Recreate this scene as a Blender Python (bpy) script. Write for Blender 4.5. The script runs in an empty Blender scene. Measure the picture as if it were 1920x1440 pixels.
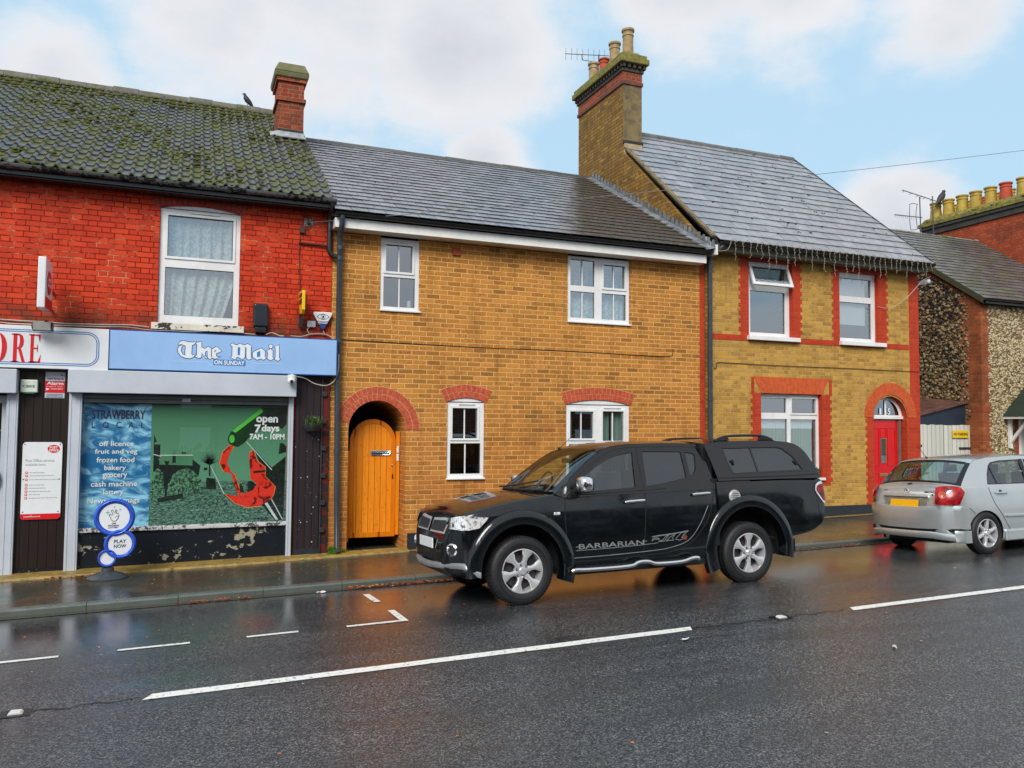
import bpy, bmesh, math, random
from mathutils import Vector, Matrix
PI = math.pi
rad = math.radians
random.seed(7)
sc = bpy.context.scene
COL = sc.collection

# ------------------------------------------------------------------ camera
CAM_YAW, CAM_PITCH, CAM_ROLL = rad(22.03), rad(2.9), rad(0.46)
cam_d = bpy.data.cameras.new("camera")
cam_d.sensor_width = 36.0
cam_d.lens = 36.0 * 1510.0 / 1920.0
cam_d.clip_start = 0.05
cam_d.clip_end = 3000.0
cam = bpy.data.objects.new("camera", cam_d)
COL.objects.link(cam)
_f = Vector((math.sin(CAM_YAW) * math.cos(CAM_PITCH), math.cos(CAM_YAW) * math.cos(CAM_PITCH), math.sin(CAM_PITCH)))
_r = Vector((math.cos(CAM_YAW), -math.sin(CAM_YAW), 0.0))
_u = _r.cross(_f)
_r2 = _r * math.cos(CAM_ROLL) + _u * math.sin(CAM_ROLL)
_u2 = -_r * math.sin(CAM_ROLL) + _u * math.cos(CAM_ROLL)
cam.matrix_world = Matrix(((_r2.x, _u2.x, -_f.x, 0.0), (_r2.y, _u2.y, -_f.y, -12.2), (_r2.z, _u2.z, -_f.z, 1.72), (0, 0, 0, 1)))
sc.camera = cam

# ------------------------------------------------------------------ sky and light
SUN_EL, SUN_AZ = rad(38.0), rad(215.0)      # azimuth clockwise from +Y: the sun is behind the camera to its left, veiled by cloud
world = bpy.data.worlds.new("World")
sc.world = world
world.use_nodes = True
wn, wl = world.node_tree.nodes, world.node_tree.links
wn.clear()
def W(t, **k):
    n = wn.new(t)
    for a, b in k.items():
        setattr(n, a, b)
    return n
w_out = W("ShaderNodeOutputWorld")
w_bg = W("ShaderNodeBackground")
w_sky = W("ShaderNodeTexSky", sky_type='NISHITA', sun_disc=False)
w_sky.sun_elevation = SUN_EL
w_sky.sun_rotation = SUN_AZ
w_sky.air_density = 1.0
w_sky.dust_density = 1.6
w_sky.ozone_density = 2.2
w_tc = W("ShaderNodeTexCoord")
def wmath(op, a, b=None, c=None, clamp=False):
    n = W("ShaderNodeMath", operation=op)
    n.use_clamp = clamp
    for i, v in enumerate((a, b, c)):
        if v is None:
            continue
        if isinstance(v, (int, float)):
            n.inputs[i].default_value = v
        else:
            wl.new(v, n.inputs[i])
    return n.outputs[0]
w_map = W("ShaderNodeMapping")
w_map.inputs['Scale'].default_value = (1.0, 1.0, 1.7)
wl.new(w_tc.outputs['Generated'], w_map.inputs['Vector'])
w_n1 = W("ShaderNodeTexNoise")
w_n1.inputs['Scale'].default_value = 3.2
w_n1.inputs['Detail'].default_value = 9.0
w_n1.inputs['Roughness'].default_value = 0.60
wl.new(w_map.outputs[0], w_n1.inputs['Vector'])
w_n2 = W("ShaderNodeTexNoise")
w_n2.inputs['Scale'].default_value = 9.0
w_n2.inputs['Detail'].default_value = 7.0
wl.new(w_map.outputs[0], w_n2.inputs['Vector'])
# cloud banks: directions on the sky dome (azimuth from +Y clockwise, elevation, angular radius)
BANKS = [(8.5, 28.5, 9.0, 0.95), (16.5, 25.5, 6.5, 0.95), (2.5, 26.5, 5.5, 0.85), (-8.5, 21.0, 3.0, 0.60), (19.8, 18.4, 3.0, 0.85), (35.5, 30.0, 4.5, 0.75), (42.0, 28.6, 4.0, 0.75), (51.5, 26.0, 4.0, 0.7), (48.0, 12.6, 3.2, 0.85), (150.0, 35.0, 30.0, 0.80), (230.0, 30.0, 35.0, 0.80), (90.0, 45.0, 25.0, 0.70), (300.0, 50.0, 25.0, 0.70)]
mask = None
for az, el, r, s in BANKS:
    v = (math.sin(rad(az)) * math.cos(rad(el)), math.cos(rad(az)) * math.cos(rad(el)), math.sin(rad(el)))
    dn = W("ShaderNodeVectorMath", operation='DISTANCE')
    dn.inputs[1].default_value = v
    wl.new(w_tc.outputs['Generated'], dn.inputs[0])
    m = wmath('MULTIPLY', wmath('SUBTRACT', 1.0, wmath('DIVIDE', dn.outputs['Value'], rad(r) * 1.5)), s)
    mask = m if mask is None else wmath('MAXIMUM', mask, m)
mask = wmath('MAXIMUM', mask, -0.45)
tot = wmath('ADD', mask, wmath('MULTIPLY', wmath('SUBTRACT', w_n1.outputs['Fac'], 0.5), 1.9))
cf = W("ShaderNodeMapRange", interpolation_type='SMOOTHSTEP')
cf.inputs['From Min'].default_value = -0.02
cf.inputs['From Max'].default_value = 0.42
wl.new(tot, cf.inputs['Value'])
shade = W("ShaderNodeMapRange")
shade.inputs['From Min'].default_value = 0.25
shade.inputs['From Max'].default_value = 1.15
wl.new(wmath('ADD', tot, wmath('MULTIPLY', wmath('SUBTRACT', w_n2.outputs['Fac'], 0.5), 0.5)), shade.inputs['Value'])
ccol = W("ShaderNodeMix", data_type='RGBA')
ccol.inputs['A'].default_value = (7.5, 7.6, 7.9, 1)
ccol.inputs['B'].default_value = (5.1, 5.4, 6.0, 1)
wl.new(shade.outputs[0], ccol.inputs['Factor'])
thin = W("ShaderNodeMix", data_type='RGBA')            # thin high veil over the blue
thin.inputs['Factor'].default_value = 0.88
thin.inputs['B'].default_value = (4.7, 6.9, 8.6, 1)
wl.new(w_sky.outputs[0], thin.inputs['A'])
wmix = W("ShaderNodeMix", data_type='RGBA')
wl.new(cf.outputs[0], wmix.inputs['Factor'])
wl.new(thin.outputs['Result'], wmix.inputs['A'])
wl.new(ccol.outputs['Result'], wmix.inputs['B'])
wl.new(wmix.outputs['Result'], w_bg.inputs['Color'])
w_bg.inputs['Strength'].default_value = 0.088
wl.new(w_bg.outputs[0], w_out.inputs['Surface'])

sun_d = bpy.data.lights.new("sun", 'SUN')
sun_d.energy = 2.6
sun_d.angle = rad(28.0)
sun_d.color = (1.0, 0.95, 0.88)
sun = bpy.data.objects.new("sun", sun_d)
COL.objects.link(sun)
sdir = Vector((math.sin(SUN_AZ) * math.cos(SUN_EL), math.cos(SUN_AZ) * math.cos(SUN_EL), math.sin(SUN_EL)))
sun.rotation_euler = sdir.to_track_quat('Z', 'Y').to_euler()

sc.view_settings.view_transform = 'Standard'
sc.view_settings.look = 'None'
sc.view_settings.exposure = 0.38
sc.view_settings.gamma = 1.0
sc.render.engine = 'CYCLES'
sc.cycles.max_bounces = 8
sc.cycles.transparent_max_bounces = 12
sc.cycles.caustics_reflective = False
sc.cycles.caustics_refractive = False
sc.cycles.use_denoising = True

# ------------------------------------------------------------------ material helpers
class M:
    """small node-tree builder"""
    def __init__(s, name):
        s.m = bpy.data.materials.new(name)
        s.m.use_nodes = True
        s.t = s.m.node_tree
        s.t.nodes.clear()
        s.out = s.t.nodes.new("ShaderNodeOutputMaterial")
        s.b = s.t.nodes.new("ShaderNodeBsdfPrincipled")
        s.t.links.new(s.b.outputs[0], s.out.inputs[0])
    def n(s, t, props=None, **ins):
        nd = s.t.nodes.new(t)
        for a, b in (props or {}).items():
            setattr(nd, a, b)
        for a, b in ins.items():
            s.set(nd.inputs[a.replace('_', ' ')] if a.replace('_', ' ') in nd.inputs else nd.inputs[a], b)
        return nd
    def set(s, sock, v):
        if hasattr(v, 'is_output') or isinstance(v, bpy.types.NodeSocket):
            s.t.links.new(v, sock)
        else:
            if isinstance(v, (tuple, list)) and len(v) == 3 and sock.type == 'RGBA':
                v = (*v, 1)
            sock.default_value = v
    def math(s, op, a, b=None, c=None, clamp=False):
        nd = s.t.nodes.new("ShaderNodeMath")
        nd.operation = op
        nd.use_clamp = clamp
        for i, v in enumerate((a, b, c)):
            if v is not None:
                s.set(nd.inputs[i], v)
        return nd.outputs[0]
    def mix(s, f, a, b, mode='MIX'):
        nd = s.t.nodes.new("ShaderNodeMix")
        nd.data_type = 'RGBA'
        nd.blend_type = mode
        s.set(nd.inputs[0], f)
        s.set(nd.inputs[6], a)
        s.set(nd.inputs[7], b)
        return nd.outputs[2]
    def noise(s, scale, detail=4.0, rough=0.5, vec=None, dist=0.0):
        nd = s.t.nodes.new("ShaderNodeTexNoise")
        nd.inputs['Scale'].default_value = scale
        nd.inputs['Detail'].default_value = detail
        nd.inputs['Roughness'].default_value = rough
        nd.inputs['Distortion'].default_value = dist
        if vec is not None:
            s.t.links.new(vec, nd.inputs['Vector'])
        return nd.outputs[0]
    def step(s, v, lo, hi, a=0.0, b=1.0, smooth=True):
        nd = s.t.nodes.new("ShaderNodeMapRange")
        nd.interpolation_type = 'SMOOTHSTEP' if smooth else 'LINEAR'
        s.set(nd.inputs[0], v)
        for i, x in zip((1, 2, 3, 4), (lo, hi, a, b)):
            nd.inputs[i].default_value = x
        return nd.outputs[0]
    def pos(s):
        return s.n("ShaderNodeNewGeometry").outputs['Position']
    def objc(s):
        return s.n("ShaderNodeTexCoord").outputs['Object']
    def xyz(s, v):
        nd = s.n("ShaderNodeSeparateXYZ")
        s.t.links.new(v, nd.inputs[0])
        return nd.outputs[0], nd.outputs[1], nd.outputs[2]
    def comb(s, x, y, z):
        nd = s.n("ShaderNodeCombineXYZ")
        for i, v in enumerate((x, y, z)):
            s.set(nd.inputs[i], v)
        return nd.outputs[0]
    def bump(s, h, strength=0.5, dist=0.01):
        nd = s.n("ShaderNodeBump")
        nd.inputs['Strength'].default_value = strength
        nd.inputs['Distance'].default_value = dist
        s.t.links.new(h, nd.inputs['Height'])
        s.t.links.new(nd.outputs[0], s.b.inputs['Normal'])
        return nd
    def p(s, **k):
        for a, v in k.items():
            s.set(s.b.inputs[a.replace('_', ' ')], v)
        return s

def plain(name, col, rough=0.5, metal=0.0, var=0.12, nscale=6.0, bump=0.0, spec=0.5, coat=0.0):
    m = M(name)
    v = m.objc()
    f = m.noise(nscale, 5.0, 0.6, v)
    c2 = tuple(max(0, c * (1 - var * 2)) for c in col)
    m.p(Base_Color=m.mix(m.step(f, .3, .7), col, c2), Roughness=m.step(m.noise(nscale * 2.3, 3.0, 0.5, v), 0, 1, rough * .8, min(1, rough * 1.2)), Metallic=metal)
    m.b.inputs['Specular IOR Level'].default_value = spec
    if coat:
        m.b.inputs['Coat Weight'].default_value = coat
        m.b.inputs['Coat Roughness'].default_value = 0.03
    if bump:
        m.bump(m.noise(nscale * 12, 4.0, 0.6, v), bump, 0.004)
    return m.m

def brick(name, ramp, mortar, bw=.225, rh=.075, ms=.010, flemish=False, zoff=0.0, dark=(.06, .035, .02), darkamt=.25, stain=None, stainamt=0.0, depth=.006, rough=.75, stain_z=None, worn=0.0, spots=0.0, swap=False):
    """brickwork in world metres: stretcher or Flemish bond with its own per-brick colour"""
    m = M(name)
    P = m.pos()
    x, y, z = m.xyz(P)
    h = m.math('ADD', x, y)
    if swap:                        # soldier / header courses
        h, z = z, h
    wob = m.math('MULTIPLY', m.math('SUBTRACT', m.noise(1.3, 2.0, .5, P), .5), .012)
    zz = m.math('ADD', m.math('ADD', z, 50.0 + zoff), wob)
    row = m.math('FLOOR', m.math('DIVIDE', zz, rh))
    fz = m.math('SUBTRACT', zz, m.math('MULTIPLY', row, rh))
    per = bw * 1.5 if flemish else bw
    off = m.math('MULTIPLY', m.math('MODULO', row, 2.0), per / 2)
    jit = m.math('MULTIPLY', m.math('SUBTRACT', m.n("ShaderNodeTexWhiteNoise", {'noise_dimensions': '1D'}, W=row).outputs[0], .5), .03)
    hh = m.math('ADD', m.math('ADD', m.math('ADD', h, 80.0), off), jit)
    coln = m.math('FLOOR', m.math('DIVIDE', hh, per))
    fx = m.math('SUBTRACT', hh, m.math('MULTIPLY', coln, per))
    dz = m.math('MINIMUM', fz, m.math('SUBTRACT', rh, fz))
    dx = m.math('MINIMUM', fx, m.math('SUBTRACT', per, fx))
    cid = coln
    if flemish:
        dx = m.math('MINIMUM', dx, m.math('ABSOLUTE', m.math('SUBTRACT', fx, bw)))
        cid = m.math('ADD', m.math('MULTIPLY', coln, 2.0), m.math('GREATER_THAN', fx, bw))
    d = m.math('MINIMUM', dx, dz)
    fine = m.noise(60.0, 3.0, .6, P)
    d = m.math('ADD', d, m.math('MULTIPLY', m.math('SUBTRACT', fine, .5), .006))
    wn_ = m.n("ShaderNodeTexWhiteNoise", {'noise_dimensions': '2D'}, Vector=m.comb(cid, row, 0.0))
    r1 = wn_.outputs['Value']
    cr = m.n("ShaderNodeValToRGB")
    el = cr.color_ramp.elements
    cr.color_ramp.interpolation = 'LINEAR'
    while len(el) > 1:
        el.remove(el[0])
    el[0].position = 0.0
    el[0].color = (*ramp[0], 1)
    for i, c in enumerate(ramp[1:]):
        e = el.new((i + 1) / (len(ramp) - 1))
        e.color = (*c, 1)
    m.set(cr.inputs[0], r1)
    col = cr.outputs[0]
    # burnt faces: dark speckle inside some bricks
    r2 = m.n("ShaderNodeSeparateColor")
    m.set(r2.inputs[0], wn_.outputs['Color'])
    sp = m.math('MULTIPLY', m.step(m.noise(26.0, 4.0, .65, P), .48, .68), m.step(r2.outputs[1], .35, .9, 0.1, 1.0))
    col = m.mix(m.math('MULTIPLY', sp, darkamt), col, dark)
    col = m.mix(m.step(m.noise(110.0, 2.0, .5, P), .35, .75, 0.0, .22), col, tuple(min(1, c * 1.5) for c in ramp[-1]))
    edge = m.step(d, ms * .45, ms * .75)
    mc = m.mix(m.noise(9.0, 4.0, .6, P), tuple(c * .72 for c in mortar), tuple(min(1, c * 1.15) for c in mortar))
    if worn:                        # mortar mostly painted or dirty over, pale only in patches
        pale = m.step(m.noise(2.6, 6.0, .72, P), .50, .62)
        mc = m.mix(m.math('MULTIPLY', pale, .8), tuple(c * worn for c in ramp[0]), mc)
    allc = m.mix(edge, mc, col)
    if spots:
        allc = m.mix(m.math('MULTIPLY', m.step(m.noise(17.0, 3.0, .7, P), .70, .74), spots), allc, (.6, .55, .42))
    stk = m.noise(1.0, 5.0, .65, m.comb(m.math('MULTIPLY', h, 5.5), 0.0, m.math('MULTIPLY', z, .55)), .3)
    blot = m.noise(.8, 5.0, .7, P, .8)
    allc = m.mix(m.step(m.math('ADD', m.math('MULTIPLY', stk, .55), m.math('MULTIPLY', blot, .55)), .52, .78, 0, .55), allc, tuple(c * .45 for c in ramp[0]))
    if stain:
        s_ = m.step(m.noise(.9, 6.0, .65, P, .6), .46, .72)
        if stain_z:
            s_ = m.math('MULTIPLY', m.step(z, stain_z[0], stain_z[1]), m.step(m.noise(2.3, 6.0, .7, P, .6), .35, .6))
        allc = m.mix(m.math('MULTIPLY', s_, stainamt), allc, stain)
    m.p(Base_Color=allc, Roughness=m.step(edge, 0, 1, .95, rough))
    m.b.inputs['Specular IOR Level'].default_value = .18
    hgt = m.math('ADD', m.math('MULTIPLY', edge, 1.0), m.math('MULTIPLY', fine, .35))
    m.bump(hgt, .9, depth)
    return m.m

# ------------------------------------------------------------------ mesh helpers
LOCAL = set()
class MB:
    def __init__(s):
        s.v, s.f, s.mi, s.r = [], [], [], []
    def add(s, vs, fs, m=0, r=None):
        o = len(s.v)
        s.v.extend([tuple(q) for q in vs])
        rr = random.random() if r is None else r
        for f in fs:
            s.f.append([o + i for i in f])
            s.mi.append(m)
            s.r.append(rr)
        return s
    def box(s, x0, x1, y0, y1, z0, z1, m=0, r=None):
        vs = [(x0, y0, z0), (x1, y0, z0), (x1, y1, z0), (x0, y1, z0), (x0, y0, z1), (x1, y0, z1), (x1, y1, z1), (x0, y1, z1)]
        return s.add(vs, [(3, 2, 1, 0), (4, 5, 6, 7), (0, 1, 5, 4), (1, 2, 6, 5), (2, 3, 7, 6), (3, 0, 4, 7)], m, r)
    def obox(s, c, dx, dy, dz, m=0, r=None):
        """box from a centre and three half-axis vectors"""
        c, dx, dy, dz = Vector(c), Vector(dx), Vector(dy), Vector(dz)
        vs = [c + a * dx + b * dy + e * dz for e in (-1, 1) for a, b in ((-1, -1), (1, -1), (1, 1), (-1, 1))]
        fs = [(3, 2, 1, 0), (4, 5, 6, 7), (0, 1, 5, 4), (1, 2, 6, 5), (2, 3, 7, 6), (3, 0, 4, 7)]
        if dx.cross(dy).dot(dz) < 0:
            fs = [tuple(reversed(f)) for f in fs]
        return s.add(vs, fs, m, r)
    def prism(s, poly, a, b, plane='xz', m=0, r=None, side=None):
        """extrude a 2D polygon; plane xz runs a..b along y, xy along z, yz along x"""
        n = len(poly)
        A = sum(poly[i][0] * poly[(i + 1) % n][1] - poly[(i + 1) % n][0] * poly[i][1] for i in range(n))
        if A < 0:
            poly = poly[::-1]
        def P(q, t):
            return {'xz': (q[0], t, q[1]), 'xy': (q[0], q[1], t), 'yz': (t, q[0], q[1])}[plane]
        vs = [P(q, a) for q in poly] + [P(q, b) for q in poly]
        lo, hi = list(range(n)), list(range(2 * n - 1, n - 1, -1))
        fs = [lo, hi] + [(i, i + n, (i + 1) % n + n, (i + 1) % n) for i in range(n)]
        if plane == 'xz':
            flip = b < a
        else:
            flip = b > a
        if flip:
            fs = [tuple(reversed(f)) for f in fs]
        return s.add(vs, fs, m, r)
    def tube(s, pts, rr, n=8, m=0, cap=True, r=None):
        pts = [Vector(p) for p in pts]
        rs = rr if isinstance(rr, (list, tuple)) else [rr] * len(pts)
        rings, up = [], None
        for i, p in enumerate(pts):
            t = (pts[min(i + 1, len(pts) - 1)] - pts[max(i - 1, 0)])
            if t.length < 1e-9:
                t = Vector((0, 0, 1))
            t.normalize()
            if up is None:
                up = t.orthogonal().normalized()
            up = (up - t * up.dot(t))
            up = up.normalized() if up.length > 1e-6 else t.orthogonal().normalized()
            w = t.cross(up)
            rings.append([p + (up * math.cos(2 * PI * k / n) + w * math.sin(2 * PI * k / n)) * rs[i] for k in range(n)])
        vs = [q for R_ in rings for q in R_]
        fs = []
        for i in range(len(pts) - 1):
            for k in range(n):
                a, b = i * n + k, i * n + (k + 1) % n
                fs.append((a, b, b + n, a + n))
        if cap:
            fs.append(tuple(range(n - 1, -1, -1)))
            fs.append(tuple(range(len(vs) - n, len(vs))))
        return s.add(vs, fs, m, r)
    def lathe(s, prof, c=(0, 0, 0), axis='z', n=24, m=0, a0=0.0, a1=2 * PI):
        """prof: (radius, height) pairs"""
        full = abs(a1 - a0 - 2 * PI) < 1e-6
        k_ = n if full else n + 1
        vs, fs = [], []
        for q, h in prof:
            for k in range(k_):
                a = a0 + (a1 - a0) * k / n
                x, y = q * math.cos(a), q * math.sin(a)
                w = {'z': (x, y, h), 'y': (x, h, y), 'x': (h, x, y)}[axis]
                vs.append((c[0] + w[0], c[1] + w[1], c[2] + w[2]))
        for i in range(len(prof) - 1):
            for k in range(n if full else n):
                a, b = i * k_ + k, i * k_ + (k + 1) % k_
                f = (a, b, b + k_, a + k_)
                fs.append(f if axis != 'y' else f[::-1])
        return s.add(vs, fs, m)
    def sphere(s, c, r, n=12, m=0, sc_=(1, 1, 1)):
        vs, fs = [(c[0], c[1], c[2] - r * sc_[2])], []
        L = n // 2
        for i in range(1, L):
            a = -PI / 2 + PI * i / L
            for k in range(n):
                b = 2 * PI * k / n
                vs.append((c[0] + r * sc_[0] * math.cos(a) * math.cos(b), c[1] + r * sc_[1] * math.cos(a) * math.sin(b), c[2] + r * sc_[2] * math.sin(a)))
        vs.append((c[0], c[1], c[2] + r * sc_[2]))
        T = len(vs) - 1
        for k in range(n):
            fs.append((0, 1 + (k + 1) % n, 1 + k))
            fs.append((T, T - n + k, T - n + (k + 1) % n))
        for i in range(L - 2):
            for k in range(n):
                a, b = 1 + i * n + k, 1 + i * n + (k + 1) % n
                fs.append((a, b, b + n, a + n))
        return s.add(vs, fs, m)
    def build(s, name, mats, parent=None, bevel=0.0, smooth=None, local=False, seg=2):
        if not isinstance(mats, (list, tuple)):
            mats = [mats]
        off = Vector((0, 0, 0))
        root = parent
        while root is not None and root.parent is not None:
            root = root.parent
        if root is not None and root.name not in LOCAL:
            off = Vector(root.location)
        me = bpy.data.meshes.new(name)
        me.from_pydata([tuple(Vector(v) - off) for v in s.v], [], s.f)
        for q in mats:
            me.materials.append(q)
        me.polygons.foreach_set("material_index", s.mi)
        at = me.attributes.new("rnd", 'FLOAT', 'FACE')
        at.data.foreach_set("value", s.r)
        if smooth is not None:
            me.polygons.foreach_set("use_smooth", [True] * len(me.polygons))
            me.set_sharp_from_angle(angle=rad(smooth))
        me.update()
        o = bpy.data.objects.new(name, me)
        COL.objects.link(o)
        if parent is not None:
            o.parent = parent
        if bevel:
            b = o.modifiers.new("bevel", 'BEVEL')
            b.width = bevel
            b.segments = seg
            b.limit_method = 'ANGLE'
            b.angle_limit = rad(35)
        return o

def tag(o, label=None, cat=None, group=None, kind=None):
    if label: o["label"] = label
    if cat: o["category"] = cat
    if group: o["group"] = group
    if kind: o["kind"] = kind
    return o

def thing(name, label, cat, loc=(0, 0, 0), group=None, local=False):
    o = bpy.data.objects.new(name, None)
    o.empty_display_size = .1
    COL.objects.link(o)
    o.location = loc
    if local:
        LOCAL.add(o.name)
    return tag(o, label, cat, group)

def copy_tree(o, parent=None):
    c = o.copy()
    COL.objects.link(c)
    if parent is not None:
        c.parent = parent
    for ch in list(o.children):
        copy_tree(ch, c)
    return c

def text(s, name, mat, parent, x, z, y, size, ax='LEFT', sx=1.0, ext=.002, bold=0.0, shear=0.0, fit=None, spacing=1.0, fn=None, line=1.0):
    """flat lettering standing in the xz plane, facing -y; fit = (width, height) in metres"""
    cu = bpy.data.curves.new(name, 'FONT')
    cu.body = s
    cu.size = 1.0
    cu.align_x = ax
    cu.extrude = 0.0
    cu.offset = bold
    cu.shear = shear
    cu.space_character = spacing
    cu.space_line = line
    cu.resolution_u = 3
    o = bpy.data.objects.new(name, cu)
    COL.objects.link(o)
    dg = bpy.context.evaluated_depsgraph_get()
    me = bpy.data.meshes.new_from_object(o.evaluated_get(dg))
    bpy.data.objects.remove(o)
    bpy.data.curves.remove(cu)
    vs = [v.co.copy() for v in me.vertices]
    fs = [tuple(p.vertices) for p in me.polygons]
    bpy.data.meshes.remove(me)
    if not vs:
        return None
    if fit:
        x0, x1 = min(v.x for v in vs), max(v.x for v in vs)
        y0, y1 = min(v.y for v in vs), max(v.y for v in vs)
        q = [((v.x - x0) / (x1 - x0) * fit[0], (v.y - y0) / (y1 - y0) * fit[1]) for v in vs]
    else:
        q = [(v.x * size * sx, v.y * size) for v in vs]
    b = MB()
    b.add([((fn(x + a, z + c)) if fn else (x + a, y, z + c)) for a, c in q], fs)
    # give the flat letters a little body: back faces are not needed, they sit on their panel
    return b.build(name, mat, parent)

def loop_fill(loops, yfn=None, grid=None):
    """fill an outline with holes (lists of (x,z)); returns verts (x,z) and faces; grid = (dx, dz) cuts"""
    bm = bmesh.new()
    es = []
    for lp in loops:
        vs = [bm.verts.new((p[0], 0, p[1])) for p in lp]
        for i in range(len(vs)):
            es.append(bm.edges.new((vs[i], vs[(i + 1) % len(vs)])))
    bmesh.ops.triangle_fill(bm, use_beauty=True, use_dissolve=False, edges=es, normal=(0, -1, 0))
    if grid:
        xs = [p[0] for p in loops[0]]
        zs = [p[1] for p in loops[0]]
        for k in range(1, int((max(xs) - min(xs)) / grid[0]) + 1):
            g = bm.verts[:] + bm.edges[:] + bm.faces[:]
            bmesh.ops.bisect_plane(bm, geom=g, plane_co=(min(xs) + k * grid[0], 0, 0), plane_no=(1, 0, 0))
        for k in range(1, int((max(zs) - min(zs)) / grid[1]) + 1):
            g = bm.verts[:] + bm.edges[:] + bm.faces[:]
            bmesh.ops.bisect_plane(bm, geom=g, plane_co=(0, 0, min(zs) + k * grid[1]), plane_no=(0, 0, 1))
    for f in bm.faces:
        f.normal_update()
        if f.normal.y > 0:
            f.normal_flip()
    bm.verts.index_update()
    vs = [(v.co.x, v.co.z) for v in bm.verts]
    fs = [tuple(v.index for v in f.verts) for f in bm.faces]
    bm.free()
    return vs, fs

def wall_mb(outline, holes, y, depth, m=0, mr=0):
    """a wall face at y looking towards -y with real openings and reveals going back by depth"""
    vs, fs = loop_fill([outline] + holes)
    b = MB()
    b.add([(x, y, z) for x, z in vs], fs, m)
    for h in holes:
        n = len(h)
        A = sum(h[i][0] * h[(i + 1) % n][1] - h[(i + 1) % n][0] * h[i][1] for i in range(n))
        hh = h if A > 0 else h[::-1]
        v2 = [(p[0], y, p[1]) for p in hh] + [(p[0], y + depth, p[1]) for p in hh]
        b.add(v2, [((i + 1) % n, i, i + n, (i + 1) % n + n)[::-1] for i in range(n)], mr)
    return b

def rect(x0, x1, z0, z1):
    return [(x0, z0), (x1, z0), (x1, z1), (x0, z1)]
def archpts(x0, x1, z0, zs, rise, n=14):
    """rectangle with a segmental or round head: springs at zs and rises by rise"""
    w = (x1 - x0) / 2
    cx = (x0 + x1) / 2
    if rise >= w * .98:
        top = [(cx + w * math.cos(a), zs + rise * math.sin(a)) for a in [PI * k / n for k in range(n + 1)]]
    else:
        R = (w * w + rise * rise) / (2 * rise)
        a0 = math.asin(w / R)
        top = [(cx + R * math.sin(a0 - 2 * a0 * k / n), zs - (R - rise) + R * math.cos(a0 - 2 * a0 * k / n)) for k in range(n + 1)]
    return [(x0, z0), (x1, z0)] + top

# ------------------------------------------------------------------ materials
WHITE = plain("white_upvc", (.78, .79, .80), .28, var=.06, nscale=3)
WHITEW = plain("white_weathered_board", (.82, .82, .80), .45, var=.06, nscale=5)
BLACKP = plain("black_plastic", (.012, .013, .015), .28, var=.1)
BLACKG = plain("black_gutter_paint", (.012, .014, .016), .35, var=.2, nscale=4)
GREYP = plain("grey_drainpipe", (.045, .06, .075), .3, var=.15)
SILVERP = plain("silver_painted_metal", (.50, .55, .62), .38, var=.06, nscale=2)
LEAD = plain("lead_sheet", (.42, .45, .48), .45, var=.25, nscale=7, bump=.3)
LEADG = plain("grey_lead", (.22, .25, .28), .5, var=.3, nscale=7, bump=.3)
CHROME = plain("chrome", (.85, .85, .86), .06, metal=1.0, var=.01)
ALLOY = plain("alloy_wheel_paint", (.60, .61, .63), .22, metal=.45, var=.04)
RUBBER = plain("tyre_rubber", (.012, .013, .016), .6, var=.2, nscale=14, bump=.3)
DARK = plain("dark_void", (.006, .006, .007), .8, var=.1)
DARKM = plain("dark_metal", (.05, .05, .055), .45, metal=.4)
CABLE = plain("black_cable", (.02, .016, .014), .5)
CABLEW = plain("pale_cable", (.5, .48, .42), .5)
REDTERRA = plain("red_terracotta", (.42, .07, .03), .7, bump=.3)
BUFFPOT = plain("buff_clay_pot", (.42, .29, .14), .7, var=.2, nscale=9, bump=.3)
YELPOT = plain("yellow_clay_pot", (.50, .34, .05), .65, var=.15, nscale=9, bump=.3)
REDPOT = plain("red_clay_pot", (.50, .07, .03), .7, var=.12, nscale=9, bump=.3)
CREAM = plain("cream_peeling_paint", (.62, .58, .46), .6, var=.1)

def mat_peel(name, base, under, amt, scale=9, rough=.5, seed=0.0):
    m = M(name)
    P = m.pos()
    v = m.n("ShaderNodeMapping")
    m.set(v.inputs[0], P)
    v.inputs['Location'].default_value = (seed, 0, 0)
    v.inputs['Scale'].default_value = (1, 1, 1.3)
    a = m.noise(scale, 7, .65, v.outputs[0], .3)
    b = m.noise(scale * .22, 3, .5, v.outputs[0])
    f = m.step(m.math('ADD', a, m.math('MULTIPLY', m.math('SUBTRACT', b, .5), .9)), amt, amt + .025)
    c = m.mix(m.noise(3, 5, .6, P), tuple(q * .6 for q in base), tuple(q * 1.4 for q in base))
    u = m.mix(m.noise(30, 4, .6, P), tuple(q * .6 for q in under), under)
    m.p(Base_Color=m.mix(f, c, u), Roughness=m.step(f, 0, 1, rough, .85))
    m.b.inputs['Specular IOR Level'].default_value = .3
    m.bump(m.math('MULTIPLY', f, -1.0), .6, .004)
    return m.m
RISER = mat_peel("black_peeling_render", (.008, .011, .016), (.36, .34, .25), .64, 9, .35)
SILLPEEL = mat_peel("peeling_white_sill", (.64, .60, .50), (.06, .05, .04), .60, 14, .55, 3)
SHOPSILL = mat_peel("weathered_grey_sill", (.50, .51, .52), (.09, .09, .09), .55, 30, .5, 5)

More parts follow.
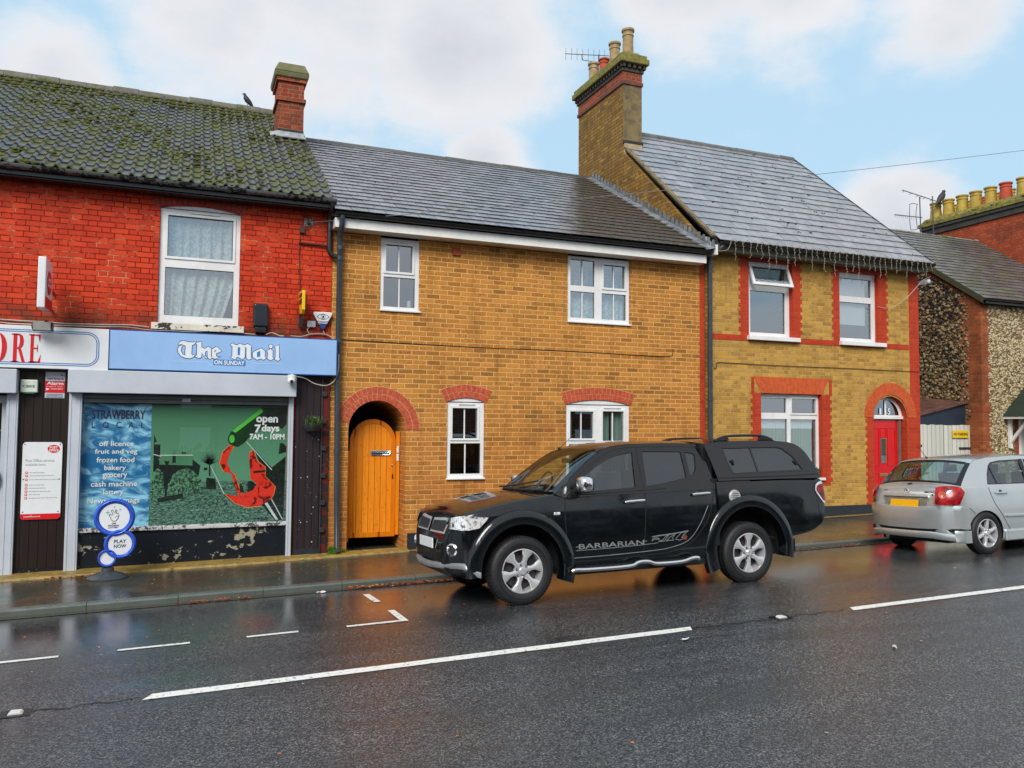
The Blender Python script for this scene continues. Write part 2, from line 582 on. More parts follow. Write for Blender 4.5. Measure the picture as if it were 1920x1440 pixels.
def mat_wood(name, c1, c2, pw=.1, rough=.4, knots=0.0, dots=0.0, gr=.35, spec=.3):
    m = M(name)
    P = m.pos()
    x, y, z = m.xyz(P)
    h = m.math('DIVIDE', m.math('ADD', m.math('ADD', x, y), 40.0), pw)
    pid = m.math('FLOOR', h)
    fr = m.math('SUBTRACT', h, pid)
    e = m.math('MINIMUM', fr, m.math('SUBTRACT', 1.0, fr))
    groove = m.step(e, .02, .06)
    rnd = m.n("ShaderNodeTexWhiteNoise", {'noise_dimensions': '1D'}, W=pid).outputs[0]
    g = m.noise(5, 5, .6, m.comb(m.math('MULTIPLY', h, 2.2), m.math('MULTIPLY', rnd, 30.0), m.math('MULTIPLY', z, .45)), .8)
    col = m.mix(m.step(g, .3, .7), c1, c2)
    col = m.mix(m.math('MULTIPLY', rnd, .35), col, tuple(q * .55 for q in c2))
    if knots:
        vo = m.n("ShaderNodeTexVoronoi", {'feature': 'F1'}, Vector=m.comb(m.math('MULTIPLY', h, .55), 0.0, z), Scale=5.5)
        k = m.step(vo.outputs['Distance'], .07, .17, 1, 0)
        col = m.mix(m.math('MULTIPLY', k, knots), col, (.22, .06, .008))
    col = m.mix(groove, tuple(q * gr for q in c2), col)
    m.b.inputs['Specular IOR Level'].default_value = spec
    if dots:
        vo = m.n("ShaderNodeTexVoronoi", {'feature': 'F1'}, Vector=P, Scale=14.0)
        col = m.mix(m.math('MULTIPLY', m.step(vo.outputs['Distance'], .10, .14, 1, 0), m.step(m.noise(2, 2, .5, P), .52, .6, 0, dots)), col, (.55, .54, .5))
    m.p(Base_Color=col, Roughness=rough)
    m.bump(m.math('ADD', groove, m.math('MULTIPLY', g, .25)), .7, .006)
    return m.m
GATEWOOD = mat_wood("orange_stained_pine", (.93, .33, .016), (.74, .20, .008), .095, .30, knots=.85, gr=.62, spec=.5)
DARKWOOD = mat_wood("dark_brown_boards", (.022, .011, .008), (.012, .007, .006), .105, .45)
DARKWOOD2 = mat_wood("dark_tarred_boards", (.030, .018, .022), (.018, .012, .016), .10, .5, dots=1.0)
WHITEWOOD = mat_wood("white_flaking_boards", (.66, .67, .62), (.58, .60, .52), .12, .6)

# brickwork
YBRICK = brick("yellow_stretcher_brick", [(.25, .110, .025), (.43, .178, .033), (.51, .214, .040), (.36, .148, .029), (.56, .244, .049), (.44, .186, .038)], (.73, .42, .155), ms=.0115, darkamt=.85, dark=(.09, .045, .02), depth=.004, stain=(.42, .12, .03), stainamt=.42, stain_z=(2.6, .2))
RBRICK = brick("red_painted_brick", [(.48, .034, .010), (.57, .043, .012), (.63, .058, .015), (.53, .038, .011), (.42, .028, .009)], (.66, .36, .18), ms=.009, flemish=True, darkamt=.30, dark=(.16, .020, .010), worn=.45, depth=.007, stain=(.055, .035, .018), stainamt=.8, stain_z=(3.45, 3.0), rough=.55)
REDDRESS = brick("red_dressing_brick", [(.44, .038, .014), (.52, .05, .018), (.40, .032, .014)], (.42, .10, .045), ms=.008, flemish=True, darkamt=.2, depth=.005, rough=.6, spots=.25)
REDARCH = plain("red_arch_brick", (.60, .085, .035), .65, var=.22, nscale=16, bump=.4)
ORANGEARCH = plain("orange_rubbed_brick", (.62, .10, .02), .6, var=.14, nscale=12, bump=.3)
MORTARY = plain("buff_mortar", (.60, .36, .15), .9, nscale=30, bump=.4)
STOCK = brick("london_stock_brick", [(.37, .200, .042), (.49, .275, .054), (.55, .310, .062), (.43, .240, .050), (.31, .165, .038), (.51, .30, .075)], (.56, .37, .15), ms=.009, flemish=True, darkamt=.8, dark=(.09, .06, .025), depth=.007, spots=.8)
STOCKD = brick("sooty_stock_brick", [(.22, .12, .03), (.32, .17, .035), (.16, .085, .025), (.38, .22, .05)], (.16, .10, .045), ms=.010, flemish=True, darkamt=.6, dark=(.05, .03, .015), depth=.014, stain=(.06, .04, .02), stainamt=.55)
CHIMRED = brick("sooty_red_brick", [(.30, .045, .02), (.40, .06, .025), (.20, .035, .02), (.46, .08, .03), (.12, .04, .02)], (.30, .22, .14), ms=.010, flemish=True, darkamt=.5, dark=(.04, .025, .02), depth=.010, stain=(.035, .035, .02), stainamt=.6)
GABLERED = brick("old_red_gable_brick", [(.42, .06, .02), (.34, .05, .02), (.50, .085, .03), (.26, .045, .02)], (.20, .10, .06), ms=.012, flemish=True, darkamt=.4, depth=.010, stain=(.05, .03, .02), stainamt=.6)

def mat_stucco(name, c, c2, rough=.85, sc_=5):
    m = M(name)
    P = m.pos()
    f = m.noise(sc_, 6, .65, P, .5)
    m.p(Base_Color=m.mix(m.step(f, .32, .68), c, c2), Roughness=rough)
    m.bump(m.noise(70, 4, .6, P), .6, .006)
    return m.m
STUCCO = mat_stucco("weathered_render", (.22, .16, .07), (.09, .075, .045))
MOSSYCAP = mat_stucco("mossy_cap", (.26, .22, .02), (.11, .105, .05), sc_=9)
MOSSGREY = mat_stucco("lichened_cap", (.16, .15, .11), (.12, .12, .03), sc_=9)
FLAUNCH = mat_stucco("sandy_flaunching", (.42, .32, .18), (.30, .24, .14))
LEDGEM = mat_stucco("mossy_concrete_ledge", (.36, .22, .045), (.16, .12, .035), .55, 11)
PLINTH = mat_stucco("black_painted_plinth", (.012, .018, .026), (.02, .026, .034), .4)

def mat_slate(name, c1, c2, rough, moss=0.0, chimney_refl=False):
    m = M(name)
    a = m.n("ShaderNodeAttribute", {'attribute_name': 'rnd'}).outputs['Fac']
    P = m.pos()
    col = m.mix(a, c1, c2)
    nf = m.noise(7, 6, .65, P)
    col = m.mix(m.step(nf, .35, .75, 0, .6), col, tuple(q * .5 for q in c1))
    r = m.math('ADD', m.math('MULTIPLY', a, .10), rough)
    r = m.math('ADD', r, m.step(nf, .4, .7, 0, .12))
    if moss:
        mf = m.step(m.noise(3.2, 7, .72, P, .4), .55 - moss * .2, .66 - moss * .2)
        mc = m.mix(m.noise(22, 4, .6, P), (.030, .036, .006), (.10, .115, .010))
        col = m.mix(mf, col, mc)
        r = m.math('MAXIMUM', r, m.math('MULTIPLY', mf, .9))
    if chimney_refl:        # tall chimney's reflection painted into the colour as dull brown lichen tones
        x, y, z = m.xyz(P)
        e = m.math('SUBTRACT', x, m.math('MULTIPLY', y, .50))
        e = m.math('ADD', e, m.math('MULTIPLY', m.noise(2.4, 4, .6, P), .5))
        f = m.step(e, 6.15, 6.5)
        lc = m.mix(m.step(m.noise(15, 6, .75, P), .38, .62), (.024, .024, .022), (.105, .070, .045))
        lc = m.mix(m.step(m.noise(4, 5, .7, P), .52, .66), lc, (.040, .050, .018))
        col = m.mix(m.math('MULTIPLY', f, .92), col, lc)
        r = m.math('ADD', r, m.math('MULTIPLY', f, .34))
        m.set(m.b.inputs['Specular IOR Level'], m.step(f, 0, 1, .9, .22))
    m.p(Base_Color=col, Roughness=r)
    if not chimney_refl:
        m.b.inputs['Specular IOR Level'].default_value = .9
    m.bump(m.noise(38, 5, .6, P), .28, .003)
    return m.m
SLATE = mat_slate("wet_blue_slate", (.14, .14, .155), (.25, .25, .27), .17, chimney_refl=True)
SLATE2 = mat_slate("wet_grey_slate", (.19, .195, .215), (.30, .305, .33), .20)
SLATE3 = mat_slate("wet_worn_slate", (.09, .088, .085), (.15, .15, .145), .26, moss=.15)
PANTILE = mat_slate("mossy_concrete_tile", (.045, .045, .047), (.10, .10, .103), .28, moss=.50)

def mat_flint(name, pale, dark, mort, darkzone=False):
    m = M(name)
    P = m.pos()
    mp = m.n("ShaderNodeMapping")
    m.set(mp.inputs[0], P)
    mp.inputs['Scale'].default_value = (1, 1, 1.35)
    w = m.n("ShaderNodeVectorMath", {'operation': 'ADD'})
    m.set(w.inputs[0], mp.outputs[0])
    nv = m.n("ShaderNodeTexNoise")
    nv.inputs['Scale'].default_value = 8
    m.set(nv.inputs['Vector'], P)
    sc_ = m.n("ShaderNodeVectorMath", {'operation': 'SCALE'})
    m.set(sc_.inputs[0], nv.outputs['Color'])
    sc_.inputs['Scale'].default_value = .05
    m.set(w.inputs[1], sc_.outputs[0])
    vo = m.n("ShaderNodeTexVoronoi", {'feature': 'F1'}, Vector=w.outputs[0], Scale=15.0)
    vd = m.n("ShaderNodeTexVoronoi", {'feature': 'DISTANCE_TO_EDGE'}, Vector=w.outputs[0], Scale=15.0)
    r = m.n("ShaderNodeSeparateColor")
    m.set(r.inputs[0], vo.outputs['Color'])
    c = m.mix(m.step(r.outputs[0], .2, .9), dark, pale)
    c = m.mix(m.step(r.outputs[1], .7, .8), c, (.30, .17, .05))
    if darkzone:
        dz = m.step(m.math('ADD', m.noise(1.6, 4, .6, P), m.math('MULTIPLY', m.math('SUBTRACT', m.xyz(P)[2], 3.4), .12)), .52, .66)
        c = m.mix(m.math('MULTIPLY', m.step(r.outputs[2], .35, .5), dz), c, (.02, .022, .026))
    e = m.step(vd.outputs['Distance'], .05, .14)
    col = m.mix(e, mort, c)
    m.p(Base_Color=col, Roughness=.7)
    m.bump(m.math('ADD', m.step(vd.outputs['Distance'], .0, .35), m.math('MULTIPLY', m.noise(50, 3, .6, P), .2)), 1.0, .05)
    return m.m
FLINTD = mat_flint("knapped_flint_side", (.46, .36, .20), (.10, .07, .035), (.09, .06, .03), True)
FLINTP = mat_flint("pale_flint_front", (.66, .54, .32), (.22, .16, .08), (.30, .22, .10))

def mat_glass(name, tint=(.85, .9, .9), refl=.10, rough=.0, opaque=0.0, col=(.01, .012, .014), graze=.9):
    m = M(name)
    t = m.t
    t.nodes.remove(m.b)
    gl = m.n("ShaderNodeBsdfGlossy")
    gl.inputs['Roughness'].default_value = rough
    gl.inputs['Color'].default_value = (.86, .94, 1, 1)
    tr = m.n("ShaderNodeBsdfTransparent")
    tr.inputs['Color'].default_value = (*tint, 1)
    base = tr.outputs[0]
    if opaque:
        df = m.n("ShaderNodeBsdfDiffuse")
        df.inputs['Color'].default_value = (*col, 1)
        mx = m.n("ShaderNodeMixShader")
        mx.inputs[0].default_value = opaque
        t.links.new(tr.outputs[0], mx.inputs[1])
        t.links.new(df.outputs[0], mx.inputs[2])
        base = mx.outputs[0]
    lw = m.n("ShaderNodeLayerWeight")
    lw.inputs['Blend'].default_value = .3
    f = m.math('MINIMUM', m.math('ADD', m.math('MULTIPLY', lw.outputs['Facing'], refl * 1.2), refl), graze)
    mx = m.n("ShaderNodeMixShader")
    t.links.new(f, mx.inputs[0])
    t.links.new(base, mx.inputs[1])
    t.links.new(gl.outputs[0], mx.inputs[2])
    t.links.new(mx.outputs[0], m.out.inputs[0])
    return m.m
GLASS = mat_glass("window_glass", refl=.30, tint=(.72, .80, .80))
GLASSDARK = mat_glass("dark_window_glass", refl=.27, tint=(.5, .62, .58))
SHOPGLASS = mat_glass("shop_glass", refl=.09, tint=(.96, .98, .98))
TINT = mat_glass("tinted_car_glass", refl=.09, opaque=.93, col=(.008, .011, .013))
CARGLASS = mat_glass("car_glass", refl=.11, tint=(.55, .66, .62))

def mat_net(name, col, alpha, scale=40, pat=True):
    m = M(name)
    t = m.t
    P = m.pos()
    m.p(Base_Color=col, Roughness=.9)
    tr = m.n("ShaderNodeBsdfTransparent")
    mx = m.n("ShaderNodeMixShader")
    f = alpha
    if pat:
        f = m.math('ADD', m.step(m.noise(scale, 3, .6, P), .42, .58, 0, .3), alpha)
    m.set(mx.inputs[0], f)
    t.links.new(tr.outputs[0], mx.inputs[1])
    t.links.new(m.b.outputs[0], mx.inputs[2])
    t.links.new(mx.outputs[0], m.out.inputs[0])
    return m.m
NET = mat_net("net_curtain", (.85, .88, .88), .62, 22)
CURT = mat_net("sheer_curtain", (.82, .90, .90), .94, 34, False)
CURTG = mat_net("pale_green_curtain", (.80, .90, .86), .95, 34, False)
BLIND = plain("white_roller_blind", (.72, .76, .80), .6, var=.03)

# ------------------------------------------------------------------ ground, road, pavement
def c_road(Y):
    return -.14 - .148 * ((Y + 6.15) / 3.75) ** 2
def z_road(X, Y):
    return .018 * X + c_road(Y)
def z_kerb(X):
    return -.212 + .0170 * X
def z_wall(X):
    ks = [(-60, -1.25), (-6, -.36), (-1.4, -.294), (3.3, -.22), (11.5, 0.0), (60, .86)]
    for (a, b), (c, d) in zip(ks, ks[1:]):
        if X <= c:
            return b + (d - b) * (X - a) / (c - a)
    return ks[-1][1]
def z_pave(X, Y):
    t = max(0, min(1, (Y + 2.4) / 2.4))
    return z_kerb(X) * (1 - t) + z_wall(X) * t

def grid_sheet(name, mat_, xs, ys, fz, kind='structure'):
    b = MB()
    n = len(ys)
    b.add([(x, y, fz(x, y)) for x in xs for y in ys], [(i * n + j, (i + 1) * n + j, (i + 1) * n + j + 1, i * n + j + 1) for i in range(len(xs) - 1) for j in range(n - 1)])
    o = b.build(name, mat_, smooth=60)
    return tag(o, kind=kind)

def mat_road():
    m = M("wet_asphalt")
    P = m.pos()
    vo = m.n("ShaderNodeTexVoronoi", {'feature': 'F1'}, Vector=P, Scale=105.0)
    agg = m.n("ShaderNodeSeparateColor")
    m.set(agg.inputs[0], vo.outputs['Color'])
    big = m.noise(.55, 5, .6, P, .4)
    mp = m.n("ShaderNodeMapping")
    m.set(mp.inputs[0], P)
    mp.inputs['Scale'].default_value = (.5, 2.2, 1)
    lane = m.noise(1.1, 5, .62, mp.outputs[0], .3)
    col = m.mix(m.step(agg.outputs[0], .25, .95), (.012, .014, .018), (.115, .120, .128))
    col = m.mix(m.step(agg.outputs[1], .93, .97), col, (.22, .20, .17))
    col = m.mix(m.step(lane, .3, .7, 0, .5), col, (.020, .022, .022))
    wet = m.step(m.math('ADD', m.math('MULTIPLY', big, .5), m.math('MULTIPLY', lane, .5)), .40, .62)
    # the gutter side of the road holds the most water
    yy = m.xyz(P)[1]
    trk = m.math('ABSOLUTE', m.math('SINE', m.math('MULTIPLY', m.math('ADD', m.xyz(P)[1], .35), 1.95)))
    wet = m.math('ADD', wet, m.step(trk, .55, 1, 0, .35))
    wet = m.math('MAXIMUM', m.math('MULTIPLY', wet, .6), m.step(yy, -6.6, -3.4, 0, 1))
    wet = m.math('MULTIPLY', wet, m.step(yy, -8.8, -5.6, .5, 1))
    m.p(Base_Color=col, Roughness=m.step(wet, 0, 1, .22, .08))
    m.b.inputs['Specular IOR Level'].default_value = 1.0
    h = m.math('ADD', vo.outputs['Distance'], m.math('MULTIPLY', m.noise(260, 2, .5, P), .4))
    bp = m.bump(h, .5, .0035)
    m.set(bp.inputs['Strength'], m.step(wet, 0, 1, .95, .12))
    return m.m
def mat_pave():
    m = M("wet_pavement_asphalt")
    P = m.pos()
    f = m.noise(1.4, 5, .6, P, .5)
    col = m.mix(m.step(f, .35, .65), (.085, .055, .032), (.038, .050, .042))
    col = m.mix(m.step(m.noise(90, 2, .5, P), .62, .72, 0, .5), col, (.16, .14, .10))
    x = m.xyz(P)[0]
    m.p(Base_Color=col, Roughness=m.step(m.noise(2.1, 4, .6, P), .3, .7, .12, .30))
    m.bump(m.noise(120, 3, .6, P), .22, .003)
    return m.m
def mat_concrete(name, a, b, r=.4):
    m = M(name)
    P = m.pos()
    m.p(Base_Color=m.mix(m.noise(4, 6, .65, P), a, b), Roughness=m.step(m.noise(9, 3, .5, P), .3, .7, r * .6, r * 1.3))
    m.bump(m.noise(90, 3, .6, P), .35, .004)
    return m.m
ROADM, PAVEM = mat_road(), mat_pave()
KERBM = mat_concrete("wet_kerb_stone", (.060, .075, .066), (.12, .135, .12), .35)
GUTTERM = mat_concrete("wet_gutter_channel", (.040, .038, .030), (.075, .070, .055), .22)
EARTH = mat_concrete("far_ground", (.06, .07, .04), (.10, .10, .06), .9)

def lin(a, b, n):
    return [a + (b - a) * i / n for i in range(n + 1)]
grid_sheet("ground", EARTH, lin(-600, 600, 12), lin(-600, 600, 12), lambda x, y: .018 * max(-60, min(60, x)) - .75)
grid_sheet("road", ROADM, lin(-40, 60, 50), lin(-9.9, -2.4, 20), z_road)
grid_sheet("pavement", PAVEM, lin(-40, 60, 100), lin(-2.275, 2.5, 8), z_pave)
grid_sheet("far_pavement", PAVEM, lin(-40, 60, 50), lin(-17, -10.03, 4), lambda x, y: z_road(x, -9.9) + .10)
b = MB()
x = -20.0
while x < 40:
    x1 = x + .908
    for (y0, y1, zf) in ((-2.40, -2.27, lambda q: z_kerb(q)), (-10.03, -9.9, lambda q: z_road(q, -9.9) + .11)):
        e = .014
        za, zb = zf(x), zf(x1)
        if y0 > -5:
            prof = [(y0, -.45), (y0, -e * 1.3), (y0 + e, 0), (y1, 0), (y1, -.45)]
        else:
            prof = [(y0, -.45), (y0, 0), (y1 - e, 0), (y1, -e * 1.3), (y1, -.45)]
        n = len(prof)
        dz = random.uniform(-.003, .003)
        vs = [(x + .003, p[0], za + p[1] + dz) for p in prof] + [(x1 - .003, p[0], zb + p[1] + dz) for p in prof]
        b.add(vs, [tuple(range(n)), tuple(range(2 * n - 1, n - 1, -1))] + [(i, i + n, (i + 1) % n + n, (i + 1) % n) for i in range(n)])
    x = x1
tag(b.build("kerb", KERBM), kind='structure')
grid_sheet("gutter_channel", GUTTERM, lin(-20, 40, 60), [-2.60, -2.402], lambda x, y: z_road(x, y) + .004)

PAINT = M("road_paint")
_P = PAINT.pos()
_w = PAINT.noise(30, 6, .7, _P)
PAINT.p(Base_Color=PAINT.mix(PAINT.step(_w, .555, .64), (.78, .78, .74), (.16, .16, .155)), Roughness=.35)
PAINT.bump(PAINT.noise(120, 3, .6, _P), .3, .003)
PAINT = PAINT.m
def mark(quads):
    b = MB()
    for q in quads:
        (x0, y0), (x1, y1), (x2, y2), (x3, y3) = q
        n = max(1, int(abs(x1 - x0) / .25))
        A = [(x0 + (x1 - x0) * i / n, y0 + (y1 - y0) * i / n) for i in range(n + 1)]
        B = [(x3 + (x2 - x3) * i / n, y3 + (y2 - y3) * i / n) for i in range(n + 1)]
        jit = lambda: random.uniform(-.0035, .0035)
        vs = [(p[0], p[1] + jit(), z_road(*p) + .0045) for p in A] + [(p[0], p[1] + jit(), z_road(*p) + .0045) for p in B]
        b.add(vs, [(i, i + 1, n + 2 + i, n + 1 + i) for i in range(n)])
    return b
cl = [(-6.4, -2.0), (-.22, 4.16), (5.98, 10.35), (12.2, 16.6), (18.4, 22.8)]
tag(mark([((a, -6.19), (c, -6.175), (c + .05, -6.065), (a + .06, -6.08)) for a, c in cl]).build("centre_line_marking", PAINT), kind='structure')
qs = [((a, -4.75), (c, -4.75), (c, -4.69), (a, -4.69)) for a, c in ((-2.6, -2.05), (-1.62, -.90), (-.47, .085), (.545, .985), (1.415, 1.99))]
qs += [((1.92, -4.69), (1.99, -4.69), (1.99, -4.19), (1.92, -4.19)), ((1.90, -3.66), (1.975, -3.66), (1.975, -3.07), (1.90, -3.07))]
tag(mark(qs).build("parking_bay_marking", PAINT), kind='structure')
TAR = plain("tar_joint", (.008, .008, .009), .25, var=.1)
b = MB()
for a, c in ((-2.0, -.25), (4.2, 5.95)):
    n = 30
    pts = [(a + (c - a) * i / n, -6.13 + .02 * math.sin(i * 1.3) + random.uniform(-.012, .012)) for i in range(n + 1)]
    ws = [random.uniform(.004, .016) for _ in pts]
    vs = [(x, y - w, z_road(x, y) + .003) for (x, y), w in zip(pts, ws)] + [(x, y + w, z_road(x, y) + .003) for (x, y), w in zip(pts, ws)]
    b.add(vs, [(i, i + 1, n + 2 + i, n + 1 + i) for i in range(n)])
tag(b.build("tar_joint", TAR), kind='structure')
STUDM = plain("white_stud", (.7, .7, .68), .3)
for i, x in enumerate((-.96, 5.17)):
    t = thing("road_stud", ["white road stud with worn tar around it, nearest the camera before the first long dash", "white road stud in the gap between the two long dashes near the black pickup"][i], "road stud", (x, -6.13, z_road(x, -6.13)), "road studs on the centre line")
    z = z_road(x, -6.13)
    MB().prism([(x - .045, z + .002), (x - .03, z + .018), (x + .03, z + .018), (x + .045, z + .002)], -6.165, -6.095).build("stud_body", STUDM, t, bevel=.004)
    MB().box(x - .09, x + .09, -6.20, -6.06, z - .01, z + .005).build("stud_base", TAR, t)

# ------------------------------------------------------------------ building helpers
def window(parent, x0, x1, z0, z1, y, lights, name='window', glass=None, sill=None, head=None, vent=None, fm=None, depth=.055):
    """lights: list of (x0, x1, z0, z1, bars, opener); the frame is the window's own mesh, its panes and sill are children"""
    fm = fm or WHITE
    glass = glass or GLASS
    b = MB()
    holes = [rect(l[0], l[1], l[2], l[3]) for l in lights]
    vs, fs = loop_fill([rect(x0, x1, z0, z1)] + holes)
    b.add([(x, y, z) for x, z in vs], fs)
    for h in holes:
        n = 4
        v2 = [(p[0], y, p[1]) for p in h] + [(p[0], y + .05, p[1]) for p in h]
        b.add(v2, [((i + 1) % n, i, i + n, (i + 1) % n + n)[::-1] for i in range(n)])
    b.add([(x0, y, z0), (x0, y + depth, z0), (x0, y + depth, z1), (x0, y, z1)], [(0, 3, 2, 1)])
    b.add([(x1, y, z0), (x1, y + depth, z0), (x1, y + depth, z1), (x1, y, z1)], [(0, 1, 2, 3)])
    b.add([(x0, y, z1), (x1, y, z1), (x1, y + depth, z1), (x0, y + depth, z1)], [(0, 1, 2, 3)])
    b.add([(x0, y, z0), (x1, y, z0), (x1, y + depth, z0), (x0, y + depth, z0)], [(3, 2, 1, 0)])
    for l in lights:
        a, c, e, f, bars, op = l
        if op:                                  # raised sash ring
            r = .034
            for q in ((a - r, c + r, e - r, e), (a - r, c + r, f, f + r), (a - r, a, e, f), (c, c + r, e, f)):
                b.box(q[0], q[1], y - .016, y - .0005, q[2], q[3])
        for k in range(bars):
            xm = a + (c - a) * (k + 1) / (bars + 1)
            b.box(xm - .010, xm + .010, y + .018, y + .030, e - .002, f + .002)
    fr = b.build(name, fm, parent)
    g = MB()
    for l in lights:
        g.add([(l[0] - .01, y + .034, l[2] - .01), (l[1] + .01, y + .034, l[2] - .01), (l[1] + .01, y + .034, l[3] + .01), (l[0] - .01, y + .034, l[3] + .01)], [(0, 1, 2, 3)])
    g.build("pane", glass, fr)
    gk = MB()                                   # thin black gaskets round each light
    for l in lights:
        a, c, e, f = l[:4]
        for q in ((a, c, e, e + .006), (a, c, f - .006, f), (a, a + .006, e, f), (c - .006, c, e, f)):
            gk.box(q[0], q[1], y + .026, y + .033, q[2], q[3])
    gk.build("gasket", BLACKP, fr)
    if vent:
        MB().box(vent[0], vent[1], y - .026, y - .0165, vent[2], vent[2] + .022).build("trickle_vent", WHITE, fr, bevel=.004)
    if sill:
        MB().box(sill[0], sill[1], sill[4], y - .0005, sill[2], sill[3]).build("sill", sill[5] if len(sill) > 5 else WHITE, fr, bevel=.008)
    if head:
        MB().prism(head, y - .004, y + .04).build("arched_head_panel", WHITE, fr)
        MB().box(x0 + .01, x1 - .01, y - .008, y - .0045, z1 - .004, z1 + .005).build("head_joint", BLACKP, fr)
    return fr

def curtain(parent, x0, x1, z0, z1, y, mat_, folds=6, amp=.02, name="curtain", bow=None, seed=1):
    rnd = random.Random(seed)
    b = MB()
    nx, nz = folds * 8, 8
    ph = [rnd.uniform(0, 6.28) for _ in range(4)]
    vs = []
    for j in range(nz + 1):
        v = j / nz
        for i in range(nx + 1):
            u = i / nx
            xa, xb = x0, x1
            if bow:
                xa += bow[0] * (1 - v) ** 1.5
                xb += bow[1] * (1 - v) ** 1.5
            x = xa + (xb - xa) * u
            yy = y + amp * math.sin(u * folds * 2 * PI + ph[0] + .5 * math.sin(u * 9 + ph[1])) + amp * .5 * math.sin(u * folds * 3.7 * PI + ph[2])
            vs.append((x, yy, z0 + (z1 - z0) * v))
    b.add(vs, [(j * (nx + 1) + i, j * (nx + 1) + i + 1, (j + 1) * (nx + 1) + i + 1, (j + 1) * (nx + 1) + i) for j in range(nz) for i in range(nx)])
    return b.build(name, mat_, parent, smooth=80)

def slate_roof(parent, mat_, x0, x1, y0, z0, y1, slope, e, w, seed, name="roof_slates", clip=None, th=.007, rough=1.0):
    rnd = random.Random(seed)
    b = MB()
    ln = math.hypot(1, slope)
    s = Vector((0, 1 / ln, slope / ln))
    nrm = Vector((0, -slope / ln, 1 / ln))
    L = (y1 - y0) * ln
    n = int(L / e)
    for k in range(n + 1):
        s0 = k * e
        s1 = min(s0 + e * 1.85, L)
        xx = x0 - (w / 2 if k % 2 else 0)
        while xx < x1 - .004:
            a, c = max(xx + .004, x0), min(xx + w - .004, x1)
            if c - a > .02:
                if clip and not clip((a + c) / 2, y0 + s0 / ln):
                    xx += w
                    continue
                lift = .020 * rough + rnd.uniform(0, .0030)
                tw = rnd.uniform(-.0010, .0010)
                j = rnd.uniform(-.004, .004) * rough
                p = Vector((0, y0, z0))
                A = p + s * (s0 + j)
                B = p + s * s1
                vs = [Vector((a, 0, 0)) + A + nrm * (lift - tw), Vector((c, 0, 0)) + A + nrm * (lift + tw), Vector((c, 0, 0)) + B + nrm * .002, Vector((a, 0, 0)) + B + nrm * .002]
                vs += [vs[0] - nrm * th, vs[1] - nrm * th]
                b.add(vs, [(0, 1, 2, 3), (4, 5, 1, 0), (4, 0, 3), (1, 5, 2)])
            xx += w
    return b.build(name, mat_, parent)

def roof_slab(parent, mat_, x0, x1, y0, z0, y1, slope, yb, zb, name="roof", t=.03):
    """solid deck under the covering, with a rear slope going down to yb"""
    b = MB()
    z1 = z0 + slope * (y1 - y0)
    prof = [(y0, z0 - t), (y1, z1 - t), (yb, zb), (yb, zb - .12), (y1, z1 - t - .14), (y0, z0 - t - .1)]
    b.prism(prof, x0, x1, 'yz')
    return b.build(name, mat_, parent)

def ridge_tiles(parent, mat_, x0, x1, y, z, r=.09, step=.45, name="ridge_tiles", wob=.012, seed=3):
    rnd = random.Random(seed)
    b = MB()
    x = x0
    while x < x1 - .02:
        xe = min(x + step, x1)
        d = rnd.uniform(-wob, wob)
        b.lathe([(r, 0), (r * 1.0, xe - x - .006), (r * .82, xe - x - .006), (r * .82, 0)], (x, y, z - r * .75 + d), 'x', 10, a0=-.15 * PI, a1=1.15 * PI)
        x = xe
    return b.build(name, mat_, parent, smooth=50)

def gutter(parent, mat_, x0, x1, y, z, r=.055, name="gutter", brk=.9):
    b = MB()
    n = 8
    pr = [(math.cos(PI + PI * k / n) * r, math.sin(PI + PI * k / n) * r) for k in range(n + 1)]
    pr += [(p[0] * .88, p[1] * .88) for p in pr[::-1]]
    m_ = len(pr)
    # a run of half-round lengths with joint collars
    vs = [(x0, y + p[0], z + p[1]) for p in pr] + [(x1, y + p[0], z + p[1]) for p in pr]
    b.add(vs, [(i, i + m_, (i + 1) % m_ + m_, (i + 1) % m_) for i in range(m_)] + [tuple(range(m_)), tuple(range(2 * m_ - 1, m_ - 1, -1))])
    x = x0 + .3
    while x < x1:
        vs = [(x - .02, y + p[0] * 1.12, z + p[1] * 1.12) for p in pr[:n + 1]] + [(x + .02, y + p[0] * 1.12, z + p[1] * 1.12) for p in pr[:n + 1]]
        b.add(vs, [(i, i + n + 1, i + n + 2, i + 1) for i in range(n)])
        x += brk
    return b.build(name, mat_, parent, smooth=40)

def pipe(name, parent, pts, r, mat_, collars=()):
    b = MB()
    b.tube(pts, r, 12)
    for c in collars:
        b.tube([(c[0], c[1], c[2] - .03), (c[0], c[1], c[2] + .03)], r * 1.18, 12)
    return b.build(name, mat_, parent, smooth=50)

def curve_pts(pts, n=6):
    P = [Vector(p) for p in pts]
    out = []
    for i in range(len(P) - 1):
        p0, p1, p2, p3 = P[max(i - 1, 0)], P[i], P[i + 1], P[min(i + 2, len(P) - 1)]
        for k in range(n):
            t = k / n
            out.append(.5 * ((2 * p1) + (p2 - p0) * t + (2 * p0 - 5 * p1 + 4 * p2 - p3) * t * t + (3 * p1 - p0 - 3 * p2 + p3) * t ** 3))
    out.append(P[-1])
    return out

def chim_pot(parent, x, y, z, h, r, mat_, taper=.86, name="chimney_pot"):
    b = MB()
    b.lathe([(r * .98, 0), (r, .02), (r * taper, h * .70), (r * taper, h * .74), (r * 1.02 * taper + .012, h * .76), (r * taper + .012, h * .81), (r * taper, h * .83), (r * taper + .004, h * .90), (r * taper + .028, h * .93), (r * taper + .028, h), (r * taper - .02, h), (r * taper - .03, h * .5)], (x, y, z), 'z', 20)
    return b.build(name, mat_, parent, smooth=40)

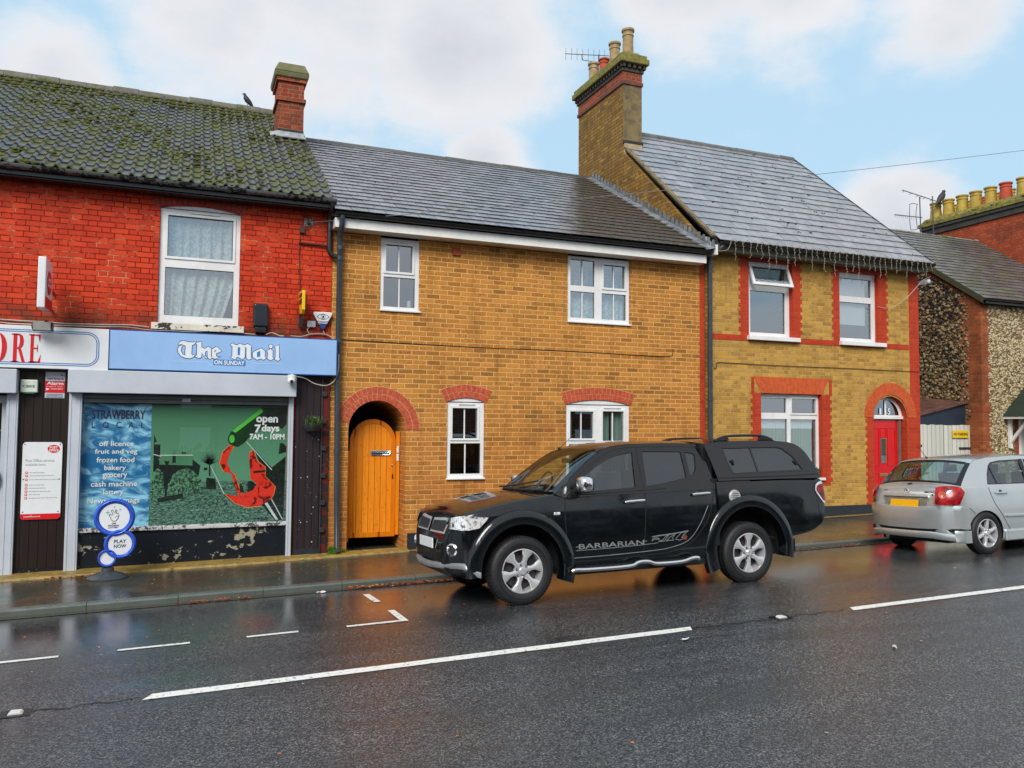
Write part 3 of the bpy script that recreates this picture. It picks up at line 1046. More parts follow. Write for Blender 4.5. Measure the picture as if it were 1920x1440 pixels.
# ------------------------------------------------------------------ the red brick shop
SX0, SX1 = -7.0, 1.99
shop = thing("shop_building", "red brick shop with mossy tiled roof, white sash window and dark boarded front", "shop", (-2.5, 2.5, z_wall(-2.5)))
up = archpts(-.405, .675, 3.10, 4.735, .062)
main = rect(-1.31, 1.39, .24, 2.10)
b = wall_mb(rect(SX0, SX1, -.6, 5.08), [up, main, rect(-4.9, -2.15, -.28, 2.1)], 0.0, .16)
b.box(SX0, SX1, .0, 9.4, -.6, -.55)
b.add([(SX1, 0, -.6), (SX1, 9.4, -.6), (SX1, 9.4, 5.2), (SX1, 4.8, 8.0), (SX1, 0, 5.1)], [(0, 1, 2, 3, 4)])
b.add([(SX0, 0, -.6), (SX0, 9.4, -.6), (SX0, 9.4, 5.2), (SX0, 4.8, 8.0), (SX0, 0, 5.1)], [(4, 3, 2, 1, 0)])
b.add([(SX0, 9.4, -.6), (SX0, 9.4, 5.2), (SX1, 9.4, 5.2), (SX1, 9.4, -.6)], [(0, 1, 2, 3)])
b.build("wall", RBRICK, shop)
# header arch over the upper window
b = MB()
R_ = (.54 ** 2 + .062 ** 2) / (2 * .062)
for k in range(17):
    a = (k - 8) * (.60 / R_) / 8.5
    c = Vector((.135 + (R_ + .115) * math.sin(a), -.002, 4.735 + .062 - R_ + (R_ + .115) * math.cos(a)))
    d = Vector((math.sin(a), 0, math.cos(a)))
    t = Vector((math.cos(a), 0, -math.sin(a)))
    b.obox(c, t * .031, Vector((0, .006, 0)), d * .105)
b.build("window_arch", plain("painted_arch_brick", (.42, .03, .012), .55, var=.25, nscale=14, bump=.4), shop, bevel=.004)
w = window(shop, -.40, .67, 3.10, 4.735, .04, [(-.30, .57, 4.055, 4.64, 0, 1), (-.32, .59, 3.22, 3.90, 0, 0)], vent=(-.02, .38, 4.685),
           head=[(-.40, 4.738)] + [(p[0], p[1]) for p in archpts(-.40, .67, 3.1, 4.74, .055)[2:]][::-1] + [(.67, 4.738)])
curtain(w, -.36, .60, 4.0, 4.72, .16, NET, 7, .018, seed=3)
curtain(w, -.36, .62, 3.12, 3.95, .16, NET, 7, .022, bow=(0, -.20), seed=5)
MB().box(-.475, .745, -.07, .055, 3.005, 3.10).build("sill", SILLPEEL, w, bevel=.006)
# roof
sl = .595
roof_slab(shop, BLACKP, SX0 - .1, 1.95, -.28, 5.033, 4.8, sl, 9.8, 5.0, "roof_deck")
MB().box(SX0, 1.98, -.24, -.003, 4.885, 5.03).build("eaves_board", BLACKP, shop)
b = MB()
per, e = .150, .30
ln = math.hypot(1, sl)
S, Nn = Vector((0, 1 / ln, sl / ln)), Vector((0, -sl / ln, 1 / ln))
xs = []
x = -4.4
prof = [(0, 0), (.06, .010), (.14, .031), (.25, .041), (.36, .031), (.44, .010), (.5, 0), (.75, -.003)]
while x < 1.95:
    for f, h in prof:
        if x + f * per <= 1.951:
            xs.append((x + f * per, h))
    x += per
L = (4.8 + .30) * ln
rows = int(L / e)
rt = random.Random(5)
for k in range(rows + 1):
    s0, s1 = k * e, min((k + 1) * e + .07, L)
    base = Vector((0, -.30, 5.20 + sl * -.30))
    jx = [0.0] * len(xs)
    cur = rt.uniform(-.006, .006)
    vs = []
    for i, (xx, h) in enumerate(xs):
        if i % 16 == 0:
            cur = rt.uniform(-.010, .010)
        jx[i] = cur
    for i, (xx, h) in enumerate(xs):
        vs.append(Vector((xx, 0, 0)) + base + S * (s0 + jx[i]) + Nn * (h + .030 - .022))
    for i, (xx, h) in enumerate(xs):
        vs.append(Vector((xx, 0, 0)) + base + S * (s0 + jx[i]) + Nn * (h + .030))
    for i, (xx, h) in enumerate(xs):
        vs.append(Vector((xx, 0, 0)) + base + S * s1 + Nn * (h + .004))
    n = len(xs)
    for i in range(n - 1):
        r = random.Random((i // 8) * 71 + k * 13).random()
        b.add([vs[i], vs[i + 1], vs[i + 1 + n], vs[i + n]], [(0, 1, 2, 3)], r=r)
        b.add([vs[i + n], vs[i + 1 + n], vs[i + 1 + 2 * n], vs[i + 2 * n]], [(0, 1, 2, 3)], r=r)
ro = b.build("roof_tiles", PANTILE, shop)
me = ro.data
bm = bmesh.new()
bm.from_mesh(me)
bmesh.ops.remove_doubles(bm, verts=bm.verts, dist=.0004)
bm.to_mesh(me)
bm.free()
me.polygons.foreach_set("use_smooth", [True] * len(me.polygons))
me.set_sharp_from_angle(angle=rad(50))
# moss cushions sitting on the tiles
b = MB()
for i in range(2300):
    xx = rt.uniform(-4.2, 1.9)
    s_ = rt.uniform(0, L - .1) if i % 3 else L - rt.uniform(.05, .9)
    nz = math.sin(xx * 2.1 + s_ * 1.3) + math.sin(xx * 4.7 - s_ * 2.9) * .7
    if nz < .15 and s_ < L - .6:
        continue
    q = Vector((xx, -.30, 5.20 - sl * .30)) + S * s_
    fr = (s_ % e) / e
    q = q + Nn * (.030 * (1 - fr) + .004 + .012)
    b.sphere(q, rt.uniform(.018, .042), 6, sc_=(1.2, 1.0, .55))
MOSS = M("moss_cushion")
_P = MOSS.pos()
MOSS.p(Base_Color=MOSS.mix(MOSS.noise(14, 5, .65, _P), (.030, .036, .006), (.15, .16, .012)), Roughness=.95)
MOSS.bump(MOSS.noise(140, 3, .7, _P), .9, .01)
MOSS = MOSS.m
tag(b.build("moss", MOSS, ro, smooth=80), kind='stuff')
ridge_tiles(shop, mat_slate("mossy_ridge_tile", (.075, .07, .055), (.13, .12, .09), .6, moss=.35), -4.6, 1.95, 4.8, 5.20 + sl * 4.8 + .085, .12, .45)
gutter(shop, mat_peel("lichened_gutter", (.10, .11, .11), (.012, .013, .014), .50, 14, .5), SX0, 1.985, -.325, 5.02, .062)
# black downpipe from the shop gutter across to the shared pipe
pipe("downpipe", shop, curve_pts([(1.93, -.31, 4.97), (1.93, -.28, 4.90), (1.93, -.10, 4.80), (1.93, -.09, 4.6), (1.93, -.09, 4.33), (1.96, -.09, 4.25), (2.06, -.10, 4.21)], 5), .036, BLACKG, [(1.93, -.09, 4.62)])
# chimney
ch = MB().box(1.43, 1.89, 2.92, 3.62, 6.3, 8.03).build("chimney", CHIMRED, shop)
b = MB()
b.box(1.395, 1.925, 2.885, 3.655, 7.66, 7.735)
b.box(1.39, 1.93, 2.88, 3.66, 8.03, 8.10)
b.build("corbel_band", CHIMRED, ch, bevel=.006)
b = MB()
def frust(b, x0, x1, y0, y1, z0, z1, i0, i1, m=0):
    vs = [(x0 - i0, y0 - i0, z0), (x1 + i0, y0 - i0, z0), (x1 + i0, y1 + i0, z0), (x0 - i0, y1 + i0, z0), (x0 - i1, y0 - i1, z1), (x1 + i1, y0 - i1, z1), (x1 + i1, y1 + i1, z1), (x0 - i1, y1 + i1, z1)]
    b.add(vs, [(3, 2, 1, 0), (4, 5, 6, 7), (0, 1, 5, 4), (1, 2, 6, 5), (2, 3, 7, 6), (3, 0, 4, 7)], m)
frust(b, 1.43, 1.89, 2.92, 3.62, 8.10, 8.20, .065, .085)
frust(b, 1.43, 1.89, 2.92, 3.62, 8.20, 8.385, .085, .005)
b.build("cap", MOSSGREY, ch, bevel=.02)
b = MB()
b.obox((1.66, 2.86, 6.985), (.27, 0, 0), S * .075, Nn * .012)
b.obox((1.66, 2.91, 7.02), (.25, 0, 0), (0, .006, 0), (0, 0, .07))
b.obox((1.37, 3.0, 7.06), (.07, 0, .02), S * .14, Nn * .012)
b.build("flashing", LEAD, ch, bevel=.006)
MB().box(1.425, 1.895, 2.915, 3.0, 7.09, 7.14).build("damp_course", plain("tarred_band", (.03, .03, .03), .8), ch)

# shopfront pieces
b = MB()
b.box(-1.305, 1.39, -.012, .03, -.5, .235)
b.build("stall_riser", RISER, shop)
MB().box(-1.325, 1.405, -.05, .04, .235, .290).build("shop_window_sill", SHOPSILL, shop, bevel=.008)
for a, c, y_ in ((-2.15, -2.02, -.09), (-1.437, -1.285, -.09), (1.392, 1.462, -.08)):
    b = MB()
    b.box(a, c, y_, .0, z_wall(a) - .1, 2.10)
    for q in ((a + .018, a + .032), (c - .034, c - .018)) if c - a > .1 else ((a + .013, a + .026),):
        b.box(q[0], q[1], y_ - .007, y_ - .0005, z_wall(a) - .1, 2.10)
    b.build("shutter_rail", SILVERP, shop, bevel=.004)
b = MB()
b.box(-1.445, 1.478, -.235, -.003, 2.10, 2.405)
b.build("shutter_housing", SILVERP, shop, bevel=.008)
MB().box(-5.2, -2.025, -.235, -.003, 2.075, 2.385).build("shutter_housing", SILVERP, shop, bevel=.008)
b = MB()
b.box(-1.285, 1.392, -.04, .02, 2.03, 2.09)
b.box(-1.285, 1.392, -.035, .015, 1.975, 2.025)
b.build("shutter_bottom_bar", plain("grey_steel_bar", (.14, .16, .17), .4), shop, bevel=.004)
MB().box(-.05, .06, -.045, -.038, 2.0, 2.05).build("shutter_lock", SILVERP, shop)
# dark boards either side
MB().box(-2.02, -1.437, -.035, -.002, -.20, 2.385).build("boarding", DARKWOOD, shop)
MB().box(-2.02, -1.437, -.03, -.002, -.40, -.20).build("boarding_base", RISER, shop)
b = MB()
b.box(-5.2, 2.02, -.07, -.003, 2.385, 2.96)
b.box(1.50, 1.99, -.012, -.003, -.25, 2.385)
b.build("fascia_backing", plain("black_fascia_board", (.012, .010, .012), .5), shop)
gate = MB().box(1.50, 1.855, -.055, -.013, -.10, 2.38).build("boarded_side_door", DARKWOOD2, shop)
b = MB()
b.box(1.862, 1.885, -.07, -.02, -.18, 2.38)
for zz in (.15, .55, .95, 1.35, 1.75, 2.15):
    b.box(1.86, 1.94, -.085, -.0705, zz - .035, zz + .035)
b.build("gate_post_hinges", DARKM, shop, bevel=.004)
MB().box(1.888, 1.985, -.045, -.013, -.22, 2.38).build("red_door_jamb", mat_peel("dark_red_flaking", (.10, .012, .01), (.03, .02, .02), .5, 8), shop)
MB().box(1.50, 1.86, -.05, -.013, -.28, -.10).build("door_step", PLINTH, shop)
# the second shop window at the left edge of the view
fr = window(shop, -4.9, -2.15, -.2, 2.05, .03, [(-4.8, -3.6, .3, 1.95, 0, 0), (-3.5, -2.22, -.1, 1.95, 0, 0)], name="shop_window", fm=SILVERP, glass=GLASS)
b = MB()
rr = random.Random(4)
for k in range(5):
    b.box(-4.8, -2.2, .35, .36, -.1 + k * .42, -.08 + k * .42)
b.build("display_shelves", WHITEW, fr)
b = MB()
cols = [plain("goods_%s" % n, c, .4) for n, c in (("orange", (.7, .25, .03)), ("green", (.05, .3, .08)), ("yellow", (.7, .55, .05)), ("red", (.55, .03, .03)), ("pale", (.6, .6, .55)))]
for k in range(4):
    x = -4.8
    while x < -2.3:
        w_ = rr.uniform(.06, .14)
        b.box(x, x + w_ - .01, .24, .34, -.078 + k * .42, -.078 + k * .42 + rr.uniform(.12, .30), rr.randrange(5))
        x += w_
b.build("goods_on_shelves", cols, fr)
# roundel on the left window
b = MB()
b.lathe([(.235, 0), (.235, .02), (0, .02)], (-2.44, -.01, .96), 'y', 32)
b.lathe([(.20, -.004), (0, -.004)], (-2.44, -.01, .96), 'y', 32, m=1)
b.build("window_roundel", [plain("roundel_blue", (.02, .12, .42), .3), WHITE], fr)
MB().add([(-2.9, .02, .28), (-2.25, .02, .28), (-2.25, .02, .36), (-2.9, .02, .36)], [(0, 1, 2, 3)]).build("red_window_strip", plain("strip_red", (.6, .02, .02), .3), fr)

# the printed picture filling the main shop window
def poster_mats():
    m = M("green_street_print")
    P = m.pos()
    x, y, z = m.xyz(P)
    sky = m.mix(m.step(z, .9, 1.95), (.105, .29, .17), (.055, .20, .105))
    n1 = m.noise(24, 7, .72, m.comb(x, 0.0, m.math('MULTIPLY', z, 2.2)), .8)
    rd = m.mix(m.step(n1, .42, .60), (.008, .035, .022), (.14, .32, .23))
    f = m.step(z, .86, .90, 1, 0)
    m.p(Base_Color=m.mix(f, sky, rd), Roughness=.4)
    g = m.m
    m = M("blue_print_panel")
    P = m.pos()
    x, y, z = m.xyz(P)
    dx = m.math('ADD', m.math('MULTIPLY', x, 1.0), m.math('MULTIPLY', z, .55))
    n1 = m.noise(3.2, 5, .6, m.comb(dx, 0.0, m.math('MULTIPLY', z, 2.0)), 1.2)
    n2 = m.noise(1.4, 2, .5, m.comb(x, 2.0, z))
    m.p(Base_Color=m.mix(m.step(m.math('ADD', n1, m.math('MULTIPLY', n2, .5)), .66, .92), (.010, .15, .36), (.32, .70, .90)), Roughness=.4)
    return g, m.m
PG, PB = poster_mats()
PD = plain("print_dark_green", (.006, .022, .014), .4, var=.5, nscale=18)
PM = M("print_snowy_foliage"); _P = PM.pos()
PM.p(Base_Color=PM.mix(PM.step(PM.noise(34, 7, .75, _P), .44, .58), (.006, .03, .015), (.12, .31, .18)), Roughness=.4); PM = PM.m
PMID = plain("print_mid_green", (.075, .24, .12), .4)
PRED = M("print_red_wine"); _P = PRED.pos()
PRED.p(Base_Color=PRED.mix(PRED.step(PRED.noise(9, 4, .6, _P, 1.0), .50, .60), (.78, .035, .015), (.14, .004, .004)), Roughness=.3); PRED = PRED.m
PBOT = plain("print_bottle_green", (.006, .04, .012), .3)
PLIME = plain("print_lime", (.10, .62, .06), .3, var=.1)
PPALE = plain("print_pale", (.62, .72, .68), .3)
PORANGE = plain("print_orange_edge", (.85, .28, .05), .3)
def pz(px, py):      # zoomed photo crop of the window -> the flat print's own plane
    return (-1.31 + (px - 45) / 1790 * 2.70, 1.955 - (py - 75 + (px - 45) * .0003) / (1120 - 75 + (px - 45) * -.012) * 1.665)
poster = thing("window_poster", "large green and blue printed street picture with bottle and red wine filling the shop window", "poster", (0, .05, .28))
def lerp_(a, c, t):
    return a + (c - a) * t
def flat(pts, y, t=.0006):
    q = [pz(*p) for p in pts]
    return [(a, c) for a, c in q]
b = MB()
b.box(-.435, 1.40, .048, .052, .285, 1.965, 0)
b.box(-1.315, -.4355, .048, .052, .285, 1.965, 1)
b.build("printed_sheet", [PG, PB], poster)
b = MB()
Yp = .0468
def pp(pts, m, lift=0.0):
    b.prism(flat(pts, 0), Yp - lift, Yp - lift + .0008, 'xz', m)
# buildings, lamp, walls
pp([(650, 330), (675, 390), (655, 400), (655, 415), (705, 415), (705, 500), (715, 520), (690, 545), (725, 580), (770, 590), (780, 800), (650, 800)], 0)
pp([(705, 508), (810, 508), (812, 470), (822, 450), (834, 470), (838, 508), (985, 508), (1000, 590), (700, 590)], 2, .0003)
pp([(740, 590), (1050, 600), (1040, 690), (740, 760)], 0, .0002)
pp([(985, 545), (1055, 600), (1040, 690), (985, 690)], 0, .0005)
pp([(890, 480), (905, 480), (905, 500), (890, 500)], 0, .0005)
pp([(912, 480), (925, 480), (925, 500), (912, 500)], 0, .0005)
pp([(812, 505), (838, 505), (842, 575), (810, 575)], 0, .0006)
pp([(1110, 705), (1190, 715), (1200, 810), (1110, 805)], 0, .0004)
pp([(1085, 618), (1117, 618), (1117, 640), (1085, 640)], 0, .0004)
pp([(645, 660), (690, 620), (735, 660), (745, 760), (740, 880), (645, 900)], 1, .0005)
pp([(790, 760), (815, 680), (870, 640), (940, 620), (1000, 650), (1060, 720), (1110, 780), (1105, 840), (960, 860), (790, 860)], 1, .0006)
pp([(740, 560), (788, 560), (775, 590), (772, 880), (755, 880), (755, 590)], 0, .0008)
pp([(690, 880), (910, 840), (915, 880), (700, 915)], 0, .0007)
# bare tree
for k in range(26):
    a = PI * (k + .5) / 26
    r0 = random.uniform(60, 105)
    c0, c1 = (1135, 590), (1130 + r0 * math.cos(a), 560 - r0 * 1.15 * math.sin(a))
    nx, ny = -(c1[1] - c0[1]), c1[0] - c0[0]
    l_ = math.hypot(nx, ny)
    nx, ny = nx / l_ * 4.5, ny / l_ * 4.5
    pp([(c0[0] + nx, c0[1] + ny), (c1[0], c1[1]), (c0[0] - nx, c0[1] - ny)], 0, .0002)
pp([(1130, 560), (1142, 560), (1146, 690), (1130, 690)], 0, .0004)
for k in range(46):      # cart tracks in the snow
    t = random.uniform(0, 1)
    x0 = lerp_(1180, lerp_(560, 1750, t), .35 + .5 * random.random())
    y0 = 850 + 240 * random.random()
    x0 = 1250 + (lerp_(500, 1650, t) - 1250) * (y0 - 800) / 300
    dx_ = (lerp_(500, 1650, t) - 1250) / 300
    L1 = random.uniform(15, 60)
    if y0 + L1 < 1110 and x0 + dx_ * L1 > 655 and x0 > 655 and x0 + dx_ * L1 < 1740:
        pp([(x0, y0), (x0 + 5, y0 - 1), (x0 + dx_ * L1 + 7, y0 + L1), (x0 + dx_ * L1, y0 + L1)], random.choice((0, 0, 1)), .00012)
pp([(705, 505), (810, 505), (985, 505), (990, 512), (705, 513)], 6, .0007)
pp([(1405, 770), (1425, 765), (1450, 840), (1412, 838)], 0, .0026)
pp([(650, 497), (717, 517), (717, 523), (650, 505)], 6, .0007)
# dark building at the right, sky gap
pp([(1590, 80), (1832, 80), (1828, 230), (1790, 270), (1640, 250), (1500, 330), (1480, 300)], 0, .0002)
pp([(1700, 620), (1828, 520), (1815, 1080), (1700, 930), (1660, 780), (1640, 640)], 0, .0003)
pp([(1530, 455), (1700, 620), (1700, 780), (1640, 700)], 0, .0005)
pp([(1770, 400), (1800, 400), (1830, 430), (1830, 480), (1760, 500)], 0, .0004)
# bottle
pp([(1310, 310), (1600, 85), (1650, 110), (1560, 260), (1440, 400), (1385, 435), (1330, 430)], 3, .0008)
pp([(1330, 295), (1590, 90), (1608, 120), (1360, 310)], 5, .0010)
b.prism([(pz(1330, 365)[0] + .056 * math.cos(a), pz(1330, 365)[1] + .085 * math.sin(a)) for a in [2 * PI * k / 20 for k in range(20)]], Yp - .0012, Yp - .0010, 'xz', 3)
b.prism([(pz(1328, 365)[0] + .036 * math.cos(a), pz(1328, 365)[1] + .058 * math.sin(a)) for a in [2 * PI * k / 20 for k in range(20)]], Yp - .0015, Yp - .0013, 'xz', 5)
# pouring wine and glass
pour = [(1310, 420), (1345, 430), (1300, 520), (1290, 580), (1325, 650), (1360, 680), (1400, 790), (1430, 850), (1400, 870), (1370, 800), (1330, 670), (1265, 655), (1225, 580), (1250, 480)]
pp([(a - 6 if a < 1330 else a + 6, c) for a, c in pour], 7, .0012)
pp(pour, 4, .0014)
cup = [(1280, 850), (1400, 870), (1440, 850), (1530, 820), (1565, 760), (1505, 720), (1500, 640), (1490, 560), (1490, 490), (1530, 465), (1560, 560), (1640, 620), (1640, 700), (1735, 790), (1720, 860), (1690, 910), (1600, 960), (1480, 970), (1370, 930)]
pp([(1525 + (a - 1525) * 1.03, 760 + (c - 760) * 1.03) for a, c in cup], 7, .0016)
pp(cup, 4, .0018)
pp([(1530, 650), (1640, 640), (1640, 660), (1530, 670)], 0, .0021)
pp([(1480, 740), (1520, 740), (1560, 770), (1530, 820), (1480, 840)], 0, .0021)
pp([(1610, 950), (1700, 900), (1810, 1090), (1740, 1090)], 0, .0022)
pp([(1640, 940), (1665, 930), (1770, 1085), (1745, 1085)], 6, .0024)
pp([(1700, 905), (1708, 902), (1815, 1085), (1806, 1085)], 6, .0024)
pp([(1140, 600), (1146, 600), (1275, 850), (1266, 850)], 6, .0010)
pp([(1455, 390), (1462, 388), (1705, 640), (1696, 642)], 6, .0024)
for vx in (940, 1185):
    pp([(vx, 80), (vx + 3, 80), (vx + 3, 1110), (vx, 1110)], 2, .0001)
b.build("print_details", [PD, PM, PMID, PBOT, PRED, PLIME, PPALE, PORANGE], poster)
def ptxt(s, px0, px1, pyt, pyb, m, name="lettering", bold=0.01):
    (xa, zt), (xb, zb) = pz(px0, pyt), pz(px1, pyb)
    return text(s, name, m, poster, xa, zb, .0415, 1, fit=(xb - xa, zt - zb), bold=bold)
LTW = plain("print_white_lettering", (.82, .86, .86), .4, var=.02)
LTD = plain("print_purple_lettering", (.035, .025, .06), .4)
ptxt("STRAWBERRY", 132, 572, 122, 198, LTD, bold=.02)
ptxt("L   O   C   A   L", 135, 566, 225, 275, LTD, bold=0)
for s, a, c, t, bt in (("off licence", 200, 484, 388, 430), ("fruit and veg", 168, 515, 456, 506), ("frozen food", 184, 492, 525, 568), ("bakery", 248, 425, 594, 646), ("grocery", 236, 436, 664, 712), ("cash machine", 145, 522, 730, 772), ("lottery", 246, 410, 800, 852), ("News and mags", 120, 545, 872, 925)):
    ptxt(s, a, c, t, bt, LTW, bold=.016)
for s, a, c, t, bt in (("open", 1545, 1747, 165, 238), ("7", 1532, 1592, 235, 310), ("days", 1595, 1762, 235, 315), ("7AM - 10PM", 1488, 1812, 318, 370)):
    ptxt(s, a, c, t, bt, LTW, bold=.035)
ptxt("1908", 1548, 1672, 1060, 1090, LTD)
MB().add([(-1.31, .03, .285), (1.39, .03, .285), (1.39, .03, 2.0), (-1.31, .03, 2.0)], [(0, 1, 2, 3)]).build("shop_window_pane", SHOPGLASS, shop)

# ---- signs
SIGNB = plain("sign_pale_blue", (.30, .50, .83), .22, var=.05, nscale=2)
SIGNN = plain("sign_navy", (.02, .06, .24), .3)
SIGNW = plain("sign_white", (.74, .77, .80), .22, var=.05, nscale=2)
SIGNR = plain("sign_red", (.62, .012, .02), .3, var=.04)
SIGNBL = plain("sign_mid_blue", (.05, .22, .55), .3)
LTG = plain("logo_pale_grey", (.72, .78, .84), .3, var=.03)
t = thing("fascia_sign", "pale blue newspaper fascia sign with gothic white lettering above the shop window", "sign", (.55, -.2, 2.42))
b = MB()
b.box(-.978, 2.062, -.205, -.0705, 2.418, 2.962, 1)
b.box(-.965, 2.045, -.2085, -.2055, 2.432, 2.948, 0)
b.build("sign_panel", [SIGNB, SIGNN], t, bevel=.003)
# blackletter words traced as outlines in their own sign plane
def zt(px, py):
    x = -.221 + (px / 1920) * 1.716
    top, bot = 2.977 + .088 * px / 1920, 2.389 + .054 * px / 1920
    return (x, top + (bot - top) * py / 640)
GLY = {
 'T': [[(110, 215), (140, 165), (195, 155), (265, 175), (330, 178), (370, 165), (345, 205), (310, 222), (305, 350), (325, 375), (360, 350), (345, 390), (290, 418), (225, 412), (160, 385), (120, 335), (105, 280), (130, 235), (190, 215), (160, 250), (155, 310), (180, 355), (225, 375), (215, 350), (220, 230), (160, 205)]],
 'h': [[(365, 185), (405, 175), (448, 165), (448, 250), (500, 275), (545, 240), (590, 265), (592, 390), (615, 405), (580, 430), (545, 410), (535, 300), (505, 320), (500, 380), (535, 410), (520, 425), (455, 330), (450, 400), (420, 418), (370, 395), (360, 385), (385, 370), (385, 215)]],
 'e': [[(600, 285), (670, 240), (745, 310), (665, 345), (668, 385), (700, 400), (745, 385), (655, 425), (605, 405), (605, 390)], ],
 'M': [[(870, 215), (910, 190), (945, 215), (975, 220), (1020, 192), (1060, 215), (1090, 220), (1130, 198), (1195, 235), (1185, 250), (1185, 400), (1205, 420), (1150, 438), (1118, 410), (1115, 260), (1095, 245), (1095, 400), (1060, 435), (1010, 405), (975, 395), (955, 435), (880, 405), (905, 385), (905, 240)]],
 'a': [[(1215, 330), (1260, 300), (1345, 265), (1400, 310), (1400, 400), (1425, 415), (1375, 440), (1340, 420), (1280, 440), (1215, 395)]],
 'i': [[(1430, 305), (1485, 275), (1520, 305), (1518, 405), (1540, 420), (1490, 450), (1440, 420), (1445, 330)]],
 'l': [[(1540, 245), (1615, 215), (1620, 410), (1640, 430), (1600, 455), (1550, 430), (1565, 405), (1562, 260)]],
}
cut = {'e': [(640, 290), (670, 300), (640, 330)], 'a': [(1275, 330), (1325, 300), (1330, 390), (1280, 400)], 'M': [(985, 250), (1020, 250), (1020, 370), (985, 370)]}
b = MB()
for k, ls in GLY.items():
    for l in ls:
        q = [zt(*p) for p in l]
        cx, cz = sum(p[0] for p in q) / len(q), sum(p[1] for p in q) / len(q)
        big_ = []
        n = len(q)
        A = sum(q[i][0] * q[(i + 1) % n][1] - q[(i + 1) % n][0] * q[i][1] for i in range(n))
        for i in range(n):
            d0 = Vector((q[i][0] - q[i - 1][0], q[i][1] - q[i - 1][1])).normalized()
            d1 = Vector((q[(i + 1) % n][0] - q[i][0], q[(i + 1) % n][1] - q[i][1])).normalized()
            nn = Vector((d0.y + d1.y, -d0.x - d1.x))
            nn = nn.normalized() if nn.length > .2 else Vector((0, 0))
            sgn = 1 if A > 0 else -1
            big_.append((q[i][0] + nn.x * .010 * sgn, q[i][1] + nn.y * .010 * sgn))
        b.prism(big_, -.2105, -.209, 'xz', 1)
        b.prism(q, -.2135, -.2110, 'xz', 0)
    if k in cut:
        b.prism([zt(*p) for p in cut[k]], -.2150, -.2140, 'xz', 2)
c = zt(1488, 238)
b.prism([(c[0] + .033 * math.cos(a), c[1] + .036 * math.sin(a)) for a in [2 * PI * k / 14 for k in range(14)]], -.2105, -.209, 'xz', 1)
b.prism([(c[0] + .025 * math.cos(a), c[1] + .028 * math.sin(a)) for a in [2 * PI * k / 14 for k in range(14)]], -.2135, -.211, 'xz', 0)
b.build("gothic_lettering", [LTG, SIGNN, SIGNBL], t)
(xa, za), (xb, zb) = zt(640, 508), zt(1095, 458)
text("ON SUNDAY", "lettering", LTG, t, xa, za, -.2125, 1, fit=(xb - xa, zb - za), bold=.035)
MB().box(xa - .012, xb + .012, -.2105, -.2095, za - .010, zb + .010).build("lettering_ground", SIGNBL, t)
b = MB()
for p0, p1 in (((60, 455), (560, 470)), ((1180, 485), (1665, 500)), ((560, 445), (1180, 455)), ((560, 520), (1180, 530))):
    (xa, za), (xb, zb) = zt(*p0), zt(*p1)
    b.box(xa, xb, -.2097, -.209, (za + zb) / 2 - .003, (za + zb) / 2)
b.build("rule_lines", LTG, t)

t = thing("fascia_sign", "white fascia sign ending in red serif letters inside a rounded blue outline", "sign", (-3, -.2, 2.40))
MB().box(-5.2, -.9795, -.205, -.0705, 2.405, 2.955).build("sign_panel", SIGNW, t, bevel=.003)
def rrect(x0, x1, z0, z1, r, n=8):
    out = []
    for cx, cz, a0 in ((x1 - r, z1 - r, 0), (x0 + r, z1 - r, PI / 2), (x0 + r, z0 + r, PI), (x1 - r, z0 + r, 1.5 * PI)):
        out += [(cx + r * math.cos(a0 + PI / 2 * k / n), cz + r * math.sin(a0 + PI / 2 * k / n)) for k in range(n + 1)]
    return out
b = MB()
for i, (d0, d1) in enumerate(((0, .012), (.024, .036))):
    o_, i_ = rrect(-5.0 + d0, -1.09 - d0, 2.445 + d0, 2.905 - d0, .15 - d0), rrect(-5.0 + d1, -1.09 - d1, 2.445 + d1, 2.905 - d1, .15 - d1)
    vs, fs = loop_fill([o_, i_])
    b.add([(x, -.2065, z) for x, z in vs], fs)
b.build("outline", SIGNBL, t)
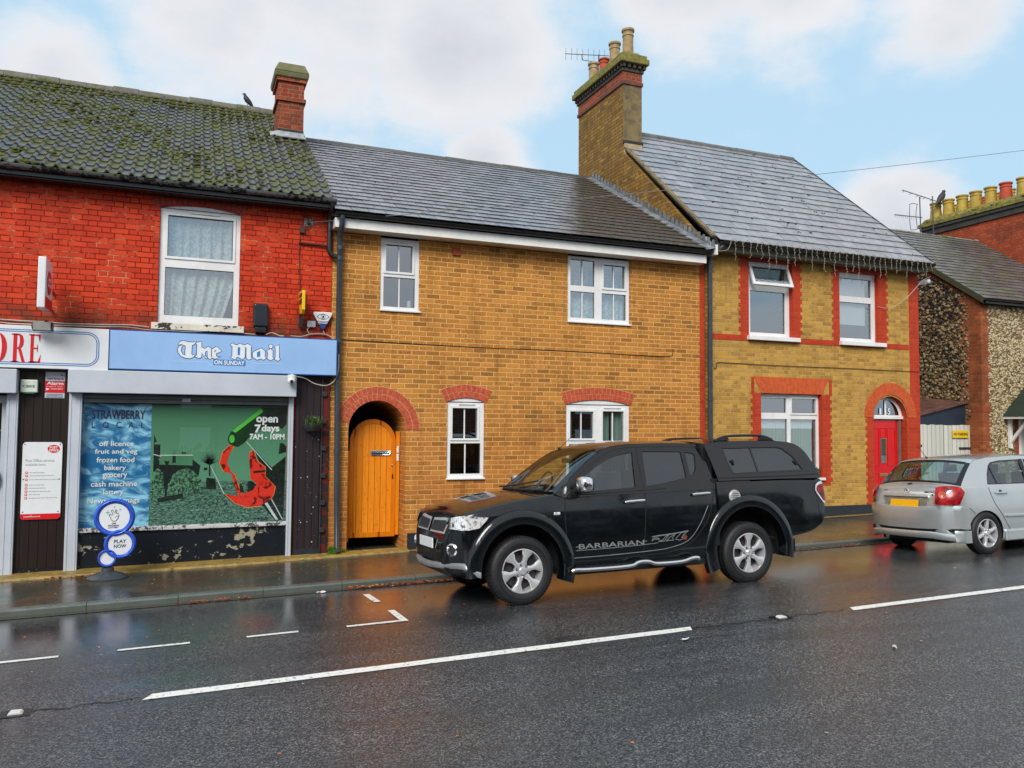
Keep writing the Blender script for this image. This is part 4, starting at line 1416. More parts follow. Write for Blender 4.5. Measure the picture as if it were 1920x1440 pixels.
# serif capitals S T O R E drawn as strokes: thick stems, thin joins, slab serifs
def serif(b, ch, x, z, w, h, y0=-.2095, y1=-.2060):
    P_ = lambda *p: b.prism([(x + a * w, z + c * h) for a, c in p], y0, y1)
    tk, tn = .30, .07
    if ch in 'RE':
        P_((.14, 0), (.42, 0), (.42, 1), (.14, 1))
        P_((0, 0), (.56, 0), (.56, .04), (0, .04))
        P_((0, .96), (.5, .96), (.5, 1), (0, 1))
    if ch == 'E':
        P_((.42, .95), (1, .95), (1, 1), (.42, 1)); P_((.94, .72), (1, .95), (.80, .95))
        P_((.42, 0), (1.02, 0), (1.02, .05), (.42, .05)); P_((.82, .05), (1.02, .05), (1.06, .30))
        P_((.42, .48), (.78, .48), (.78, .53), (.42, .53)); P_((.72, .38), (.78, .38), (.78, .64), (.72, .64))
    if ch == 'R':
        pts = [(.42, 1), (.62, 1), (.82, .94), (.90, .82), (.92, .74), (.90, .64), (.80, .53), (.60, .48), (.42, .47), (.42, .51), (.52, .53), (.60, .60), (.63, .74), (.60, .90), (.52, .95), (.42, .95)]
        P_(*pts)
        P_((.50, .49), (.72, .49), (1.02, .04), (1.08, 0), (.82, 0))
    if ch == 'O':
        n = 20
        o_ = [(x + w * (.5 + .5 * math.cos(2 * PI * k / n)), z + h * (.5 + .5 * math.sin(2 * PI * k / n))) for k in range(n)]
        i_ = [(x + w * (.5 + .20 * math.cos(2 * PI * k / n)), z + h * (.5 + .46 * math.sin(2 * PI * k / n))) for k in range(n)]
        vs, fs = loop_fill([o_, i_])
        b.add([(q[0], y0, q[1]) for q in vs], fs)
    if ch == 'T':
        P_((.38, 0), (.66, 0), (.66, 1), (.38, 1)); P_((.22, 0), (.82, 0), (.82, .04), (.22, .04))
        P_((0, .95), (1.04, .95), (1.04, 1), (0, 1)); P_((0, .74), (.12, .95), (0, .95)); P_((1.04, .74), (1.04, .95), (.92, .95))
b = MB()
serif(b, 'E', -1.907, 2.477, .130, .368)
serif(b, 'R', -2.103, 2.477, .150, .368)
serif(b, 'O', -2.340, 2.474, .190, .374)
serif(b, 'T', -2.540, 2.477, .155, .368)
b.build("red_lettering", SIGNR, t)

t = thing("services_board", "white notice board with red foot listing services on the dark boards", "notice board", (-1.73, -.06, .43))
b = MB()
vs = rrect(-1.955, -1.498, .435, 1.443, .045)
b.prism(vs, -.060, -.0355, 'xz', 0)
b.build("board", SIGNW, t, bevel=.002)
b = MB()
vs = [(-1.955, .51), (-1.955, .48), (-1.945, .452), (-1.92, .437), (-1.53, .437), (-1.508, .452), (-1.498, .48), (-1.498, .51)]
b.prism(vs, -.0625, -.0605)
b.build("red_foot_band", SIGNR, t)
b = MB()
b.prism([(-1.60 + .072 * math.cos(a), 1.355 + .052 * math.sin(a)) for a in [2 * PI * k / 24 for k in range(24)]], -.0625, -.0605)
b.build("red_oval", SIGNR, t)
GRYT = plain("pale_grey_print", (.42, .43, .45), .4)
text("POST", "lettering", SIGNW, t, -1.645, 1.358, -.0635, 1, fit=(.09, .030), bold=.03)
text("OFFICE", "lettering", SIGNW, t, -1.655, 1.320, -.0635, 1, fit=(.112, .030), bold=.03)
text("Post Office services", "lettering", GRYT, t, -1.915, 1.185, -.0625, 1, fit=(.33, .038))
text("available here..", "lettering", GRYT, t, -1.915, 1.135, -.0625, 1, fit=(.24, .034))
b = MB()
b2 = MB()
for i, zz in enumerate((1.045, 1.005, .955, .885, .843, .80, .76, .715)):
    b.prism([(-1.90 + .017 * math.cos(a), zz + .016 * math.sin(a)) for a in [2 * PI * k / 12 for k in range(12)]], -.0625, -.0605)
    b.prism([(-1.90 + .009 * math.cos(a), zz + .008 * math.sin(a)) for a in [2 * PI * k / 12 for k in range(12)]], -.0632, -.0626, m=1)
    w_ = (.16, .27, .33, .14, .16, .25, .10, .30)[i]
    x = -1.865
    while x < -1.865 + w_:
        l_ = random.uniform(.02, .05)
        b2.box(x, x + l_, -.0615, -.0605, zz - .005, zz + .005)
        x += l_ + .008
b.build("red_bullets", [SIGNR, SIGNW], t)
b2.build("small_print", GRYT, t)
text("postoffice.co.uk", "lettering", SIGNW, t, -1.915, .462, -.0635, 1, fit=(.19, .026), bold=.01)
b = MB()
for a, c in ((-1.93, 1.415), (-1.525, 1.415), (-1.93, .535), (-1.525, .535), (-1.935, .96), (-1.52, .96)):
    b.lathe([(.008, -.003), (0, -.004)], (a, -.0605, c), 'y', 8)
b.build("screws", DARKM, t)

t = thing("letting_agent_box", "small white box with green letters on dark boards above the services board", "box", (-1.9, -.1, 2.08))
b = MB()
b.box(-2.0, -1.805, -.115, -.036, 2.09, 2.258)
b.build("box_body", plain("offwhite_plastic", (.68, .74, .66), .3), t, bevel=.012)
text("CBRE", "lettering", plain("dark_green_ink", (.01, .10, .06), .4), t, -1.975, 2.155, -.1165, 1, fit=(.14, .034), bold=.02)
MB().box(-1.965, -1.84, -.10, -.05, 2.075, 2.0895).build("green_lamp", plain("green_lens", (.02, .35, .12), .2), t, bevel=.004)

t = thing("alarm_notice", "silver and red alarm notice on dark boards beside the small white box", "sign", (-1.61, -.05, 2.02))
b = MB()
b.box(-1.728, -1.498, -.045, -.0355, 2.025, 2.372)
b.build("notice_plate", plain("silver_plate", (.55, .57, .60), .3), t, bevel=.002)
MB().box(-1.727, -1.499, -.0475, -.0455, 2.095, 2.25).build("red_band", SIGNR, t)
text("verisure", "lettering", SIGNN, t, -1.71, 2.268, -.0465, 1, fit=(.195, .035), bold=.02)
text("Alarm", "lettering", SIGNW, t, -1.71, 2.200, -.0485, 1, fit=(.195, .042), bold=.03)
text("Images & Audio", "lettering", SIGNW, t, -1.71, 2.168, -.0485, 1, fit=(.19, .018))
text("recording", "lettering", SIGNW, t, -1.66, 2.135, -.0485, 1, fit=(.14, .022), bold=.02)
b = MB()
for zz in (2.075, 2.055, 2.038):
    b.box(-1.71, -1.52, -.0465, -.0455, zz - .004, zz + .004)
b.prism([(-1.715, 2.125), (-1.715, 2.16), (-1.675, 2.142)], -.0485, -.0477, m=1)
b.prism([(-1.56, 2.345), (-1.53, 2.335), (-1.515, 2.315), (-1.54, 2.325)], -.0465, -.0457)
b.build("small_print", [SIGNN, SIGNW], t)

# projecting box sign
t = thing("projecting_sign", "white projecting box sign with red oval on the red brick above the shop", "sign", (-1.7, -.4, 3.1))
b = MB()
b.box(-1.745, -1.655, -.82, -.26, 3.125, 3.765)
b.build("sign_box", SIGNW, t, bevel=.012)
b = MB()
b.box(-1.6545, -1.6505, -.815, -.265, 3.13, 3.27)
b.build("red_panel", SIGNR, t)
b = MB()
vs = [(-1.6495, -.54 + .16 * math.cos(a), 3.47 + .15 * math.sin(a)) for a in [2 * PI * k / 24 for k in range(24)]]
b.add(vs, [tuple(range(24))])
b.build("red_oval", SIGNR, t)
b = MB()
for zz, w_ in ((3.505, .10), (3.44, .13)):
    for k in range(5):
        yy = -.54 - w_ + 2 * w_ * k / 5
        b.box(-1.6490, -1.6475, yy + .008, yy + .030, zz - .022, zz + .022)
b.build("oval_lettering", SIGNW, t)
b = MB()
b.tube([(-1.70, -.26, 3.45), (-1.70, .0, 3.45)], .02)
b.tube([(-1.70, -.26, 3.2), (-1.70, .0, 3.2)], .02)
b.build("bracket", DARKM, t)

t = thing("floodlight", "dark rectangular floodlight tilted over the white fascia sign", "floodlight", (-1.73, -.3, 2.9))
b = MB()
ax = Vector((1, 0, 0)); dn = Vector((0, -.35, -.94)).normalized(); nn = ax.cross(dn)
cc = Vector((-1.735, -.36, 2.935))
b.obox(cc, ax * .12, nn * .06, dn * .045)
b.build("lamp_housing", BLACKP, t, bevel=.01)
n_ = Vector((0, -.94, .30)).normalized()
b = MB()
b.obox(Vector((-1.735, -.428, 2.935)), (.098, 0, 0), Vector((0, .008, 0)), Vector((0, 0, .052)))
b.build("lamp_glass", plain("lamp_lens", (.32, .32, .30), .08), t)
b = MB()
b.tube([(-1.735, -.30, 2.97), (-1.735, -.10, 3.04), (-1.735, .0, 3.04)], .014)
b.build("arm", BLACKP, t)

t = thing("speaker_box", "dark rounded upright box fixed to red brick right of the window sill", "speaker", (.97, -.06, 3.06))
MB().box(.868, 1.075, -.11, -.001, 3.10, 3.445).build("box_body", plain("navy_black_plastic", (.014, .020, .032), .22), t, bevel=.03, seg=4)
MB().box(.90, 1.05, -.10, -.001, 3.02, 3.0995).build("box_foot", BLACKP, t, bevel=.01)

t = thing("alarm_siren", "white shield shaped alarm siren box with eye symbol and blue base", "alarm box", (1.86, -.05, 3.11))
b = MB()
tri = [(1.725, 3.375), (1.715, 3.345), (1.80, 3.20), (1.92, 3.20), (2.00, 3.345), (1.99, 3.378)]
b.prism(tri, -.075, -.001)
b.build("shield_cover", SIGNW, t, bevel=.012)
MB().prism([(1.80, 3.199), (1.825, 3.13), (1.86, 3.11), (1.895, 3.13), (1.92, 3.199)], -.07, -.001).build("blue_base", plain("siren_blue", (.02, .05, .20), .15), t, bevel=.01)
b = MB()
def ring(b, cx, cz, rx, rz, w_, y, n=20, m=0, a0=0, a1=2 * PI):
    o_ = [(cx + rx * math.cos(a0 + (a1 - a0) * k / n), cz + rz * math.sin(a0 + (a1 - a0) * k / n)) for k in range(n + 1)]
    i_ = [(cx + (rx - w_) * math.cos(a0 + (a1 - a0) * k / n), cz + (rz - w_) * math.sin(a0 + (a1 - a0) * k / n)) for k in range(n + 1)]
    vs = [(p[0], y, p[1]) for p in o_] + [(p[0], y, p[1]) for p in i_]
    b.add(vs, [(k, k + 1, n + 2 + k, n + 1 + k) for k in range(n)], m)
eye = [(1.768, 3.305), (1.80, 3.335), (1.86, 3.352), (1.92, 3.335), (1.955, 3.305), (1.92, 3.275), (1.86, 3.258), (1.80, 3.275)]
ey2 = [(1.862 + (p[0] - 1.862) * .88, 3.305 + (p[1] - 3.305) * .84) for p in eye]
vs, fs = loop_fill([eye, ey2])
b.add([(x, -.0765, z) for x, z in vs], fs)
ring(b, 1.862, 3.305, .036, .036, .006, -.0765)
b.prism([(1.850, 3.285), (1.872, 3.285), (1.878, 3.315), (1.868, 3.325), (1.856, 3.32), (1.846, 3.305)], -.0772, -.0762)
b.build("eye_symbol", BLACKP, t)
b = MB()
for zz, w_ in ((3.238, .085), (3.222, .055)):
    b.box(1.86 - w_, 1.86 + w_, -.0765, -.0757, zz - .004, zz + .004)
b.build("small_print", SIGNN, t)
t = thing("junction_box", "small square white junction box on red brick left of the siren", "junction box", (1.70, -.02, 3.14))
MB().box(1.637, 1.757, -.05, -.001, 3.145, 3.238).build("box_cover", plain("white_plastic_box", (.6, .62, .66), .35), t, bevel=.006)

t = thing("projecting_sign", "small yellow shield shaped projecting sign on red brick beside the alarm siren", "sign", (1.55, -.1, 3.2))
YEL = plain("sign_yellow", (.80, .52, .01), .3, var=.05)
b = MB()
b.prism([(-.36, 3.62), (-.30, 3.65), (-.06, 3.65), (-.06, 3.40), (-.13, 3.33), (-.30, 3.30), (-.36, 3.36)], 1.515, 1.56, 'yz')
b.build("sign_plate", YEL, t, bevel=.006)
b = MB()
b.prism([(-.05, 3.40), (.0, 3.44), (.0, 3.66), (-.05, 3.66)], 1.52, 1.60, 'yz')
b.build("mounting_plate", YEL, t)
b = MB()
b.box(1.505, 1.5145, -.33, -.1, 3.56, 3.60); b.box(1.505, 1.5145, -.33, -.1, 3.46, 3.52)
b.box(1.5605, 1.563, -.30, -.12, 3.36, 3.40)
b.box(1.51, 1.56, -.12, -.04, 3.13, 3.31)
b.build("black_markings", BLACKP, t)

t = thing("wall_bracket", "small grey insulator bracket bolted to red brick under the shop eaves", "bracket", (1.63, -.02, 4.66))
b = MB()
b.box(1.568, 1.694, -.012, -.001, 4.66, 4.775)
b.build("plate", plain("galvanised_plate", (.25, .25, .24), .5), t, bevel=.004)
b = MB()
b.lathe([(.028, 0), (.028, -.03), (.016, -.04), (.016, -.06), (0, -.062)][::-1], (1.63, -.012, 4.705), 'y', 12)
for a, c in ((1.585, 4.755), (1.677, 4.755), (1.585, 4.68), (1.677, 4.68)):
    b.lathe([(0, -.008), (.008, -.006), (.008, 0)], (a, -.012, c), 'y', 8)
b.build("insulator", DARKM, t, smooth=40)
t = thing("junction_box", "small dark cable box on red brick below the grey insulator bracket", "junction box", (1.54, -.02, 4.5))
MB().box(1.50, 1.578, -.045, -.001, 4.545, 4.64).build("box_cover", plain("rusty_brown_box", (.06, .025, .02), .5), t, bevel=.006)
b = MB()
b.tube(curve_pts([(1.63, -.03, 4.74), (1.60, -.04, 4.80), (1.57, -.02, 4.86)], 4), .005)
b.tube(curve_pts([(1.56, -.02, 4.86), (1.545, -.02, 4.75), (1.53, -.03, 4.64)], 4), .005)
b.tube(curve_pts([(1.57, -.03, 4.57), (1.62, -.04, 4.52), (1.62, -.03, 4.62), (1.58, -.02, 4.66)], 4), .004)
b.tube(curve_pts([(1.51, -.02, 4.545), (1.505, -.015, 4.2), (1.515, -.015, 3.9), (1.53, -.02, 3.66)], 6), .005)
tag(b.build("cable_run", CABLE, smooth=60), "thin black cable down the red brick from bracket to yellow projecting sign", "cable")
t = thing("pipe_stub", "short dark horizontal pipe across red brick beside the downpipe", "pipe", (1.7, -.03, 4.4))
b = MB()
b.tube([(1.49, -.03, 4.40), (1.60, -.035, 4.395), (1.90, -.04, 4.385)], .016)
b.build("pipe_run", plain("dark_red_pipe", (.07, .02, .015), .5), t, smooth=50)
t = thing("cctv_camera", "white dome security camera under the right end of the fascia sign", "camera", (1.41, -.28, 2.33))
b = MB()
b.lathe([(.060, .05), (.062, .0), (.058, -.02), (.05, -.03), (0, -.03)], (1.40, -.30, 2.36), 'z', 20)
b.sphere((1.395, -.32, 2.325), .058, 16)
b.build("camera_body", WHITE, t, smooth=50)
MB().lathe([(0, -.012), (.022, -.010), (.026, 0)], (1.392, -.375, 2.312), 'y', 14).build("lens", BLACKP, t, smooth=50)
MB().tube([(1.40, -.30, 2.37), (1.41, -.24, 2.40), (1.42, -.21, 2.40)], .03).build("mount", WHITE, t, smooth=50)

b = MB()
rc = random.Random(9)
def sag(x0, x1, z, y, amp, n=14):
    return curve_pts([(x0 + (x1 - x0) * i / n, y + rc.uniform(-.008, .008), z + amp * math.sin(i * 1.1) + rc.uniform(-.008, .008)) for i in range(n + 1)], 3)
b.tube(sag(-4.0, -.5, 3.03, -.03, .012), .009, 6)
b.tube(sag(-3.0, .9, 3.000, -.05, .010), .007, 6)
b.tube(sag(1.05, 1.3, 3.0, -.08, .02, 4), .009, 6)
b.tube(curve_pts([(1.4, -.04, 3.0), (1.55, -.05, 2.995), (1.70, -.04, 3.04), (1.86, -.04, 3.05), (1.95, -.05, 3.03), (2.03, -.08, 2.97)], 5), .009, 6)
b.tube(curve_pts([(1.87, -.05, 3.10), (1.90, -.05, 3.05), (1.97, -.05, 3.02), (2.04, -.09, 2.96)], 5), .006, 6)
b.tube(curve_pts([(1.68, -.03, 3.15), (1.64, -.04, 3.10), (1.68, -.05, 3.03)], 5), .006, 6)
b.tube(curve_pts([(1.46, -.28, 2.39), (1.6, -.20, 2.37), (1.75, -.15, 2.30), (1.92, -.13, 2.28), (2.04, -.14, 2.36), (2.085, -.15, 2.52), (2.09, -.14, 2.75)], 5), .008, 6)
tag(b.build("cable_run", CABLEW, smooth=60), "pale tangled cables along the top of the fascia signs", "cable")

# wall basket
t = thing("wall_planter", "small dark wall basket with straggly plants on the dark boards by the drainpipe", "planter", (1.72, -.16, 1.58))
b = MB()
b.lathe([(.02, 0), (.09, .02), (.135, .09), (.14, .115), (.12, .115)], (1.725, -.19, 1.585), 'z', 16)
b.build("basket", DARKM, t, smooth=40)
b = MB()
for i in range(90):
    a, r = rc.uniform(0, 6.28), rc.uniform(0, .12)
    h = rc.uniform(.02, .14) * (1 if i % 4 else 1.6)
    p = Vector((1.725 + r * math.cos(a), -.19 + r * math.sin(a) * .8, 1.69))
    q = p + Vector((rc.uniform(-.05, .05), rc.uniform(-.04, .04), h))
    w_ = Vector((rc.uniform(-.012, .012), .004, 0))
    b.add([p - w_ * .4, p + w_ * .4, q + w_, q - w_ * .6 + Vector((0, 0, .012))], [(0, 1, 2, 3)])
LEAFG = plain("plant_green", (.07, .14, .02), .6, var=.4, nscale=20)
b.build("plant", LEAFG, t)

# ------------------------------------------------------------------ yellow brick house
YX0, YX1 = 1.995, 8.60
yel = thing("yellow_brick_house", "two storey yellow brick house with slate roof, white windows and arched passage", "house", (5.3, 2.5, z_wall(5.3)))
h1 = rect(2.73, 3.35, 3.48, 4.66)
h2 = rect(5.94, 7.14, 3.48, 4.66)
h3 = archpts(3.838, 4.46, .87, 2.078, .062)
h4 = archpts(5.922, 7.14, .87, 2.072, .078)
gx0, gx1 = 2.280, 3.170
harch = archpts(gx0, gx1, -.30, 1.628, .445, 20)
b = wall_mb(rect(YX0, YX1, -.7, 4.78), [h1, h2, h3, h4, harch], 0.0, .11)
b.box(YX1 - .01, YX1, 0.001, 8.8, -.7, 4.65)
b.add([(YX0, 8.8, -.7), (YX1, 8.8, -.7), (YX1, 8.8, 4.8), (YX0, 8.8, 4.8)], [(0, 1, 2, 3)])
# passage lining
ap = archpts(gx0, gx1, -.30, 1.628, .445, 20)
vs = [(p[0], .11, p[1]) for p in ap] + [(p[0], 4.0, p[1]) for p in ap]
n = len(ap)
b.add(vs, [(i, (i + 1) % n, (i + 1) % n + n, i + n) for i in range(n)])
b.build("wall", YBRICK, yel)
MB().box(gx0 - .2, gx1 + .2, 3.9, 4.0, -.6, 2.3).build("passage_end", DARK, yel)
# red arches
def arch_ring(parent, cx, cz, r, a0, a1, nb, rings, y=-.004, name="brick_arch", bm_=None, bl=.105, gap=.010, gm=None):
    b = MB()
    rr = random.Random(int(cx * 100))
    R1 = r + rings * (bl + gap)
    N = 40
    vs = [(cx + R1 * math.cos(a0 + (a1 - a0) * k / N), y + .0015, cz + R1 * math.sin(a0 + (a1 - a0) * k / N)) for k in range(N + 1)]
    vs += [(cx + r * math.cos(a0 + (a1 - a0) * k / N), y + .0015, cz + r * math.sin(a0 + (a1 - a0) * k / N)) for k in range(N + 1)]
    b.add(vs, [(k, k + 1, N + 2 + k, N + 1 + k) for k in range(N)], 1)
    for q in range(rings):
        ri = r + q * (bl + gap) + .004
        nn_ = nb + q * max(1, int(nb * (bl / r) * .45))
        for k in range(nn_):
            d = (a1 - a0) / nn_
            t0, t1 = a0 + d * k, a0 + d * (k + 1)
            g = gap / 2 / ri
            t0, t1 = t0 + g, t1 - g
            ro_ = ri + bl - rr.uniform(0, .004)
            P4 = [(cx + a * math.cos(t), cz + a * math.sin(t)) for a, t in ((ri, t0), (ro_, t0), (ro_, t1), (ri, t1))]
            b.prism(P4, y - .004 - rr.uniform(0, .002), .02, 'xz', 0)
    return b.build(name, [bm_ or REDARCH, gm or MORTARY], parent)
arch_ring(yel, (gx0 + gx1) / 2, 1.628, .445, 0, PI * .93, 20, 2, bl=.100)
def seg_arch(parent, x0, x1, zs, rise, nb, bl=.098, **k):
    w_ = (x1 - x0) / 2
    R_ = (w_ * w_ + rise * rise) / (2 * rise)
    a = math.asin(w_ / R_)
    ext = .035 / R_
    arch_ring(parent, (x0 + x1) / 2, zs + rise - R_, R_, PI / 2 - a - ext, PI / 2 + a + ext, nb, 2, bl=bl, **k)
seg_arch(yel, 3.838, 4.46, 2.082, .062, 9)
seg_arch(yel, 5.922, 7.14, 2.074, .080, 17)
# windows
yy = .018
w = window(yel, 2.732, 3.348, 3.482, 4.60, yy, [(2.815, 3.235, 4.085, 4.505, 1, 1), (2.785, 3.285, 3.535, 4.00, 1, 0)], vent=(2.90, 3.16, 4.545), sill=(2.725, 3.375, 3.455, 3.485, -.035), glass=GLASS)
MB().box(3.19, 3.25, .10, .16, 3.50, 3.66).build("ornament_on_windowsill", WHITE, w, bevel=.02)
w = window(yel, 5.942, 7.138, 3.482, 4.60, yy, [(6.00, 6.46, 4.10, 4.545, 1, 0), (6.00, 6.46, 3.55, 4.00, 1, 0), (6.63, 7.05, 4.10, 4.50, 1, 1), (6.60, 7.08, 3.55, 4.00, 1, 0)], vent=(6.03, 6.33, 4.555), sill=(5.93, 7.16, 3.455, 3.485, -.035))
curtain(w, 5.98, 7.10, 3.5, 4.05, .16, NET, 6, .02, name="net_curtain", seed=11)
curtain(w, 5.98, 7.10, 4.0, 4.58, .17, mat_net("faint_net", (.7, .75, .75), .25, 20), 6, .02, name="net_curtain", seed=12)
w = window(yel, 3.84, 4.458, .872, 2.076, yy, [(3.925, 4.345, 1.50, 1.98, 1, 1), (3.895, 4.405, .935, 1.42, 1, 0)], vent=(4.02, 4.30, 2.035), sill=(3.825, 4.475, .845, .874, -.04), glass=GLASSDARK,
           head=[(3.84, 2.079)] + archpts(3.84, 4.458, .9, 2.082, .060)[2:][::-1] + [(4.458, 2.079)])
w = window(yel, 5.924, 7.138, .872, 2.072, yy, [(6.00, 6.44, 1.50, 1.955, 1, 1), (5.985, 6.455, .935, 1.40, 1, 0), (6.62, 7.03, 1.46, 1.965, 1, 1), (6.60, 7.08, .935, 1.38, 1, 0)], vent=(6.63, 6.97, 2.015), sill=(5.91, 7.16, .845, .874, -.04), glass=GLASSDARK,
           head=[(5.924, 2.075)] + archpts(5.924, 7.138, .9, 2.077, .074)[2:][::-1] + [(7.138, 2.075)])
curtain(w, 5.98, 6.10, .9, 2.0, .14, CURTG, 2, .02, seed=21)
curtain(w, 6.62, 6.80, .9, 2.0, .14, CURTG, 3, .022, seed=22)
curtain(w, 6.84, 7.06, .9, 2.0, .14, CURTG, 3, .022, seed=23)
# gate in the passage
gc = 2.765
g0, g1 = 2.375, 3.098
ga = archpts(g0, g1, -.045, 1.43, .362, 22)
gt = MB().prism(ga, .36, .40).build("arched_timber_gate", GATEWOOD, yel)
b = MB()
n = len(ga)
ins = archpts(g0 + .065, g1 - .065, .03, 1.43, .296, 22)
vs = [(p[0], .348, p[1]) for p in ga] + [(p[0], .348, p[1]) for p in ins] + [(p[0], .3595, p[1]) for p in ins]
b.add(vs, [((i + 1) % n, i, i + n, (i + 1) % n + n)[::-1] for i in range(n)] + [((i + 1) % n + n, i + n, i + 2 * n, (i + 1) % n + 2 * n)[::-1] for i in range(n)])
vs = [(p[0], .348, p[1]) for p in ga] + [(p[0], .3595, p[1]) for p in ga]
b.add(vs, [(i, (i + 1) % n, (i + 1) % n + n, i + n) for i in range(n)])
b.build("gate_rail", mat_wood("orange_pine_rail", (.84, .28, .012), (.70, .18, .006), .4, .32, knots=.3), gt)
b = MB()
b.box(g1 + .004, g1 + .06, .33, .42, -.02, 1.60)
b.box(g0 - .06, g0 - .006, .33, .42, -.10, 1.30)
b.build("gate_post", GATEWOOD, yel)
b = MB()
b.box(2.70, 3.015, .337, .3475, 1.225, 1.30)
b.build("letter_plate", CHROME, gt, bevel=.004)
MB().box(2.725, 2.99, .3355, .3365, 1.240, 1.262).build("letter_flap_gap", DARK, gt)
b = MB()
b.lathe([(0, -.008), (.016, -.006), (.018, 0)], (3.045, .3475, 1.06), 'y', 12)
b.box(3.045, 3.06, .335, .3475, .86, .93)
b.build("keyhole_plate", CHROME, gt)
b = MB()
b.box(g1 + .010, g1 + .048, .318, .3295, 1.26, 1.365)
b.box(g1 + .010, g1 + .048, .318, .3295, 1.135, 1.245)
b.build("door_bell", WHITE, yel, bevel=.006)
b = MB()
b.add([(gx0 - .3, -.001, z_wall(2.7)), (gx1 + .3, -.001, z_wall(2.7)), (gx1 + .3, 4, z_wall(2.7) + .05), (gx0 - .3, 4, z_wall(2.7) + .05)], [(0, 1, 2, 3)])
b.build("passage_floor", PAVEM, yel)
MB().box(gx1 + .04, YX1, -.014, -.001, -.4, .04).build("plinth", PLINTH, yel, bevel=.004)
# air brick and cable
t = MB()
t.box(3.89, 4.02, -.035, -.001, 4.42, 4.545)
for zz in (4.45, 4.48, 4.51):
    t.box(3.90, 4.01, -.040, -.0355, zz - .009, zz + .006)
t.build("air_vent", REDTERRA, yel, bevel=.003)
b = MB()
b.tube(curve_pts([(2.15, -.008, 2.985), (3.2, -.008, 2.972), (4.4, -.008, 2.960), (5.4, -.008, 2.968), (6.4, -.008, 2.965), (7.3, -.008, 2.952), (7.75, -.008, 2.95), (7.98, -.008, 2.968), (8.02, -.008, 3.0), (8.02, -.008, 3.09)], 5), .0055, 6)
tag(b.build("cable_run", CABLE, smooth=60), "thin dark cable sagging across the yellow brick house, hooked up at its right end", "cable")
# eaves, roof
MB().box(YX0 - .015, 8.56, -.27, -.001, 4.63, 4.775).build("fascia_board", WHITEW, yel, bevel=.004)
gutter(yel, BLACKG, YX0 - .02, 8.60, -.33, 4.84, .055)
ys = .605
y0r, z0r = -.33, 4.865
ys = (7.50 - 4.865) / 4.73
roof_slab(yel, plain("roof_felt", (.02, .02, .02), .9), YX0 - .05, 8.68, y0r + .10, z0r + .044, 4.40, ys, 8.9, 4.7, "roof_deck", t=.012)
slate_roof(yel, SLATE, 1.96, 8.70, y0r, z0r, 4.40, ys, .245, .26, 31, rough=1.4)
ridge_tiles(yel, mat_slate("dark_ridge_tile", (.06, .06, .06), (.10, .10, .10), .5, moss=.1), 1.96, 8.70, 4.40, z0r + ys * 4.73 + .03, .085, .45, wob=.006)
# stepped lead soakers against the party wall
b = MB()
ln = math.hypot(1, ys)
S2, N2 = Vector((0, 1 / ln, ys / ln)), Vector((0, -ys / ln, 1 / ln))
k = 0
s_ = .05
while s_ < 5.35:
    p = Vector((8.64, y0r, z0r)) + S2 * s_ + N2 * .03
    b.obox(p + Vector((-.06, 0, .0)), (.09, 0, .02), S2 * .09, N2 * .004)
    v = [Vector((8.692, p.y - .06, p.z - .05)), Vector((8.692, p.y + .10, p.z + .03)), Vector((8.692, p.y + .04, p.z + .16)), Vector((8.692, p.y - .03, p.z + .14))]
    b.add(v, [(3, 2, 1, 0)])
    s_ += .165
b.build("stepped_flashing", LEADG, yel)

# shared grey downpipe between shop and yellow house
t = thing("downpipe", "dark grey downpipe between the red shop and the yellow brick house", "downpipe", (2.09, -.1, -.2))
pipe("pipe_run", t, [(2.075, -.33, 4.84), (2.075, -.32, 4.76), (2.075, -.30, 4.66), (2.075, -.14, 4.54), (2.085, -.10, 4.45), (2.09, -.10, 2.0), (2.11, -.10, .6), (2.125, -.10, -.14), (2.13, -.16, -.19)], .042, GREYP, [(2.086, -.10, 4.36), (2.09, -.10, 2.95), (2.10, -.10, 1.3), (2.085, -.10, 4.20)])
t = thing("downpipe", "slate grey downpipe at the left edge of the house with red brick dressings", "downpipe", (8.75, -.1, .0))
pipe("pipe_run", t, [(8.90, -.31, 4.98), (8.86, -.30, 4.92), (8.755, -.12, 4.83), (8.755, -.10, 4.7), (8.755, -.10, -.04)], .042, GREYP, [(8.755, -.10, 2.22), (8.755, -.10, 4.62)])

# ------------------------------------------------------------------ house with red dressings
HX0, HX1 = 8.60, 13.985
hs = thing("dressed_brick_house", "yellow stock brick house with red brick dressings, red door and tall chimney", "house", (11.3, 2.5, z_wall(11.3)))
u1 = rect(9.69, 10.72, 3.40, 4.845)
u2 = rect(11.88, 12.90, 3.40, 4.815)
g1_ = rect(9.955, 11.41, .75, 2.35)
dr = archpts(12.725, 13.635, -.2, 1.93, .425, 20)
b = wall_mb(rect(8.79, HX1, -.7, 5.10), [u1, u2, g1_, dr], 0.0, .16, 0, 1)
b.build("wall", [STOCK, REDDRESS], hs)
b = MB()
b.prism([(.001, -.7), (8.6, -.7), (8.6, 4.9), (3.75, 8.38), (.001, 5.02)], HX1 - .12, HX1 - .001, 'yz')
b.add([(8.8, 8.6, -.7), (HX1, 8.6, -.7), (HX1, 8.6, 4.9), (8.8, 8.6, 4.9)], [(0, 1, 2, 3)])
b.build("gable_wall", GABLERED, hs)
# party wall that rises over the yellow roof, red strip at the street end
b = MB()
b.prism([(-.02, -.7), (8.5, -.7), (8.5, 5.2), (5.08, 7.4), (5.08, 8.4), (2.95, 7.69), (1.6, 6.50), (-.28, 4.83), (-.02, 4.78)], 8.708, 8.785, 'yz')
b.build("party_wall", STOCKD, hs)
MB().box(8.601, 8.699, -.012, .3, -.7, 4.70).build("red_pier", REDDRESS, hs)
